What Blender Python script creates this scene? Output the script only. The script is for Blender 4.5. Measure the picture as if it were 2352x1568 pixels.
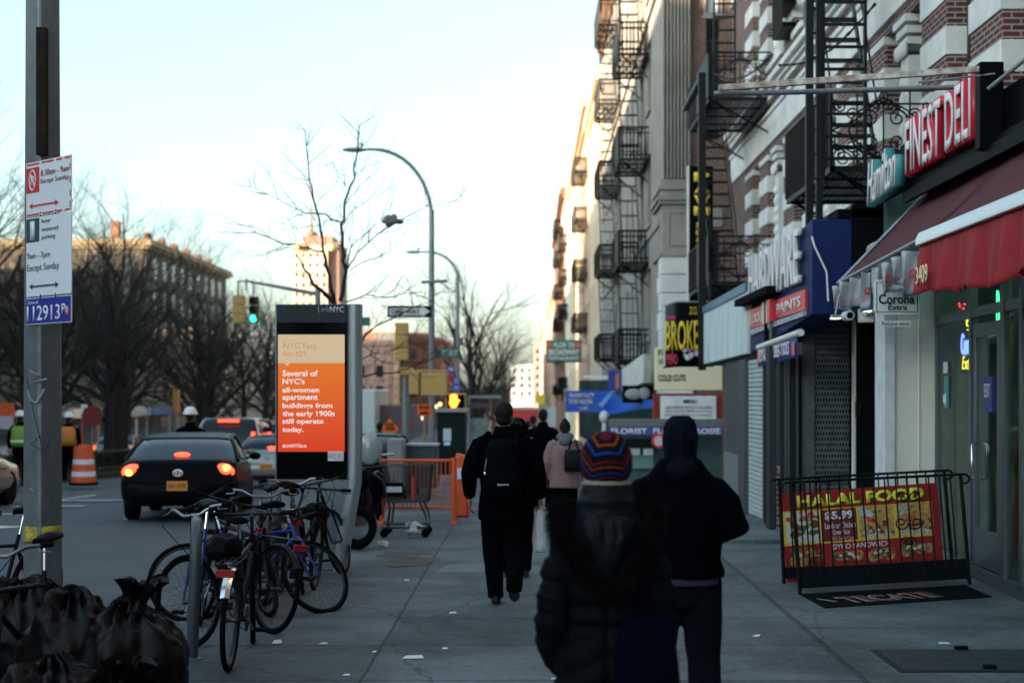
import bpy, bmesh, math, random
from mathutils import Vector, Matrix, noise
R = math.radians
random.seed(7)
for _o in list(bpy.data.objects): bpy.data.objects.remove(_o)
SC = bpy.context.scene
COL = SC.collection
# ---------------------------------------------------------------- camera
EYE = 1.85
cd = bpy.data.cameras.new('camera'); cam = bpy.data.objects.new('camera', cd); COL.objects.link(cam)
cam.location = (0, 0, EYE); cam.rotation_euler = (R(90), 0, 0)
cd.lens = 50; cd.sensor_width = 36; cd.shift_x = -.0187; cd.shift_y = .05145
cd.clip_start = .1; cd.clip_end = 6000
cd.dof.use_dof = True; cd.dof.focus_distance = 10.6; cd.dof.aperture_fstop = 1.8
SC.camera = cam
# ---------------------------------------------------------------- sky, sun, exposure
SUN_EL, SUN_AZ = R(5.2), R(238)          # azimuth from +Y clockwise: behind the camera, to the left
w = bpy.data.worlds.new('World'); SC.world = w; w.use_nodes = True
nt = w.node_tree; bg = nt.nodes['Background']
sky = nt.nodes.new('ShaderNodeTexSky'); sky.sky_type = 'NISHITA'; sky.sun_disc = False
sky.sun_elevation = SUN_EL; sky.sun_rotation = SUN_AZ; sky.air_density = 1.0; sky.dust_density = 2.0; sky.ozone_density = 1.0
hs = nt.nodes.new('ShaderNodeHueSaturation'); hs.inputs['Saturation'].default_value = .55; hs.inputs['Hue'].default_value = .485
wb = nt.nodes.new('ShaderNodeMixRGB'); wb.blend_type = 'MULTIPLY'; wb.inputs[0].default_value = 1; wb.inputs[2].default_value = (.80, 1.0, 1.12, 1)
nt.links.new(sky.outputs[0], hs.inputs['Color']); nt.links.new(hs.outputs[0], wb.inputs[1]); nt.links.new(wb.outputs[0], bg.inputs['Color'])
bg.inputs['Strength'].default_value = .15
sl = bpy.data.lights.new('sun', 'SUN'); so = bpy.data.objects.new('sun', sl); COL.objects.link(so)
sl.energy = 4.0; sl.angle = R(.5); sl.color = (1, .78, .52)
sdir = Vector((math.sin(SUN_AZ) * math.cos(SUN_EL), math.cos(SUN_AZ) * math.cos(SUN_EL), math.sin(SUN_EL)))
so.rotation_euler = (-sdir).to_track_quat('-Z', 'Y').to_euler(); so.location = (-60, -60, 40)
SC.view_settings.view_transform = 'Standard'; SC.view_settings.look = 'None'; SC.view_settings.gamma = 1
SC.view_settings.exposure = 2.28
SC.render.engine = 'CYCLES'; SC.cycles.use_denoising = True
SC.cycles.max_bounces = 6; SC.cycles.diffuse_bounces = 3; SC.cycles.glossy_bounces = 3; SC.cycles.transmission_bounces = 4
SC.cycles.sample_clamp_indirect = 4

# ---------------------------------------------------------------- helpers
FP = 3266.7
def P(u, v, d):                           # a point d metres ahead, read off the photograph (2352 px wide)
    return Vector(((u - 1220) / FP * d, d, EYE + (905 - v) / FP * d))
def G(y):                                 # the pavement falls away down the street
    if y < 18: return 0.0
    if y < 24: return -.03 * (y - 18) ** 2 / 12
    return max(-.09 - .03 * (y - 24), -3.3)

class MB:
    def __init__(s): s.v = []; s.f = []; s.m = []; s.k = 0; s.T = None
    def add(s, vs, fs):
        b = len(s.v)
        s.v += [(s.T @ Vector(p)) if s.T else Vector(p) for p in vs]
        s.f += [tuple(b + i for i in f) for f in fs]; s.m += [s.k] * len(fs); return s
    def box(s, x0, x1, y0, y1, z0, z1):
        if x0 > x1: x0, x1 = x1, x0
        if y0 > y1: y0, y1 = y1, y0
        if z0 > z1: z0, z1 = z1, z0
        return s.add([(x, y, z) for x in (x0, x1) for y in (y0, y1) for z in (z0, z1)],
                     [(0, 1, 3, 2), (4, 6, 7, 5), (0, 4, 5, 1), (2, 3, 7, 6), (0, 2, 6, 4), (1, 5, 7, 3)])
    def slab(s, pts, off):                 # polygon pts pushed by vector off
        n = len(pts); off = Vector(off); a = [Vector(p) for p in pts]
        return s.add(a + [p + off for p in a], [tuple(range(n)), tuple(range(2 * n - 1, n - 1, -1))] +
                     [(i, n + i, n + (i + 1) % n, (i + 1) % n) for i in range(n)])
    def poly(s, pts): return s.add(pts, [tuple(range(len(pts)))])
    def path(s, pts, r, n=6, closed=False, flat=1.0, caps=True):
        pts = [Vector(p) for p in pts]; N = len(pts)
        if N < 2: return s
        rr = list(r) if isinstance(r, (list, tuple)) else [r] * N
        t0 = (pts[1] - pts[0]).normalized() if (pts[1] - pts[0]).length > 1e-9 else Vector((0, 0, 1))
        up = Vector((0, 0, 1)) if abs(t0.z) < .9 else Vector((1, 0, 0))
        nrm = t0.cross(up).normalized(); vs = []; fs = []
        for i, p in enumerate(pts):
            if closed: t = pts[(i + 1) % N] - pts[i - 1]
            else: t = pts[min(i + 1, N - 1)] - pts[max(i - 1, 0)]
            t = t.normalized() if t.length > 1e-9 else t0
            nrm = (nrm - t * nrm.dot(t)); nrm = nrm.normalized() if nrm.length > 1e-6 else t.orthogonal().normalized()
            b = t.cross(nrm)
            for k in range(n):
                a = 2 * math.pi * k / n
                vs.append(p + (nrm * math.cos(a) + b * math.sin(a) * flat) * rr[i])
        for i in range(N if closed else N - 1):
            j = (i + 1) % N
            for k in range(n):
                fs.append((i * n + k, i * n + (k + 1) % n, j * n + (k + 1) % n, j * n + k))
        if not closed and caps: fs += [tuple(range(n - 1, -1, -1)), tuple((N - 1) * n + k for k in range(n))]
        return s.add(vs, fs)
    def tube(s, a, b, r, r1=None, n=8): return s.path([a, b], [r, r if r1 is None else r1], n)
    def loft(s, rings, caps=True, closed=False):
        n = len(rings[0]); vs = [p for r in rings for p in r]; fs = []
        for i in range(len(rings) - (0 if closed else 1)):
            j = (i + 1) % len(rings)
            for k in range(n): fs.append((i * n + k, i * n + (k + 1) % n, j * n + (k + 1) % n, j * n + k))
        if caps and not closed: fs += [tuple(range(n - 1, -1, -1)), tuple((len(rings) - 1) * n + k for k in range(n))]
        return s.add(vs, fs)
    def lathe(s, prof, c=(0, 0, 0), n=16, axis='z', wob=None):
        c = Vector(c); rings = []
        for r, h in prof:
            ring = []
            for k in range(n):
                a = 2 * math.pi * k / n; q = r * (wob(a, h) if wob else 1)
                x, y = q * math.cos(a), q * math.sin(a)
                ring.append(c + Vector({'z': (x, y, h), 'x': (h, x, y), 'y': (y, h, x)}[axis]))
            rings.append(ring)
        return s.loft(rings)
    def ell(s, c, r, n=12, m=8, rot=None):
        c = Vector(c); rings = []
        for i in range(m + 1):
            p = math.pi * (i / m) if 0 < i < m else (.02 if i == 0 else math.pi - .02)
            ring = []
            for k in range(n):
                a = 2 * math.pi * k / n
                q = Vector((r[0] * math.sin(p) * math.cos(a), r[1] * math.sin(p) * math.sin(a), r[2] * math.cos(p)))
                if rot: q = rot @ q
                ring.append(c + q)
            rings.append(ring)
        return s.loft(rings)
    def build(s, name, mats, parent=None, smooth=True, bevel=0, ang=38, recalc=True, local=False):
        me = bpy.data.meshes.new(name)
        off = Vector((0, 0, 0))
        if parent is not None and not local: off = WL.get(parent, Vector((0, 0, 0)))
        me.from_pydata([tuple(p - off) for p in s.v], [], s.f)
        mats = mats if isinstance(mats, (list, tuple)) else [mats]
        for m in mats: me.materials.append(m)
        if len(mats) > 1: me.polygons.foreach_set('material_index', s.m)
        if recalc:
            bm = bmesh.new(); bm.from_mesh(me); bmesh.ops.recalc_face_normals(bm, faces=bm.faces); bm.to_mesh(me); bm.free()
        if smooth:
            me.polygons.foreach_set('use_smooth', [True] * len(me.polygons)); me.set_sharp_from_angle(angle=R(ang))
        o = bpy.data.objects.new(name, me); COL.objects.link(o)
        if parent is not None: o.parent = parent
        WL[o] = off
        if bevel:
            b = o.modifiers.new('bevel', 'BEVEL'); b.width = bevel; b.segments = 2; b.limit_method = 'ANGLE'; b.angle_limit = R(40)
        return o
WL = {}
def thing(name, label, cat, loc=(0, 0, 0), group=None):
    o = bpy.data.objects.new(name, None); COL.objects.link(o); o.location = loc; WL[o] = Vector(loc)
    o.empty_display_size = .2
    o['label'] = label; o['category'] = cat
    if group: o['group'] = group
    return o
def tag(o, label, cat, group=None, kind=None):
    if kind: o['kind'] = kind
    else: o['label'] = label; o['category'] = cat
    if group: o['group'] = group
    return o
def copy_tree(o, parent=None):
    c = o.copy(); COL.objects.link(c)
    if parent is not None: c.parent = parent
    for ch in [x for x in COL.objects if x.parent == o]: copy_tree(ch, c)
    return c
KIDS = {}
def copy_fast(root):
    """copy of a thing with its parts and sub-parts"""
    if root not in KIDS:
        k = {}
        for x in COL.objects:
            if x.parent is not None: k.setdefault(x.parent, []).append(x)
        KIDS[root] = k
    k = KIDS[root]
    def rec(o, par):
        c = o.copy(); COL.objects.link(c)
        if par is not None: c.parent = par
        for ch in k.get(o, []): rec(ch, c)
        return c
    return rec(root, None)

MATS = {}
def M(name, col, rough=.75, metal=0.0, col2=None, scale=4.0, bump=0.0, bscale=60.0, spec=.5, emit=None, es=1.0, alpha=None, sheen=0, coat=0, trans=0, stretch=None):
    if name in MATS: return MATS[name]
    m = bpy.data.materials.new(name); m.use_nodes = True; MATS[name] = m
    if spec == .5 and max(col) < .06 and not metal: spec = .14
    if not emit and not metal:
        k = min(1.4, .84 / max(col)) if max(col) > .34 else (.5 if max(col) < .03 else 1)
        if spec <= .14 and max(col) < .02: spec = .03
        col = tuple(c * k for c in col)
        if col2: col2 = tuple(min(c * k, .84) for c in col2)
    t = m.node_tree; b = t.nodes['Principled BSDF']
    b.inputs['Base Color'].default_value = (*col, 1); b.inputs['Roughness'].default_value = rough
    b.inputs['Metallic'].default_value = metal; b.inputs['Specular IOR Level'].default_value = spec
    if coat: b.inputs['Coat Weight'].default_value = coat; b.inputs['Coat Roughness'].default_value = .06
    if sheen: b.inputs['Sheen Weight'].default_value = sheen
    if trans: b.inputs['Transmission Weight'].default_value = trans; b.inputs['IOR'].default_value = 1.3
    if alpha is not None: b.inputs['Alpha'].default_value = alpha
    if emit: b.inputs['Emission Color'].default_value = (*emit, 1); b.inputs['Emission Strength'].default_value = es
    tc = t.nodes.new('ShaderNodeTexCoord'); vec = tc.outputs['Object']
    if stretch:
        mp = t.nodes.new('ShaderNodeMapping'); mp.inputs['Scale'].default_value = stretch; t.links.new(vec, mp.inputs[0]); vec = mp.outputs[0]
    if col2 is not None:
        n = t.nodes.new('ShaderNodeTexNoise'); n.inputs['Scale'].default_value = scale; n.inputs['Detail'].default_value = 6; n.inputs['Roughness'].default_value = .65
        rp = t.nodes.new('ShaderNodeValToRGB'); rp.color_ramp.elements[0].position = .36; rp.color_ramp.elements[1].position = .64
        rp.color_ramp.elements[0].color = (*col, 1); rp.color_ramp.elements[1].color = (*col2, 1)
        t.links.new(vec, n.inputs['Vector']); t.links.new(n.outputs['Fac'], rp.inputs[0]); t.links.new(rp.outputs[0], b.inputs['Base Color'])
    if bump:
        n2 = t.nodes.new('ShaderNodeTexNoise'); n2.inputs['Scale'].default_value = bscale; n2.inputs['Detail'].default_value = 5
        bp = t.nodes.new('ShaderNodeBump'); bp.inputs['Strength'].default_value = bump; bp.inputs['Distance'].default_value = .02
        t.links.new(vec, n2.inputs['Vector']); t.links.new(n2.outputs['Fac'], bp.inputs['Height']); t.links.new(bp.outputs[0], b.inputs['Normal'])
    return m
def math_node(t, op, a, b=None, c=None):
    n = t.nodes.new('ShaderNodeMath'); n.operation = op
    for i, x in enumerate((a, b, c)):
        if x is None: continue
        if isinstance(x, (int, float)): n.inputs[i].default_value = x
        else: t.links.new(x, n.inputs[i])
    return n.outputs[0]
def brick_mat(name, c1, c2, mortar, bw=.205, bh=.068, ms=.011, rough=.9, bias=0):
    m = M(name, c1, rough); t = m.node_tree; b = t.nodes['Principled BSDF']
    tc = t.nodes.new('ShaderNodeTexCoord'); sp = t.nodes.new('ShaderNodeSeparateXYZ'); cb = t.nodes.new('ShaderNodeCombineXYZ')
    t.links.new(tc.outputs['Object'], sp.inputs[0])
    t.links.new(math_node(t, 'ADD', sp.outputs[0], sp.outputs[1]), cb.inputs[0]); t.links.new(sp.outputs[2], cb.inputs[1])
    br = t.nodes.new('ShaderNodeTexBrick'); t.links.new(cb.outputs[0], br.inputs['Vector'])
    br.inputs['Color1'].default_value = (*c1, 1); br.inputs['Color2'].default_value = (*c2, 1); br.inputs['Mortar'].default_value = (*mortar, 1)
    br.inputs['Scale'].default_value = 1; br.inputs['Mortar Size'].default_value = ms; br.inputs['Brick Width'].default_value = bw; br.inputs['Row Height'].default_value = bh
    br.inputs['Bias'].default_value = bias; br.inputs['Mortar Smooth'].default_value = .2
    ns = t.nodes.new('ShaderNodeTexNoise'); ns.inputs['Scale'].default_value = 2.3; ns.inputs['Detail'].default_value = 6; t.links.new(tc.outputs['Object'], ns.inputs['Vector'])
    mx = t.nodes.new('ShaderNodeMixRGB'); mx.blend_type = 'MULTIPLY'; mx.inputs[0].default_value = .55
    rp = t.nodes.new('ShaderNodeValToRGB'); rp.color_ramp.elements[0].position = .3; rp.color_ramp.elements[0].color = (.45, .45, .45, 1); rp.color_ramp.elements[1].position = .7
    t.links.new(ns.outputs['Fac'], rp.inputs[0]); t.links.new(br.outputs['Color'], mx.inputs[1]); t.links.new(rp.outputs[0], mx.inputs[2]); t.links.new(mx.outputs[0], b.inputs['Base Color'])
    bp = t.nodes.new('ShaderNodeBump'); bp.inputs['Strength'].default_value = .6; bp.inputs['Distance'].default_value = .01; bp.invert = True
    t.links.new(br.outputs['Fac'], bp.inputs['Height']); t.links.new(bp.outputs[0], b.inputs['Normal'])
    return m
def text(s, org, rt, up, w, h, mat, parent, name='lettering', ext=.002, bold=0.0, shear=0, align=True, sp=1.0):
    """a line (or lines) of writing fitted to w x h metres; org = lower left corner; stands ext proud along rt x up"""
    c = bpy.data.curves.new('txt', 'FONT'); c.body = s; c.size = 1; c.offset = bold; c.shear = shear; c.space_character = sp; c.space_line = .92
    c.resolution_u = 3
    tmp = bpy.data.objects.new('txt', c); me = bpy.data.meshes.new_from_object(tmp)
    bpy.data.objects.remove(tmp); bpy.data.curves.remove(c)
    if not me.vertices: return None
    xs = [v.co.x for v in me.vertices]; ys = [v.co.y for v in me.vertices]
    x0, x1, y0, y1 = min(xs), max(xs), min(ys), max(ys)
    sx = w / max(x1 - x0, 1e-6); sy = h / max(y1 - y0, 1e-6)
    rt = Vector(rt).normalized(); upv = Vector(up); upv = (upv).normalized(); nr = rt.cross(upv).normalized(); org = Vector(org)
    off = WL.get(parent, Vector()) if parent is not None else Vector()
    bm = bmesh.new(); bm.from_mesh(me); bpy.data.meshes.remove(me)
    if ext > 0:
        g = bmesh.ops.extrude_face_region(bm, geom=list(bm.faces))
        for v in [e for e in g['geom'] if isinstance(e, bmesh.types.BMVert)]: v.co.z = 1
    for v in bm.verts:
        v.co = org + rt * (v.co.x - x0) * sx + upv * (v.co.y - y0) * sy + nr * (v.co.z * ext if ext > 0 else .002) - off
    bmesh.ops.recalc_face_normals(bm, faces=bm.faces)
    m2 = bpy.data.meshes.new(name); bm.to_mesh(m2); bm.free(); m2.materials.append(mat)
    o = bpy.data.objects.new(name, m2); COL.objects.link(o)
    if parent is not None: o.parent = parent
    WL[o] = off
    return o
def spiral(mb, c, ax, ay, r0, turns, rad, start=0, n=22, sgn=1):
    """iron scroll in the plane ax/ay"""
    pts = []
    for i in range(n + 1):
        t = i / n; a = start + sgn * turns * 2 * math.pi * t; q = r0 * (1 - .86 * t)
        pts.append(Vector(c) + Vector(ax) * q * math.cos(a) + Vector(ay) * q * math.sin(a))
    mb.path(pts, rad, 4)
def wall_grid(mb, f, a0, a1, b0, b1, holes, depth):
    """wall rectangle with rectangular holes; f(a,b,t) gives a point, t = 0 outer face, depth = reveals"""
    A = sorted({a0, a1, *[h[0] for h in holes], *[h[1] for h in holes]}); B = sorted({b0, b1, *[h[2] for h in holes], *[h[3] for h in holes]})
    inh = lambda a, b: any(h[0] < a < h[1] and h[2] < b < h[3] for h in holes)
    for i in range(len(A) - 1):
        for j in range(len(B) - 1):
            if not inh((A[i] + A[i + 1]) / 2, (B[j] + B[j + 1]) / 2):
                mb.add([f(A[i], B[j], 0), f(A[i + 1], B[j], 0), f(A[i + 1], B[j + 1], 0), f(A[i], B[j + 1], 0)], [(0, 1, 2, 3)])
    for h in holes:
        c = [(h[0], h[2]), (h[1], h[2]), (h[1], h[3]), (h[0], h[3])]
        for i in range(4):
            p, q = c[i], c[(i + 1) % 4]
            mb.add([f(*p, 0), f(*q, 0), f(*q, depth), f(*p, depth)], [(0, 1, 2, 3)])
def frame_rect(mb, f, a0, a1, b0, b1, wd, t0, t1):
    """picture frame of bars; f(a,b,t) as above"""
    def bx(p0, p1, q0, q1):
        mb.loft([[f(p0, q0, t), f(p1, q0, t), f(p1, q1, t), f(p0, q1, t)] for t in (t0, t1)])
    bx(a0, a1, b0, b0 + wd); bx(a0, a1, b1 - wd, b1); bx(a0, a0 + wd, b0 + wd, b1 - wd); bx(a1 - wd, a1, b0 + wd, b1 - wd)
    return bx

# ---------------------------------------------------------------- shared materials
m_asph = M('asphalt', (.036, .050, .063), .75, col2=(.05, .066, .080), scale=1.2, bump=.35, bscale=120)
m_earth = M('earth', (.04, .045, .04), .95, col2=(.06, .06, .05), scale=.6)
m_kerb = M('kerb_stone', (.07, .085, .095), .85, col2=(.045, .057, .065), scale=3, bump=.3)
m_paint = M('road_paint', (.5, .52, .53), .7, col2=(.2, .22, .23), scale=3)
m_black = M('black_iron', (.004, .006, .008), .5, spec=.25, col2=(.009, .012, .014), scale=9, bump=.3, bscale=60)
m_dark = M('dark_metal', (.008, .012, .016), .5, spec=.3)
m_steel = M('galvanised_steel', (.3, .34, .36), .42, .6, col2=(.22, .25, .27), scale=6)
m_chrome = M('chrome', (.7, .72, .75), .16, 1)
m_glass = M('window_glass', (.02, .028, .034), .06, 0, spec=.9, bump=.06, bscale=1.6)
m_white = M('white_paint', (.62, .66, .68), .55, col2=(.48, .53, .55), scale=5)
m_rubber = M('tyre_rubber', (.010, .011, .013), .7, bump=.3, bscale=90)
m_lime = M('limestone', (.64, .66, .64), .85, col2=(.50, .52, .51), scale=1.6, bump=.35, bscale=25)
m_lime2 = M('weathered_limestone', (.33, .315, .285), .9, col2=(.235, .225, .21), scale=1.1, bump=.3, bscale=18)
m_brick = brick_mat('red_brick', (.17, .042, .034), (.07, .026, .027), (.36, .34, .32))
m_brick2 = brick_mat('brown_brick', (.20, .085, .06), (.12, .06, .048), (.26, .23, .2))
# ================================================================ ground, road, pavement
YS = [-60, -20, 0, 10, 18, 20, 22, 24, 28, 34, 40, 55, 80, 110, 125, 131, 160, 260, 600]
def strip(name, x0, x1, mat, dz, ys=YS, kind='structure', sub=1, x_off=None):
    mb = MB(); n = len(ys)
    for i, y in enumerate(ys):
        for x in (x0, x1): mb.v.append(Vector((x, y, G(y) + dz)))
    for i in range(n - 1): mb.f.append((2 * i, 2 * i + 1, 2 * i + 3, 2 * i + 2)); mb.m.append(0)
    o = mb.build(name, mat, None, smooth=False, recalc=False); o['kind'] = kind; return o
g = strip('ground', -900, 900, m_earth, -.25, [-200, 18, 24, 40, 80, 131, 600, 3500])
strip('road', -13.9, -3.56, m_asph, -.13)
strip('far_road', -32, -21.1, m_asph, -.13)
strip('far_pavement', -42, -31.9, M('far_concrete', (.09, .1, .105), .9, col2=(.07, .08, .085)), -.03)
def concrete(name, c1, c2, xj, yj, yoff):
    m = M(name, c1, .82, col2=c2, scale=.9, bump=.25, bscale=70); t = m.node_tree; b = t.nodes['Principled BSDF']
    tc = t.nodes.new('ShaderNodeTexCoord'); sp = t.nodes.new('ShaderNodeSeparateXYZ'); t.links.new(tc.outputs['Object'], sp.inputs[0])
    wn = t.nodes.new('ShaderNodeTexNoise'); wn.inputs['Scale'].default_value = 5; wn.inputs['Detail'].default_value = 4; t.links.new(tc.outputs['Object'], wn.inputs['Vector'])
    wob = math_node(t, 'MULTIPLY', math_node(t, 'SUBTRACT', wn.outputs['Fac'], .5), .03)
    ds = []
    for x in xj: ds.append(math_node(t, 'ABSOLUTE', math_node(t, 'SUBTRACT', math_node(t, 'ADD', sp.outputs[0], wob), x)))
    yy = math_node(t, 'FRACT', math_node(t, 'DIVIDE', math_node(t, 'ADD', math_node(t, 'ADD', sp.outputs[1], wob), yoff), yj))
    ds.append(math_node(t, 'MULTIPLY', math_node(t, 'ABSOLUTE', math_node(t, 'SUBTRACT', yy, .5)), yj))
    d = ds[0]
    for q in ds[1:]: d = math_node(t, 'MINIMUM', d, q)
    rp = t.nodes.new('ShaderNodeValToRGB'); rp.color_ramp.elements[0].position = .006; rp.color_ramp.elements[0].color = (.22, .22, .22, 1); rp.color_ramp.elements[1].position = .016
    t.links.new(d, rp.inputs[0])
    # per-slab tone, gum spots and stains
    fl = t.nodes.new('ShaderNodeCombineXYZ'); t.links.new(math_node(t, 'FLOOR', math_node(t, 'DIVIDE', math_node(t, 'ADD', sp.outputs[0], 1.1), 1.625)), fl.inputs[0])
    t.links.new(math_node(t, 'FLOOR', math_node(t, 'SUBTRACT', math_node(t, 'DIVIDE', math_node(t, 'ADD', sp.outputs[1], yoff), yj), .5)), fl.inputs[1])
    wh = t.nodes.new('ShaderNodeTexWhiteNoise'); t.links.new(fl.outputs[0], wh.inputs['Vector'])
    tone = math_node(t, 'ADD', math_node(t, 'MULTIPLY', wh.outputs['Value'], .42), .72)
    vo = t.nodes.new('ShaderNodeTexVoronoi'); vo.inputs['Scale'].default_value = 2.6; t.links.new(tc.outputs['Object'], vo.inputs['Vector'])
    gum = math_node(t, 'ADD', math_node(t, 'MULTIPLY', math_node(t, 'GREATER_THAN', vo.outputs['Distance'], .07), .45), .55)
    big = t.nodes.new('ShaderNodeTexNoise'); big.inputs['Scale'].default_value = 14; big.inputs['Detail'].default_value = 8; big.inputs['Roughness'].default_value = .75; t.links.new(tc.outputs['Object'], big.inputs['Vector'])
    st_n = t.nodes.new('ShaderNodeTexNoise'); st_n.inputs['Scale'].default_value = .75; st_n.inputs['Detail'].default_value = 7; st_n.inputs['Roughness'].default_value = .6; st_n.inputs['Distortion'].default_value = .6; t.links.new(tc.outputs['Object'], st_n.inputs['Vector'])
    stain = math_node(t, 'ADD', math_node(t, 'MULTIPLY', math_node(t, 'SMOOTH_MIN', math_node(t, 'MULTIPLY', math_node(t, 'SUBTRACT', st_n.outputs['Fac'], .38), 4.5), 1.0, .2), .5), .58)
    vc = t.nodes.new('ShaderNodeTexVoronoi'); vc.feature = 'DISTANCE_TO_EDGE'; vc.inputs['Scale'].default_value = .42; vc.inputs['Randomness'].default_value = 1
    vm = t.nodes.new('ShaderNodeMixRGB'); vm.inputs[0].default_value = .12; t.links.new(tc.outputs['Object'], vm.inputs[1]); t.links.new(wn.outputs['Color'], vm.inputs[2]); t.links.new(vm.outputs[0], vc.inputs['Vector'])
    crk = math_node(t, 'ADD', math_node(t, 'MULTIPLY', math_node(t, 'GREATER_THAN', vc.outputs['Distance'], .0035), .4), .6)
    grain = math_node(t, 'MULTIPLY', math_node(t, 'MULTIPLY', math_node(t, 'ADD', math_node(t, 'MULTIPLY', big.outputs['Fac'], 1.7), .15), stain), crk)
    f = math_node(t, 'MULTIPLY', math_node(t, 'MULTIPLY', tone, gum), grain)
    mx = t.nodes.new('ShaderNodeMixRGB'); mx.blend_type = 'MULTIPLY'; mx.inputs[0].default_value = 1
    src = b.inputs['Base Color'].links[0].from_socket
    t.links.new(src, mx.inputs[1]); t.links.new(rp.outputs[0], mx.inputs[2])
    m2 = t.nodes.new('ShaderNodeMixRGB'); m2.blend_type = 'MULTIPLY'; m2.inputs[0].default_value = 1
    t.links.new(mx.outputs[0], m2.inputs[1]); t.links.new(f, m2.inputs[2]); t.links.new(m2.outputs[0], b.inputs['Base Color'])
    return m
m_conc = concrete('pavement_concrete', (.122, .148, .166), (.080, .100, .114), (-1.1, 2.15), 1.3, .55)
m_conc2 = concrete('shopfront_concrete', (.128, .150, .162), (.080, .098, .108), (2.17, 9), 2.1, .3)
strip('pavement', -3.4, 2.15, m_conc, 0)
strip('shopfront_pavement', 2.15, 8.5, m_conc2, .002)
mb = MB()
for i in range(len(YS) - 2):
    y0, y1 = YS[i], YS[i + 1]
    mb.loft([[(-3.56, y, G(y) - .25), (-3.4, y, G(y) - .25), (-3.4, y, G(y) + .001), (-3.54, y, G(y) + .001)] for y in (y0, y1)])
mb.build('kerb', m_kerb, None)['kind'] = 'structure'
# raised slab in front of the corner shop
mb = MB(); mb.slab([(2.2, 17.62, .0), (4.2, 17.62, .0), (4.2, 21.5, -.02), (2.2, 21.5, -.02)], (0, 0, .05))
mb.build('shopfront_step', m_conc2, None)['kind'] = 'structure'
# median
mb = MB()
for y0, y1 in ((24, 60), (66, 125)):
    ys = [y for y in YS if y0 < y < y1]; ys = [y0] + ys + [y1]
    mb.loft([[(-21, y, G(y) - .3), (-14, y, G(y) - .3), (-14, y, G(y) + .03), (-21, y, G(y) + .03)] for y in ys])
mb.build('median', M('median_soil', (.03, .034, .028), .95, col2=(.05, .05, .04), scale=2), None)['kind'] = 'structure'
# painted markings
def mark(name, pts, dz=-.124):
    mb = MB(); mb.poly([(x, y, G(y) + dz) for x, y in pts]); o = mb.build(name, m_paint, None, smooth=False); o['kind'] = 'structure'
mark('road_marking', [(-6.74, 12), (-6.62, 12), (-6.62, 23.9), (-6.74, 23.9)], -.122)
for y in (24.5, 27, 29.5): mark('road_marking', [(-9.9, y), (-8.6, y + .1), (-8.5, y + .42), (-9.9, y + .3)], -.118 if y < 25 else -.1)
for k in range(5): mark('road_marking', [(-10.15, 30 + k * 6), (-10.03, 30 + k * 6), (-10.03, 33 + k * 6), (-10.15, 33 + k * 6)], -.12)
mark('road_marking', [(-8.9, 21.2), (-8.2, 21.1), (-7.6, 21.6), (-8.3, 21.8)])
mark('road_marking', [(-7.9, 18.4), (-7.3, 18.3), (-7.25, 18.6), (-7.8, 18.7)])
mb = MB(); mb.poly([(-1.0, 14.75, .004), (.2, 14.72, .004), (.25, 15.1, .004), (-.2, 15.6, .004), (-.9, 15.5, .004)])
mb.build('pavement_patch', M('new_mortar', (.15, .18, .19), .8, col2=(.10, .12, .13), scale=5), None, smooth=False)['kind'] = 'structure'

# ================================================================ brick building close by on the right
def XF(x):    # facade frame facing the street (-X): a = y, b = z, t = depth into the wall
    return lambda a, b, t: (x + t, a, b)
def YF(y):    # wall facing the camera: a = x, b = z, t = depth away
    return lambda a, b, t: (a, y + t, b)
XB = 5.1
B1 = thing('brick_apartment_building', 'red brick building with pale stone quoins and belt course above the deli', 'building', (XB, 20, 0))
piers = [9.9, 11.95, 13.9, 15.95, 18.0, 21.05, 23.1, 26.1, 28.15, 31.15, 33.2]
PW = .56
holes = []; wins = []
ed = [8.2] + piers + [35.4]
STO = [(4.55, 7.0), (8.85, 11.5), (12.9, 15.4), (16.8, 19.2)]
for z0, z1 in STO:
    for i in range(len(piers) - 1):
        a0, a1 = piers[i] + PW, piers[i + 1] - PW
        holes.append((a0, a1, z0, z1))
mb = MB(); wall_grid(mb, XF(XB), 6, 36, 3.6, 21, holes, .42)
mb.add([(XB, 36, 3.6), (14, 36, 3.6), (14, 36, 21), (XB, 36, 21)], [(0, 1, 2, 3)])
mb.add([(XB, 6, 3.6), (14, 6, 3.6), (14, 6, 21), (XB, 6, 21)], [(0, 1, 2, 3)])
mb.add([(XB, 6, 21), (14, 6, 21), (14, 36, 21), (XB, 36, 21)], [(0, 1, 2, 3)])
mb.build('wall', m_brick, B1, smooth=False)
# belts and cornice
mb = MB(); mb.box(XB - .05, XB + .3, 6, 36.02, 7.15, 7.75); mb.box(XB - .09, XB + .3, 6, 36.03, 7.75, 7.84); mb.box(XB - .06, XB + .3, 6, 36.02, 4.05, 4.5)
mb.box(XB - .05, XB + .3, 6, 36.02, 11.6, 12.1); mb.build('belt_course', m_lime, B1, bevel=.015)
mb = MB()
for k, (o_, z0, z1) in enumerate(((.08, 8.05, 8.15), (.15, 8.15, 8.24), (.24, 8.24, 8.36), (.2, 8.36, 8.42))): mb.box(XB - o_, XB + .3, 6, 36.02 + .01 * k, z0, z1)
mb.build('cornice', m_lime, B1, bevel=.015)
for c in piers:
    for z0, z1 in STO:
        mb = MB()
        z = z0 + (.11 if c < 20 else .3); k = 0
        while z < z1 - .1:
            h = .35; mb.box(XB - .025, XB + .41, c - PW - .014, c + PW + .014, z, min(z + h, z1)); z += h + .325
        if c < 22 or z0 < 14: mb.build('quoin', m_lime, B1, bevel=.01)
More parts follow.
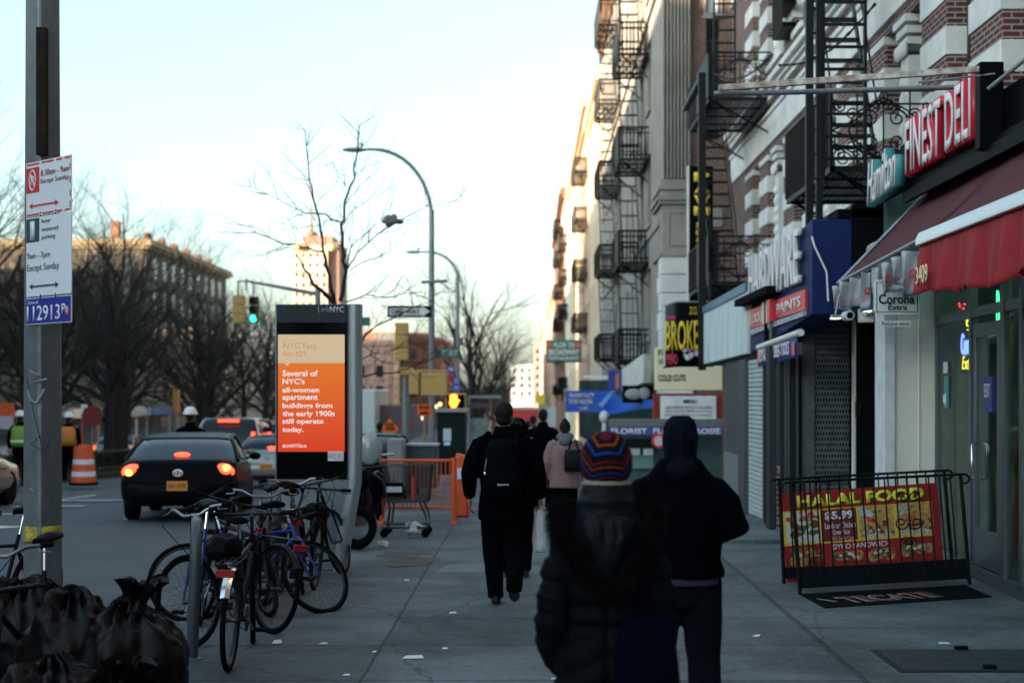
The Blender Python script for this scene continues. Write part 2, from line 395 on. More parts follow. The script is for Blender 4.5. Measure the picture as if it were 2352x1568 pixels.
# ornate pilasters dividing some windows
for c in (19.5, 24.6, 29.65):
    for z0, z1 in STO[:2]:
        mb = MB()
        mb.box(XB + .02, XB + .4, c - .2, c + .2, z0, z1 - .55)
        mb.box(XB - .01, XB + .4, c - .26, c + .26, z0, z0 + .18)
        for k, q in enumerate((.22, .27, .33)): mb.box(XB - .03 * k, XB + .4, c - q, c + q, z1 - .12 - .14 * (2 - k), z1 - .12 - .14 * (2 - k) + .1)
        for s in (-1, 1):
            for k in range(7):
                z = z0 + .3 + k * (z1 - z0 - 1) / 7; mb.ell((XB + .01, c + s * .12, z), (.035, .045, .09), 8, 5)
        for k in range(5): mb.ell((XB - .03, c + (-.2 + .1 * k), z1 - .46), (.05, .045, .11), 8, 5)
        mb.build('pilaster', m_lime, B1, ang=50)
# windows: sash frame with a pane each
m_frame = M('window_frame', (.05, .055, .055), .6); m_blind = M('roller_blind', (.30, .31, .30), .9)
rng = random.Random(3)
for (a0, a1, z0, z1) in holes:
    if z0 > 16: continue
    f = XF(XB)
    mb = MB(); bx = frame_rect(mb, f, a0 + .002, a1 - .002, z0 + .002, z1 - .002, .07, .24, .33)
    bx(a0 + .07, a1 - .07, (z0 + z1) / 2 - .03, (z0 + z1) / 2 + .03)
    wo = mb.build('window', m_frame, B1, smooth=False)
    mb = MB(); mb.add([f(a0 + .07, z0 + .07, .3), f(a1 - .07, z0 + .07, .3), f(a1 - .07, z1 - .07, .3), f(a0 + .07, z1 - .07, .3)], [(0, 1, 2, 3)])
    mb.build('pane', m_glass, wo, smooth=False)
    if rng.random() < .6:
        mb = MB(); zz = z1 - .07 - (z1 - z0) * rng.uniform(.2, .6); mb.box(XB + .36, XB + .37, a0 + .07, a1 - .07, zz, z1 - .07); mb.build('blind_or_reflection', m_blind, wo, smooth=False)
    mb = MB(); mb.box(XB - .06, XB + .3, a0 - .03, a1 + .03, z0 - .12, z0 - .003); mb.build('sill', m_lime, wo, smooth=False)

# ground floor shops under the brick building
SF = thing('deli_storefront', 'deli shopfront with beige pier, glass and a metal framed door under the red awning', 'storefront', (4.4, 14, 0))
m_beige = M('beige_render', (.62, .62, .58), .8, col2=(.54, .54, .50), scale=1.4, bump=.15, bscale=30)
m_alu = M('aluminium_frame', (.16, .2, .22), .38, .8)
mb = MB()
mb.slab([P(2056, 905, 16.0) * 1, P(2153, 905, 16.0), P(2153, 905, 16.0) + Vector((.1, .3, 0)), P(2056, 905, 16.0) + Vector((0, .3, 0))], (0, 0, 0.0001))
mb = MB()
xa, xb = P(2056, 905, 16).x, P(2153, 905, 16).x
mb.box(xa, xb, 16, 16.35, 0, 3.15); mb.box(xa + .26, xa + .275, 15.985, 16.0, 0, 3.2)
mb.build('pier', m_beige, SF, bevel=.01)
mb = MB(); mb.box(P(2029, 905, 16).x, xa - .002, 15.97, 16.4, 0, 3.12); mb.build('pier_trim', m_white, SF, bevel=.012)
mb = MB(); mb.box(xa + .02, 8, 16.41, 16.6, 0, 4.2); mb.build('side_wall', M('shop_interior', (.075, .15, .13), .9, col2=(.035, .07, .068), scale=2), SF)
# glass from the pier to the door, then door, then shop window towards the camera
gp = [(xb + .01, 16.0), (4.47, 14.35), (4.42, 13.3), (4.38, 8.0)]
def vpane(p, q, z0, z1, mat, name, par, th=.012):
    mb = MB(); d = Vector((q[0] - p[0], q[1] - p[1], 0)); n = Vector((d.y, -d.x, 0)).normalized() * th
    mb.slab([(p[0], p[1], z0), (q[0], q[1], z0), (q[0], q[1], z1), (p[0], p[1], z1)], n); return mb.build(name, mat, par, smooth=False)
def bar(mb, p, q, z0, z1, th=.06):
    d = Vector((q[0] - p[0], q[1] - p[1], 0)).normalized(); n = Vector((d.y, -d.x, 0)) * th
    a = Vector((*p, 0)) - n / 2; b = Vector((*q, 0)) - n / 2
    mb.slab([(a.x, a.y, z0), (b.x, b.y, z0), (b.x, b.y, z1), (a.x, a.y, z1)], n)
def lerp2(p, q, t): return (p[0] + (q[0] - p[0]) * t, p[1] + (q[1] - p[1]) * t)
def m_shopglass():
    m = bpy.data.materials.new('shop_glass'); m.use_nodes = True; t = m.node_tree; t.nodes.remove(t.nodes['Principled BSDF'])
    gl = t.nodes.new('ShaderNodeBsdfGlossy'); gl.inputs['Roughness'].default_value = .03; tr = t.nodes.new('ShaderNodeBsdfTransparent'); tr.inputs[0].default_value = (.80, .92, .88, 1)
    lw = t.nodes.new('ShaderNodeLayerWeight'); mx = t.nodes.new('ShaderNodeMixShader')
    t.links.new(math_node(t, 'ADD', math_node(t, 'MULTIPLY', math_node(t, 'POWER', lw.outputs['Facing'], 5.0), .42), .04), mx.inputs[0]); t.links.new(tr.outputs[0], mx.inputs[1]); t.links.new(gl.outputs[0], mx.inputs[2])
    t.links.new(mx.outputs[0], t.nodes['Material Output'].inputs[0]); return m
m_sg = m_shopglass()
fr1 = MB()
for i in range(3):
    p, q = gp[i], gp[i + 1]
    bar(fr1, p, q, 0.0, .14); bar(fr1, p, q, 2.62, 2.72)
for p, q in ((lerp2(gp[0], gp[1], 0), lerp2(gp[0], gp[1], .035)), (lerp2(gp[0], gp[1], .96), gp[1]), (gp[2], lerp2(gp[2], gp[3], .02)), (lerp2(gp[2], gp[3], .1), lerp2(gp[2], gp[3], .115)), (lerp2(gp[2], gp[3], .42), lerp2(gp[2], gp[3], .435))):
    bar(fr1, p, q, .14, 3.6, .08)
fr1.build('window_frame', m_alu, SF, bevel=.004)
vpane(gp[0], gp[1], .14, 3.6, m_sg, 'shop_window', SF); vpane(gp[2], gp[3], .14, 3.6, m_sg, 'shop_window', SF)
p, q = gp[1], gp[2]
mb = MB()
bar(mb, lerp2(p, q, .03), lerp2(p, q, .14), .16, 2.55, .05); bar(mb, lerp2(p, q, .86), lerp2(p, q, .97), .16, 2.55, .05); bar(mb, lerp2(p, q, .14), lerp2(p, q, .86), .16, .52, .05); bar(mb, lerp2(p, q, .14), lerp2(p, q, .86), 2.42, 2.55, .05)
door = mb.build('door', m_alu, SF, bevel=.004)
vpane(lerp2(p, q, .14), lerp2(p, q, .86), .52, 2.42, m_sg, 'pane', door, .01)
mb = MB(); hp = lerp2(p, q, .2); mb.path([(hp[0] - .02, hp[1], 1.0), (hp[0] - .08, hp[1], 1.02), (hp[0] - .08, hp[1], 1.35), (hp[0] - .02, hp[1], 1.37)], .012, 8); mb.build('handle', m_chrome, door)
# sign panel over the door and stickers
mb = MB(); s0, s1 = lerp2(p, q, .45), lerp2(p, q, .72); bar(mb, s0, s1, 1.68, 2.02, .062); st = mb.build('door_sticker', M('sticker_blue', (.02, .045, .22), .5), door, smooth=False)
dv = Vector((q[0] - p[0], q[1] - p[1], 0)).normalized()
text('EBT', (s0[0] - .036, s0[1] - .03, 1.82), dv, (0, 0, 1), .2, .13, m_white, door, ext=.002)
# interior
mb = MB(); mb.box(4.6, 8, 7.6, 16.35, 3.62, 3.7); mb.box(8, 8.1, 7.6, 16.35, 0, 3.62); mb.box(4.5, 8, 7.5, 7.6, 0, 3.62)
mb.build('interior_wall', M('shop_interior2', (.05, .11, .095), .9, col2=(.03, .06, .055), scale=1.5), SF, smooth=False)
mb = MB(); mb.box(5.0, 5.12, 8.5, 15.9, 3.3, 3.36); mb.build('interior_fill_strip', M('interior_fill_glow', (.8, .9, .8), .5, emit=(.55, 1, .75), es=0.682), SF, smooth=False)  # added glowing strip to lighten the deli interior, no fixture visible
# shelves with goods
SH = thing('shop_shelves', 'stocked shelves dimly seen behind the deli glass', 'shelves', (5.7, 14, 0))
mb = MB()
for z in (.5, .95, 1.4, 1.85): mb.box(5.6, 5.95, 8.4, 16.1, z, z + .03)
mb.box(5.95, 5.99, 8.4, 16.1, 0, 2.3); mb.build('shelf', m_dark, SH)
gr = [M('goods_%s' % n, c, .5) for n, c in (('red', (.35, .03, .03)), ('green', (.04, .3, .15)), ('yellow', (.5, .38, .05)), ('blue', (.04, .1, .35)), ('white', (.5, .5, .48)))]
rng = random.Random(5); mb = MB()
for z in (.53, .98, 1.43, 1.88):
    y = 8.5
    while y < 16:
        wd = rng.uniform(.06, .16); h = rng.uniform(.14, .36); mb.k = rng.randrange(5); mb.box(5.62, 5.8, y, y + wd, z, z + h); y += wd + .02
gd = mb.build('goods', gr, SH, smooth=False)
# posters standing in the shop window
for (t0, t1, z0, z1, nm) in ((.13, .4, .25, 2.1, 'green'), (.0, .0, 0, 0, '')):
    if not nm: continue
    a, b = lerp2(gp[2], gp[3], t0), lerp2(gp[2], gp[3], t1)
    T = thing('window_poster', 'tall green menu poster of sandwiches in the deli window right of the door', 'poster', (a[0] + .1, a[1], 0))
    mb = MB(); mb.box(a[0] + .05, a[0] + .07, b[1], a[1], z0, z1); mb.build('board', M('poster_green', (.05, .42, .26), .5, col2=(.12, .5, .3), scale=2), T)
    mb = MB(); rng = random.Random(9)
    for k in range(14):
        c = Vector((a[0] + .046, rng.uniform(b[1] + .1, a[1] - .1), rng.uniform(z0 + .15, z1 - .5)))
        mb.k = k % 3; mb.lathe([(0.01, 0), (.09, .001), (.085, .004), (.01, .005)], c, 14, 'x')
    mb.build('food_picture', [M('bun', (.5, .3, .1), .6), M('lettuce', (.12, .3, .05), .6), M('tomato', (.5, .06, .03), .6)], T)
    mb = MB(); mb.ell((a[0] + .035, a[1] - .33, 1.9), (.012, .13, .13), 20, 10); mb.build('emblem', M('poster_yellow', (.6, .62, .1), .5), T)
# poster inside the door glass
T = thing('door_poster', 'dark red food poster seen through the glass of the deli door', 'poster', (4.6, 13.8, 0))
mb = MB(); mb.box(4.62, 4.64, 13.5, 14.2, .45, 1.45); mb.build('board', M('poster_red', (.13, .01, .015), .6), T); mb = MB(); mb.box(4.61, 4.617, 13.55, 14.15, .8, 1.2); mb.build('picture', M('food_mix', (.16, .1, .02), .6, col2=(.04, .08, .02), scale=8), T)
# sticker on the glass
T = thing('window_sticker', 'small teal and white sticker on the glass beside the beige pier', 'sticker', (4.5, 15.3, 1.9))
mb = MB(); a, b = lerp2(gp[0], gp[1], .25), lerp2(gp[0], gp[1], .36); bar(mb, (a[0] - .02, a[1]), (b[0] - .02, b[1]), 1.7, 2.05, .01); mb.build('sheet', M('sticker_teal', (.06, .3, .33), .5), T, smooth=False)
mb = MB(); bar(mb, (a[0] - .032, a[1]), (b[0] - .032, b[1]), 2.08, 2.2, .01); mb.lathe([(.01, 0), (.06, .001), (.06, .006), (.01, .007)], (a[0] - .05, (a[1] + b[1]) / 2, 1.8), 14, 'x'); mb.build('sheet', m_white, T)

# recess between the deli and the corner shop: side wall facing the camera at y = 20
RS = thing('hardware_storefront', 'recessed shopfront with perforated shutter and black folding gate under the hardware sign', 'storefront', (4.2, 20, 0))
D = 19.0
def XU(u, d=D): return (u - 1220) / FP * d
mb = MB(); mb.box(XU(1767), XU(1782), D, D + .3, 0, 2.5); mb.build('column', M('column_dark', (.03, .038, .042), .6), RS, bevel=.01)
mb = MB(); mb.box(XU(1850), XU(1872), D, D + .25, 0, 2.8)
mb.build('column', M('column_grey', (.10, .115, .12), .6, .2, col2=(.06, .07, .075), scale=5), RS, bevel=.01)
mb = MB(); mb.box(XU(1783), XU(1790), D - .05, D + .3, 0, .9); mb.build('brick_plinth', m_brick, RS)
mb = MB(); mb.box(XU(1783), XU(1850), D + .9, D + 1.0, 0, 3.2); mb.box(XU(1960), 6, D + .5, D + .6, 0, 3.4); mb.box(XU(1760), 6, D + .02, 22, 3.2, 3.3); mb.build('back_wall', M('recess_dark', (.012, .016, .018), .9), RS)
mb = MB(); f = YF(D + .5)
for u0, u1 in ((1783, 1822), (1824, 1850)): frame_rect(mb, f, XU(u0), XU(u1), .1, 2.9, .03, 0, .05)
mb.box(XU(1783), XU(1850), D + .47, D + .56, 2.45, 2.5)
wo = mb.build('door', m_alu, RS, smooth=False)
mb = MB(); mb.box(XU(1785), XU(1848), D + .53, D + .54, .13, 2.88); mb.build('pane', m_glass, wo, smooth=False)
# perforated roller shutter: solid backing with a grid of slats and openings
m_shut = M('shutter_steel', (.17, .2, .21), .5, .5, col2=(.1, .12, .13), scale=8)
mb = MB(); x0, x1 = XU(1874), XU(1952); z = .15; row = 0; cw = (x1 - x0) / 12
mb.box(x0, x1, D + .11, D + .12, .1, 3.1)
sb = mb.build('shutter_backing', m_dark, RS, smooth=False)
mb = MB()
while z < 2.95:
    mb.box(x0, x1, D + .03, D + .05, z, z + .022)
    for k in range(13):
        xx = x0 + (k - (.5 if row % 2 else 0)) * cw
        if xx + cw * .22 < x0 or xx > x1: continue
        mb.box(max(xx - cw * .2, x0), min(xx + cw * .2, x1), D + .034, D + .046, z + .022, z + .075)
    z += .075; row += 1
mb.box(x0, x1, D + .02, D + .06, .0, .15); mb.build('roller_shutter', m_shut, RS, smooth=False)
# folding gate
mb = MB(); x0, x1 = XU(1967), XU(2029)
for k in range(13):
    x = x0 + (x1 - x0) * k / 12; mb.box(x - .006, x + .006, D - .02, D + .0, .05, 3.0)
for z in (.1, 1.45, 1.62, 2.0, 2.9): mb.box(x0, x1, D - .03, D - .02, z, z + .025)
for k in range(5): spiral(mb, (x0 + .04 + k * .07, D - .035, 1.83), (1, 0, 0), (0, 0, 1), .06, 1.4, .006, n=12, sgn=(-1) ** k)
mb.build('folding_gate', m_black, RS, smooth=False)
mb = MB(); mb.tube((XU(1957), D - .1, 0), (XU(1957), D - .1, 3.15), .028, n=10); mb.build('downpipe', M('pipe_cream', (.5, .51, .47), .6), RS)
mb = MB(); mb.box(XU(1965) - .03, XU(1965) + .03, D - .16, D - .1, 1.55, 1.75); mb.build('junction_box', m_dark, RS)

# extension shops further on: line x = 3.35 from y = 20 to 30
ES = thing('shuttered_shop', 'low shop with a white roller shutter and a grey mesh shutter behind the hooded man', 'storefront', (3.4, 24, 0))
XE = 3.36
mb = MB(); mb.box(XE + .12, 5.08, D + 1.3, 25.0, -.6, 2.39); mb.build('wall', M('shop_wall', (.07, .085, .09), .85), ES)
YE = lambda u: XE * FP / (u - 1220)
sl_ = MB(); z = 0
while z < 2.32: sl_.box(XE + .02, XE + .1, YE(1757), YE(1716), z + .004, z + .062); z += .07
sl_.build('roller_shutter', M('white_shutter', (.36, .41, .42), .6, col2=(.3, .36, .37), scale=4), ES, bevel=.006)
for u0, u1 in ((1716, 1701), (1771, 1757)): mb = MB(); mb.box(XE - .04, XE + .11, YE(u0), YE(u1), -.1, 2.39); mb.build('column', M('shop_column', (.05, .062, .068), .6), ES, bevel=.01)
mb = MB(); y0, y1 = YE(1701), YE(1660)
for k in range(44):
    z = .85 + k * .038
    mb.box(XE + .04, XE + .06, y0, y1, z, z + .01)
for k in range(40): y = y0 + (y1 - y0) * k / 40; mb.box(XE + .045, XE + .055, y, y + .014, .85, 2.5)
mb.build('mesh_shutter', m_shut, ES, smooth=False)
mb = MB(); mb.box(XE + .02, XE + .1, y0, y1, -.2, .85); mb.build('shutter_panel', M('grey_panel', (.16, .19, .2), .6), ES)
# underside slab carrying signs
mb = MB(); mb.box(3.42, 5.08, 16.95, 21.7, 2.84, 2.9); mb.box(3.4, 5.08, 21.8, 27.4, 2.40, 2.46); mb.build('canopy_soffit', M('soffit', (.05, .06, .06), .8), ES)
# ================================================================ stone building with fluted corner pilaster, then the row beyond
X2, Y2, Y2E, H2 = 3.64, 39.5, 73.0, 20.3
B2 = thing('stone_apartment_building', 'tall weathered stone building with a fluted corner pilaster and two columns of fire escapes', 'building', (X2, Y2, -.5))
hs2 = []
for z in (3.6, 7.1, 10.6, 14.1, 17.2):
    for y in (43.2, 46.0, 50.4, 53.2, 57.4, 60.2, 64.6, 67.4, 70.8): hs2.append((y, y + 1.3, z, z + 2.1))
mb = MB(); wall_grid(mb, XF(X2), Y2 + .01, Y2E, 2.2, H2, hs2, .35)
mb.add([(X2, Y2E, -3), (14, Y2E, -3), (14, Y2E, H2), (X2, Y2E, H2)], [(0, 1, 2, 3)]); mb.add([(X2, Y2, H2), (14, Y2, H2), (14, Y2E, H2), (X2, Y2E, H2)], [(0, 1, 2, 3)])
mb.add([(X2 + .3, Y2, -2), (X2 + .3, Y2E, -2), (X2 + .3, Y2E, 2.2), (X2 + .3, Y2, 2.2)], [(0, 1, 2, 3)])
mb.build('wall', m_lime2, B2, smooth=False)
xs = 4.44
mb = MB(); wall_grid(mb, YF(Y2), xs, 14, -1.5, H2, [(4.86, 5.24, 8.9, 13.3), (4.86, 5.24, 4.3, 6.4)], .3); mb.build('side_wall', m_brick2, B2, smooth=False)
mb = MB(); f = YF(Y2); frame_rect(mb, f, 4.79, 5.31, 12.35, 13.6, .06, -.04, .1); mb.box(4.74, 5.36, Y2 - .06, Y2 + .05, 12.26, 12.35); mb.box(4.79, 5.31, Y2 - .05, Y2 + .05, 6.5, 7.0)
mb.build('window_surround', m_lime2, B2, smooth=False)
for z0, z1 in ((12.42, 13.3), (8.9, 11.7), (4.3, 6.4)):
    mb = MB(); frame_rect(mb, f, 4.862, 5.238, z0, z1, .04, .1, .16); wo = mb.build('window', m_frame, B2, smooth=False)
    mb = MB(); mb.add([f(4.88, z0, .13), f(5.22, z0, .13), f(5.22, z1, .13), f(4.88, z1, .13)], [(0, 1, 2, 3)]); mb.build('pane', m_glass, wo, smooth=False)
    if z0 > 12: mb = MB(); mb.box(4.90, 5.2, Y2 + .115, Y2 + .122, z0 + .04, z1 - .04); mb.build('blind_or_reflection', m_white, wo, smooth=False)  # white panel over this pane stands in for reflected bright sky
# fluted pilaster on both faces of the corner
mb = MB(); nfl = 8; wd = (xs - X2) / nfl
for k in range(nfl):
    x = X2 + wd * k
    mb.box(x + .002, x + wd * .45, Y2 - .20, Y2 - .001, 7.8, H2)
    mb.box(x + wd * .45, x + wd, Y2 - .02, Y2 - .002, 7.8, H2)
mb.box(X2 - .002, X2 + .03, Y2 - .1, Y2 + .5, 7.8, H2)
mb.build('fluted_pilaster', m_lime2, B2, bevel=.008)
mb = MB()
for z0, z1, o_ in ((7.62, 7.8, .06), (7.5, 7.62, .11), (7.32, 7.5, .05), (7.2, 7.32, .16), (7.1, 7.2, .1), (5.65, 5.78, .1)): mb.box(X2 - o_, xs + .02, Y2 - .1 - o_, Y2 + 2.2, z0, z1)
mb.box(X2 + .001, xs, Y2 - .12, Y2 - .003, 5.78, 7.1); frame_rect(mb, YF(Y2 - .12), X2 + .14, xs - .1, 5.95, 6.9, .05, -.03, .01)
mb.build('pedestal', m_lime2, B2, bevel=.01)
mb = MB(); z = 1.6; k = 0
while z < 5.6:
    mb.box(X2 - .05, xs + (.0 if k % 2 else .04), Y2 - .16, Y2 + (.7 if k % 2 else 1.1), z, z + .49); z += .51; k += 1
mb.build('rusticated_pier', m_lime, B2, bevel=.02)
mb = MB(); mb.box(X2 - .06, X2 + .2, Y2 + .8, Y2E + .01, 6.6, 6.85); mb.box(X2 - .1, X2 + .2, Y2 + .8, Y2E + .02, 13.3, 13.5); mb.build('belt_course', m_lime2, B2)
mb = MB(); mb.box(X2 - .12, X2 + .2, Y2 - .2, Y2E + .12, 18.9, 19.2); mb.box(X2 - .42, X2 + .2, Y2 - .4, Y2E + .3, 20.1, 20.45); mb.box(X2 - .3, X2 + .2, Y2 - .3, Y2E + .2, 19.85, 20.1)
y = Y2
while y < Y2E: mb.box(X2 - .3, X2 + .1, y, y + .22, 19.25, 19.84); y += .6
mb.build('cornice', M('cornice_brown', (.22, .12, .07), .8), B2)
def far_windows(B, x, hs, mb_mat, glass=m_glass, lim=100, t=.22):
    fm = {}
    for (a0, a1, z0, z1) in hs[:lim]:
        key = (round(a1 - a0, 3), round(z1 - z0, 3), x)
        if key not in fm:
            mb = MB(); f = lambda a, b, tt: (tt, a, b)
            bx = frame_rect(mb, f, .002, a1 - a0 - .002, .002, z1 - z0 - .002, .09, t, t + .07); bx(.09, a1 - a0 - .09, (z1 - z0) / 2 - .04, (z1 - z0) / 2 + .04)
            mb.k = 1; mb.add([f(.05, .05, t + .05), f(a1 - a0 - .05, .05, t + .05), f(a1 - a0 - .05, z1 - z0 - .05, t + .05), f(.05, z1 - z0 - .05, t + .05)], [(0, 1, 2, 3)])
            mb.k = 2; mb.box(-.07, t, -.05, a1 - a0 + .05, -.14, -.001)
            o = mb.build('window', [m_frame, glass, mb_mat], B, smooth=False, local=True); fm[key] = o
        else:
            o = fm[key].copy(); COL.objects.link(o)
        o.location = Vector((x, a0, z0)) - B.location
far_windows(B2, X2, hs2, m_lime2)

m_cream = M('cream_masonry', (.50, .42, .31), .9, col2=(.40, .33, .24), scale=.5, bump=.3, bscale=6)
m_tan = M('tan_masonry', (.42, .30, .21), .9, col2=(.33, .23, .16), scale=.5)
m_brown = M('brown_masonry', (.27, .13, .08), .9, col2=(.2, .10, .065), scale=.6)
m_pink = M('pink_masonry', (.42, .27, .22), .9, col2=(.34, .22, .18), scale=.4)
def block(name, label, x0, x1, y0, y1, zt, mat, face='x', wy=3.2, fl=3.3, ww=1.2, wh=1.9, cor=.4, lim=60, zb=-3.5, wmat=None, cmat=None, z_first=None, alt=0):
    """building whose street face (x = x0) or near face (y = y0) carries windows"""
    B = thing(name, label, 'building', (x0, y0, G(y0)))
    mb = MB(); hs = []
    zf = z_first if z_first is not None else G(y0) + 4.6
    if face == 'x':
        n = max(1, int((y1 - y0) / wy)); st = (y1 - y0) / n
        z = zf
        while z + wh < zt - 1:
            for i in range(n): a = y0 + st * (i + .5) - ww / 2; hs.append((a, a + ww, z, z + wh))
            z += fl
        wall_grid(mb, XF(x0), y0, y1, zb, zt, hs, .3)
        mb.add([(x0, y0, zb), (x1, y0, zb), (x1, y0, zt), (x0, y0, zt)], [(0, 1, 2, 3)]); mb.add([(x0, y1, zb), (x1, y1, zb), (x1, y1, zt), (x0, y1, zt)], [(0, 1, 2, 3)])
        mb.add([(x1, y0, zb), (x1, y1, zb), (x1, y1, zt), (x1, y0, zt)], [(0, 1, 2, 3)])
    else:
        n = max(1, int((x1 - x0) / wy)); st = (x1 - x0) / n; z = zf
        while z + wh < zt - 1:
            for i in range(n): a = x0 + st * (i + .5) - ww / 2; hs.append((a, a + ww, z, z + wh))
            z += fl
        wall_grid(mb, YF(y0), x0, x1, zb, zt, hs, .3)
        for x in (x0, x1): mb.add([(x, y0, zb), (x, y1, zb), (x, y1, zt), (x, y0, zt)], [(0, 1, 2, 3)])
    mb.add([(x0, y0, zt - .02), (x1, y0, zt - .02), (x1, y1, zt - .02), (x0, y1, zt - .02)], [(0, 1, 2, 3)])
    mb.build('wall', mat, B, smooth=False)
    mb = MB()
    for q, z0, z1 in ((cor * .5, zt - .9, zt - .6), (cor, zt - .6, zt - .2), (cor * .8, zt - .2, zt + .15)):
        mb.box(x0 - q, x1 + (q if face != 'x' else 0), y0 - q, y1 + q, z0, z1)
    mb.build('cornice', cmat or mat, B, smooth=False)
    wm = wmat or mat
    if face == 'x': far_windows(B, x0, hs, wm, lim=lim)
    else:
        proto = None
        for (a0, a1, z0, z1) in hs[:lim]:
            if proto is None:
                mb = MB(); f = lambda a, b, tt: (a, tt, b)
                bx = frame_rect(mb, f, .002, ww - .002, .002, wh - .002, .09, .15, .22); bx(.09, ww - .09, wh / 2 - .04, wh / 2 + .04)
                mb.k = 1; mb.add([f(.05, .05, .2), f(ww - .05, .05, .2), f(ww - .05, wh - .05, .2), f(.05, wh - .05, .2)], [(0, 1, 2, 3)])
                proto = mb.build('window', [m_frame, m_glass], B, smooth=False, local=True); o = proto
            else: o = proto.copy(); COL.objects.link(o)
            o.location = Vector((a0, y0, z0)) - B.location
    return B
block('apartment_building', 'cream building lit by the sun just beyond the stone one with the fluted pilaster', 3.64, 16, 73.3, 88, 18.6, m_cream, lim=60)
block('apartment_building', 'pale tan sunlit building in the row, second beyond the fluted pilaster', 3.66, 16, 88.3, 108, 20.2, m_tan, lim=60, cor=.5)
block('apartment_building', 'tall cream sunlit building halfway down the right hand row', 3.62, 16, 108.3, 134, 20.8, m_cream, lim=60)
block('apartment_building', 'narrow light stone building with a white street front behind the green restaurant sign', 3.6, 16, 134.3, 150, 20.2, M('white_masonry', (.52, .50, .45), .9), lim=40)
block('apartment_building', 'reddish brown building with fire escapes at the far end of the right hand row', 3.45, 16, 150.3, 205, 23.5, m_brown, lim=90, cor=.5)
block('apartment_building', 'orange lit building beyond the reddish brown one', 3.4, 16, 206, 290, 17.5, m_tan, lim=80)
block('apartment_building', 'small pinkish building at the vanishing end of the street', 2.6, 16, 295, 420, 16, m_pink, lim=60, fl=4, wy=5)
block('tower_block', 'pale grey tower closing the far end of the street', -9, 1.0, 620, 640, 14.5, M('far_grey', (.42, .46, .48), .9), face='y', wy=2.6, lim=40, zb=-5)
block('tower_block', 'pinkish tower beside the pale grey one at the end of the street', 1.2, 12, 560, 580, 22, m_pink, face='y', wy=2.6, lim=40, zb=-5)

# left side of the avenue
L2 = block('apartment_building', 'long cream corner building with a sunlit cornice behind the bare trees on the left', -110, -42, 155, 196, 18.6, M('shaded_cream_brick', (.15, .13, .105), .9, col2=(.10, .09, .075), scale=.5), cmat=M('sunlit_cream_cornice', (.33, .26, .16), .9), face='y', wy=3.6, fl=3.4, ww=1.5, wh=2.1, cor=.8, lim=100, zb=-4)  # base colours carry light: wall darkened as shade, cornice lightened as sun
mb = MB(); z = 1.2; hs_ = []
while z < 15:
    for k in range(9): hs_.append((158 + k * 4.1, 159.5 + k * 4.1, z, z + 2.1))
    z += 3.4
proto = None
for a0, a1, z0, z1 in hs_:
    if proto is None:
        mb = MB(); mb.box(-.0, .06, -.1, 1.6, -.12, 0); mb.k = 1; mb.box(0, .03, 0, 1.5, 0, 2.1); proto = mb.build('side_window', [m_cream, m_glass], L2, smooth=False, local=True); o = proto
    else: o = proto.copy(); COL.objects.link(o)
    o.location = Vector((-42 + .002, a0, z0)) - L2.location
mb = MB()
for x in (-83, -72, -66, -60, -52.5, -46): mb = MB(); mb.box(x - .45, x + .45, 157, 158, 18.6, 21.0); mb.build('chimney', m_brown, L2, smooth=False)
for k in range(6): mb = MB(); mb.box(-43.6, -42.9, 160 + k * 6, 161 + k * 6, 18.6, 20); mb.build('chimney', m_brown, L2, smooth=False)
block('apartment_building', 'low pinkish building behind the green traffic light', -41, -23, 230, 260, 10.5, m_pink, face='y', wy=3, lim=40, zb=-5)
block('apartment_building', 'dull red brick building beyond the one way sign', -30, -18.6, 250, 270, 12.5, m_brown, face='y', wy=3, lim=40, zb=-5)
block('apartment_building', 'tall narrow building with a sunlit cream edge seen left of the yellow traffic signal', -26, -22.6, 235, 300, 12.8, M('lit_cream', (.62, .50, .36), .9), face='y', wy=3.4, lim=10, zb=-5)
block('apartment_building', 'brown brick block with many windows behind the signal pole', -22, -15.5, 245, 300, 11.5, m_brown, face='y', wy=2.4, lim=40, zb=-5)
# tall tower with spire on the horizon
T = block('tower', 'tall pink and cream tower block with a thin spire on the skyline', -87, -74.5, 520, 545, 56, M('tower_cream', (.55, .40, .30), .9), face='y', wy=2.4, fl=3.6, ww=1.1, wh=1.8, lim=100, zb=-6)
mb = MB(); mb.box(-84, -73, 523, 540, 56.2, 60); mb.lathe([(3, 60), (2.4, 62), (.8, 62.5), (.6, 66), (.3, 68), (.2, 80), (.08, 88)], (-82, 530, 0), 10); mb.box(-74.5, -70.5, 522, 545, -6, 57.5)
mb.build('penthouse', M('tower_brown', (.30, .17, .13), .9), T)
for xd in (-84.6, -72.5): mb = MB(); mb.ell((xd, 519, 55.5), (1.8, 1.5, 1.6), 12, 8); mb.build('roof_dome', M('gilt', (.8, .65, .25), .4, .6), T)
# unseen buildings beside and behind the camera, added to keep the street in shade
block('apartment_building', 'added unseen brick row across the avenue on the near left, shading the street', -66, -42, -95, 66, 17.6, m_brown, lim=0, wy=200)
block('apartment_building', 'added unseen brick building on the right behind the viewer, darkening the near street', 5.1, 20, -70, 5.9, 21, m_brick, lim=0, wy=200)  # added out of view to cut light from the right and behind
block('apartment_building', 'added unseen brick block behind the first row, shading the left corner building', -150, -75, 66, 125, 20.4, m_brown, lim=0, wy=200)  # added out of view to shade the cream corner building below its top
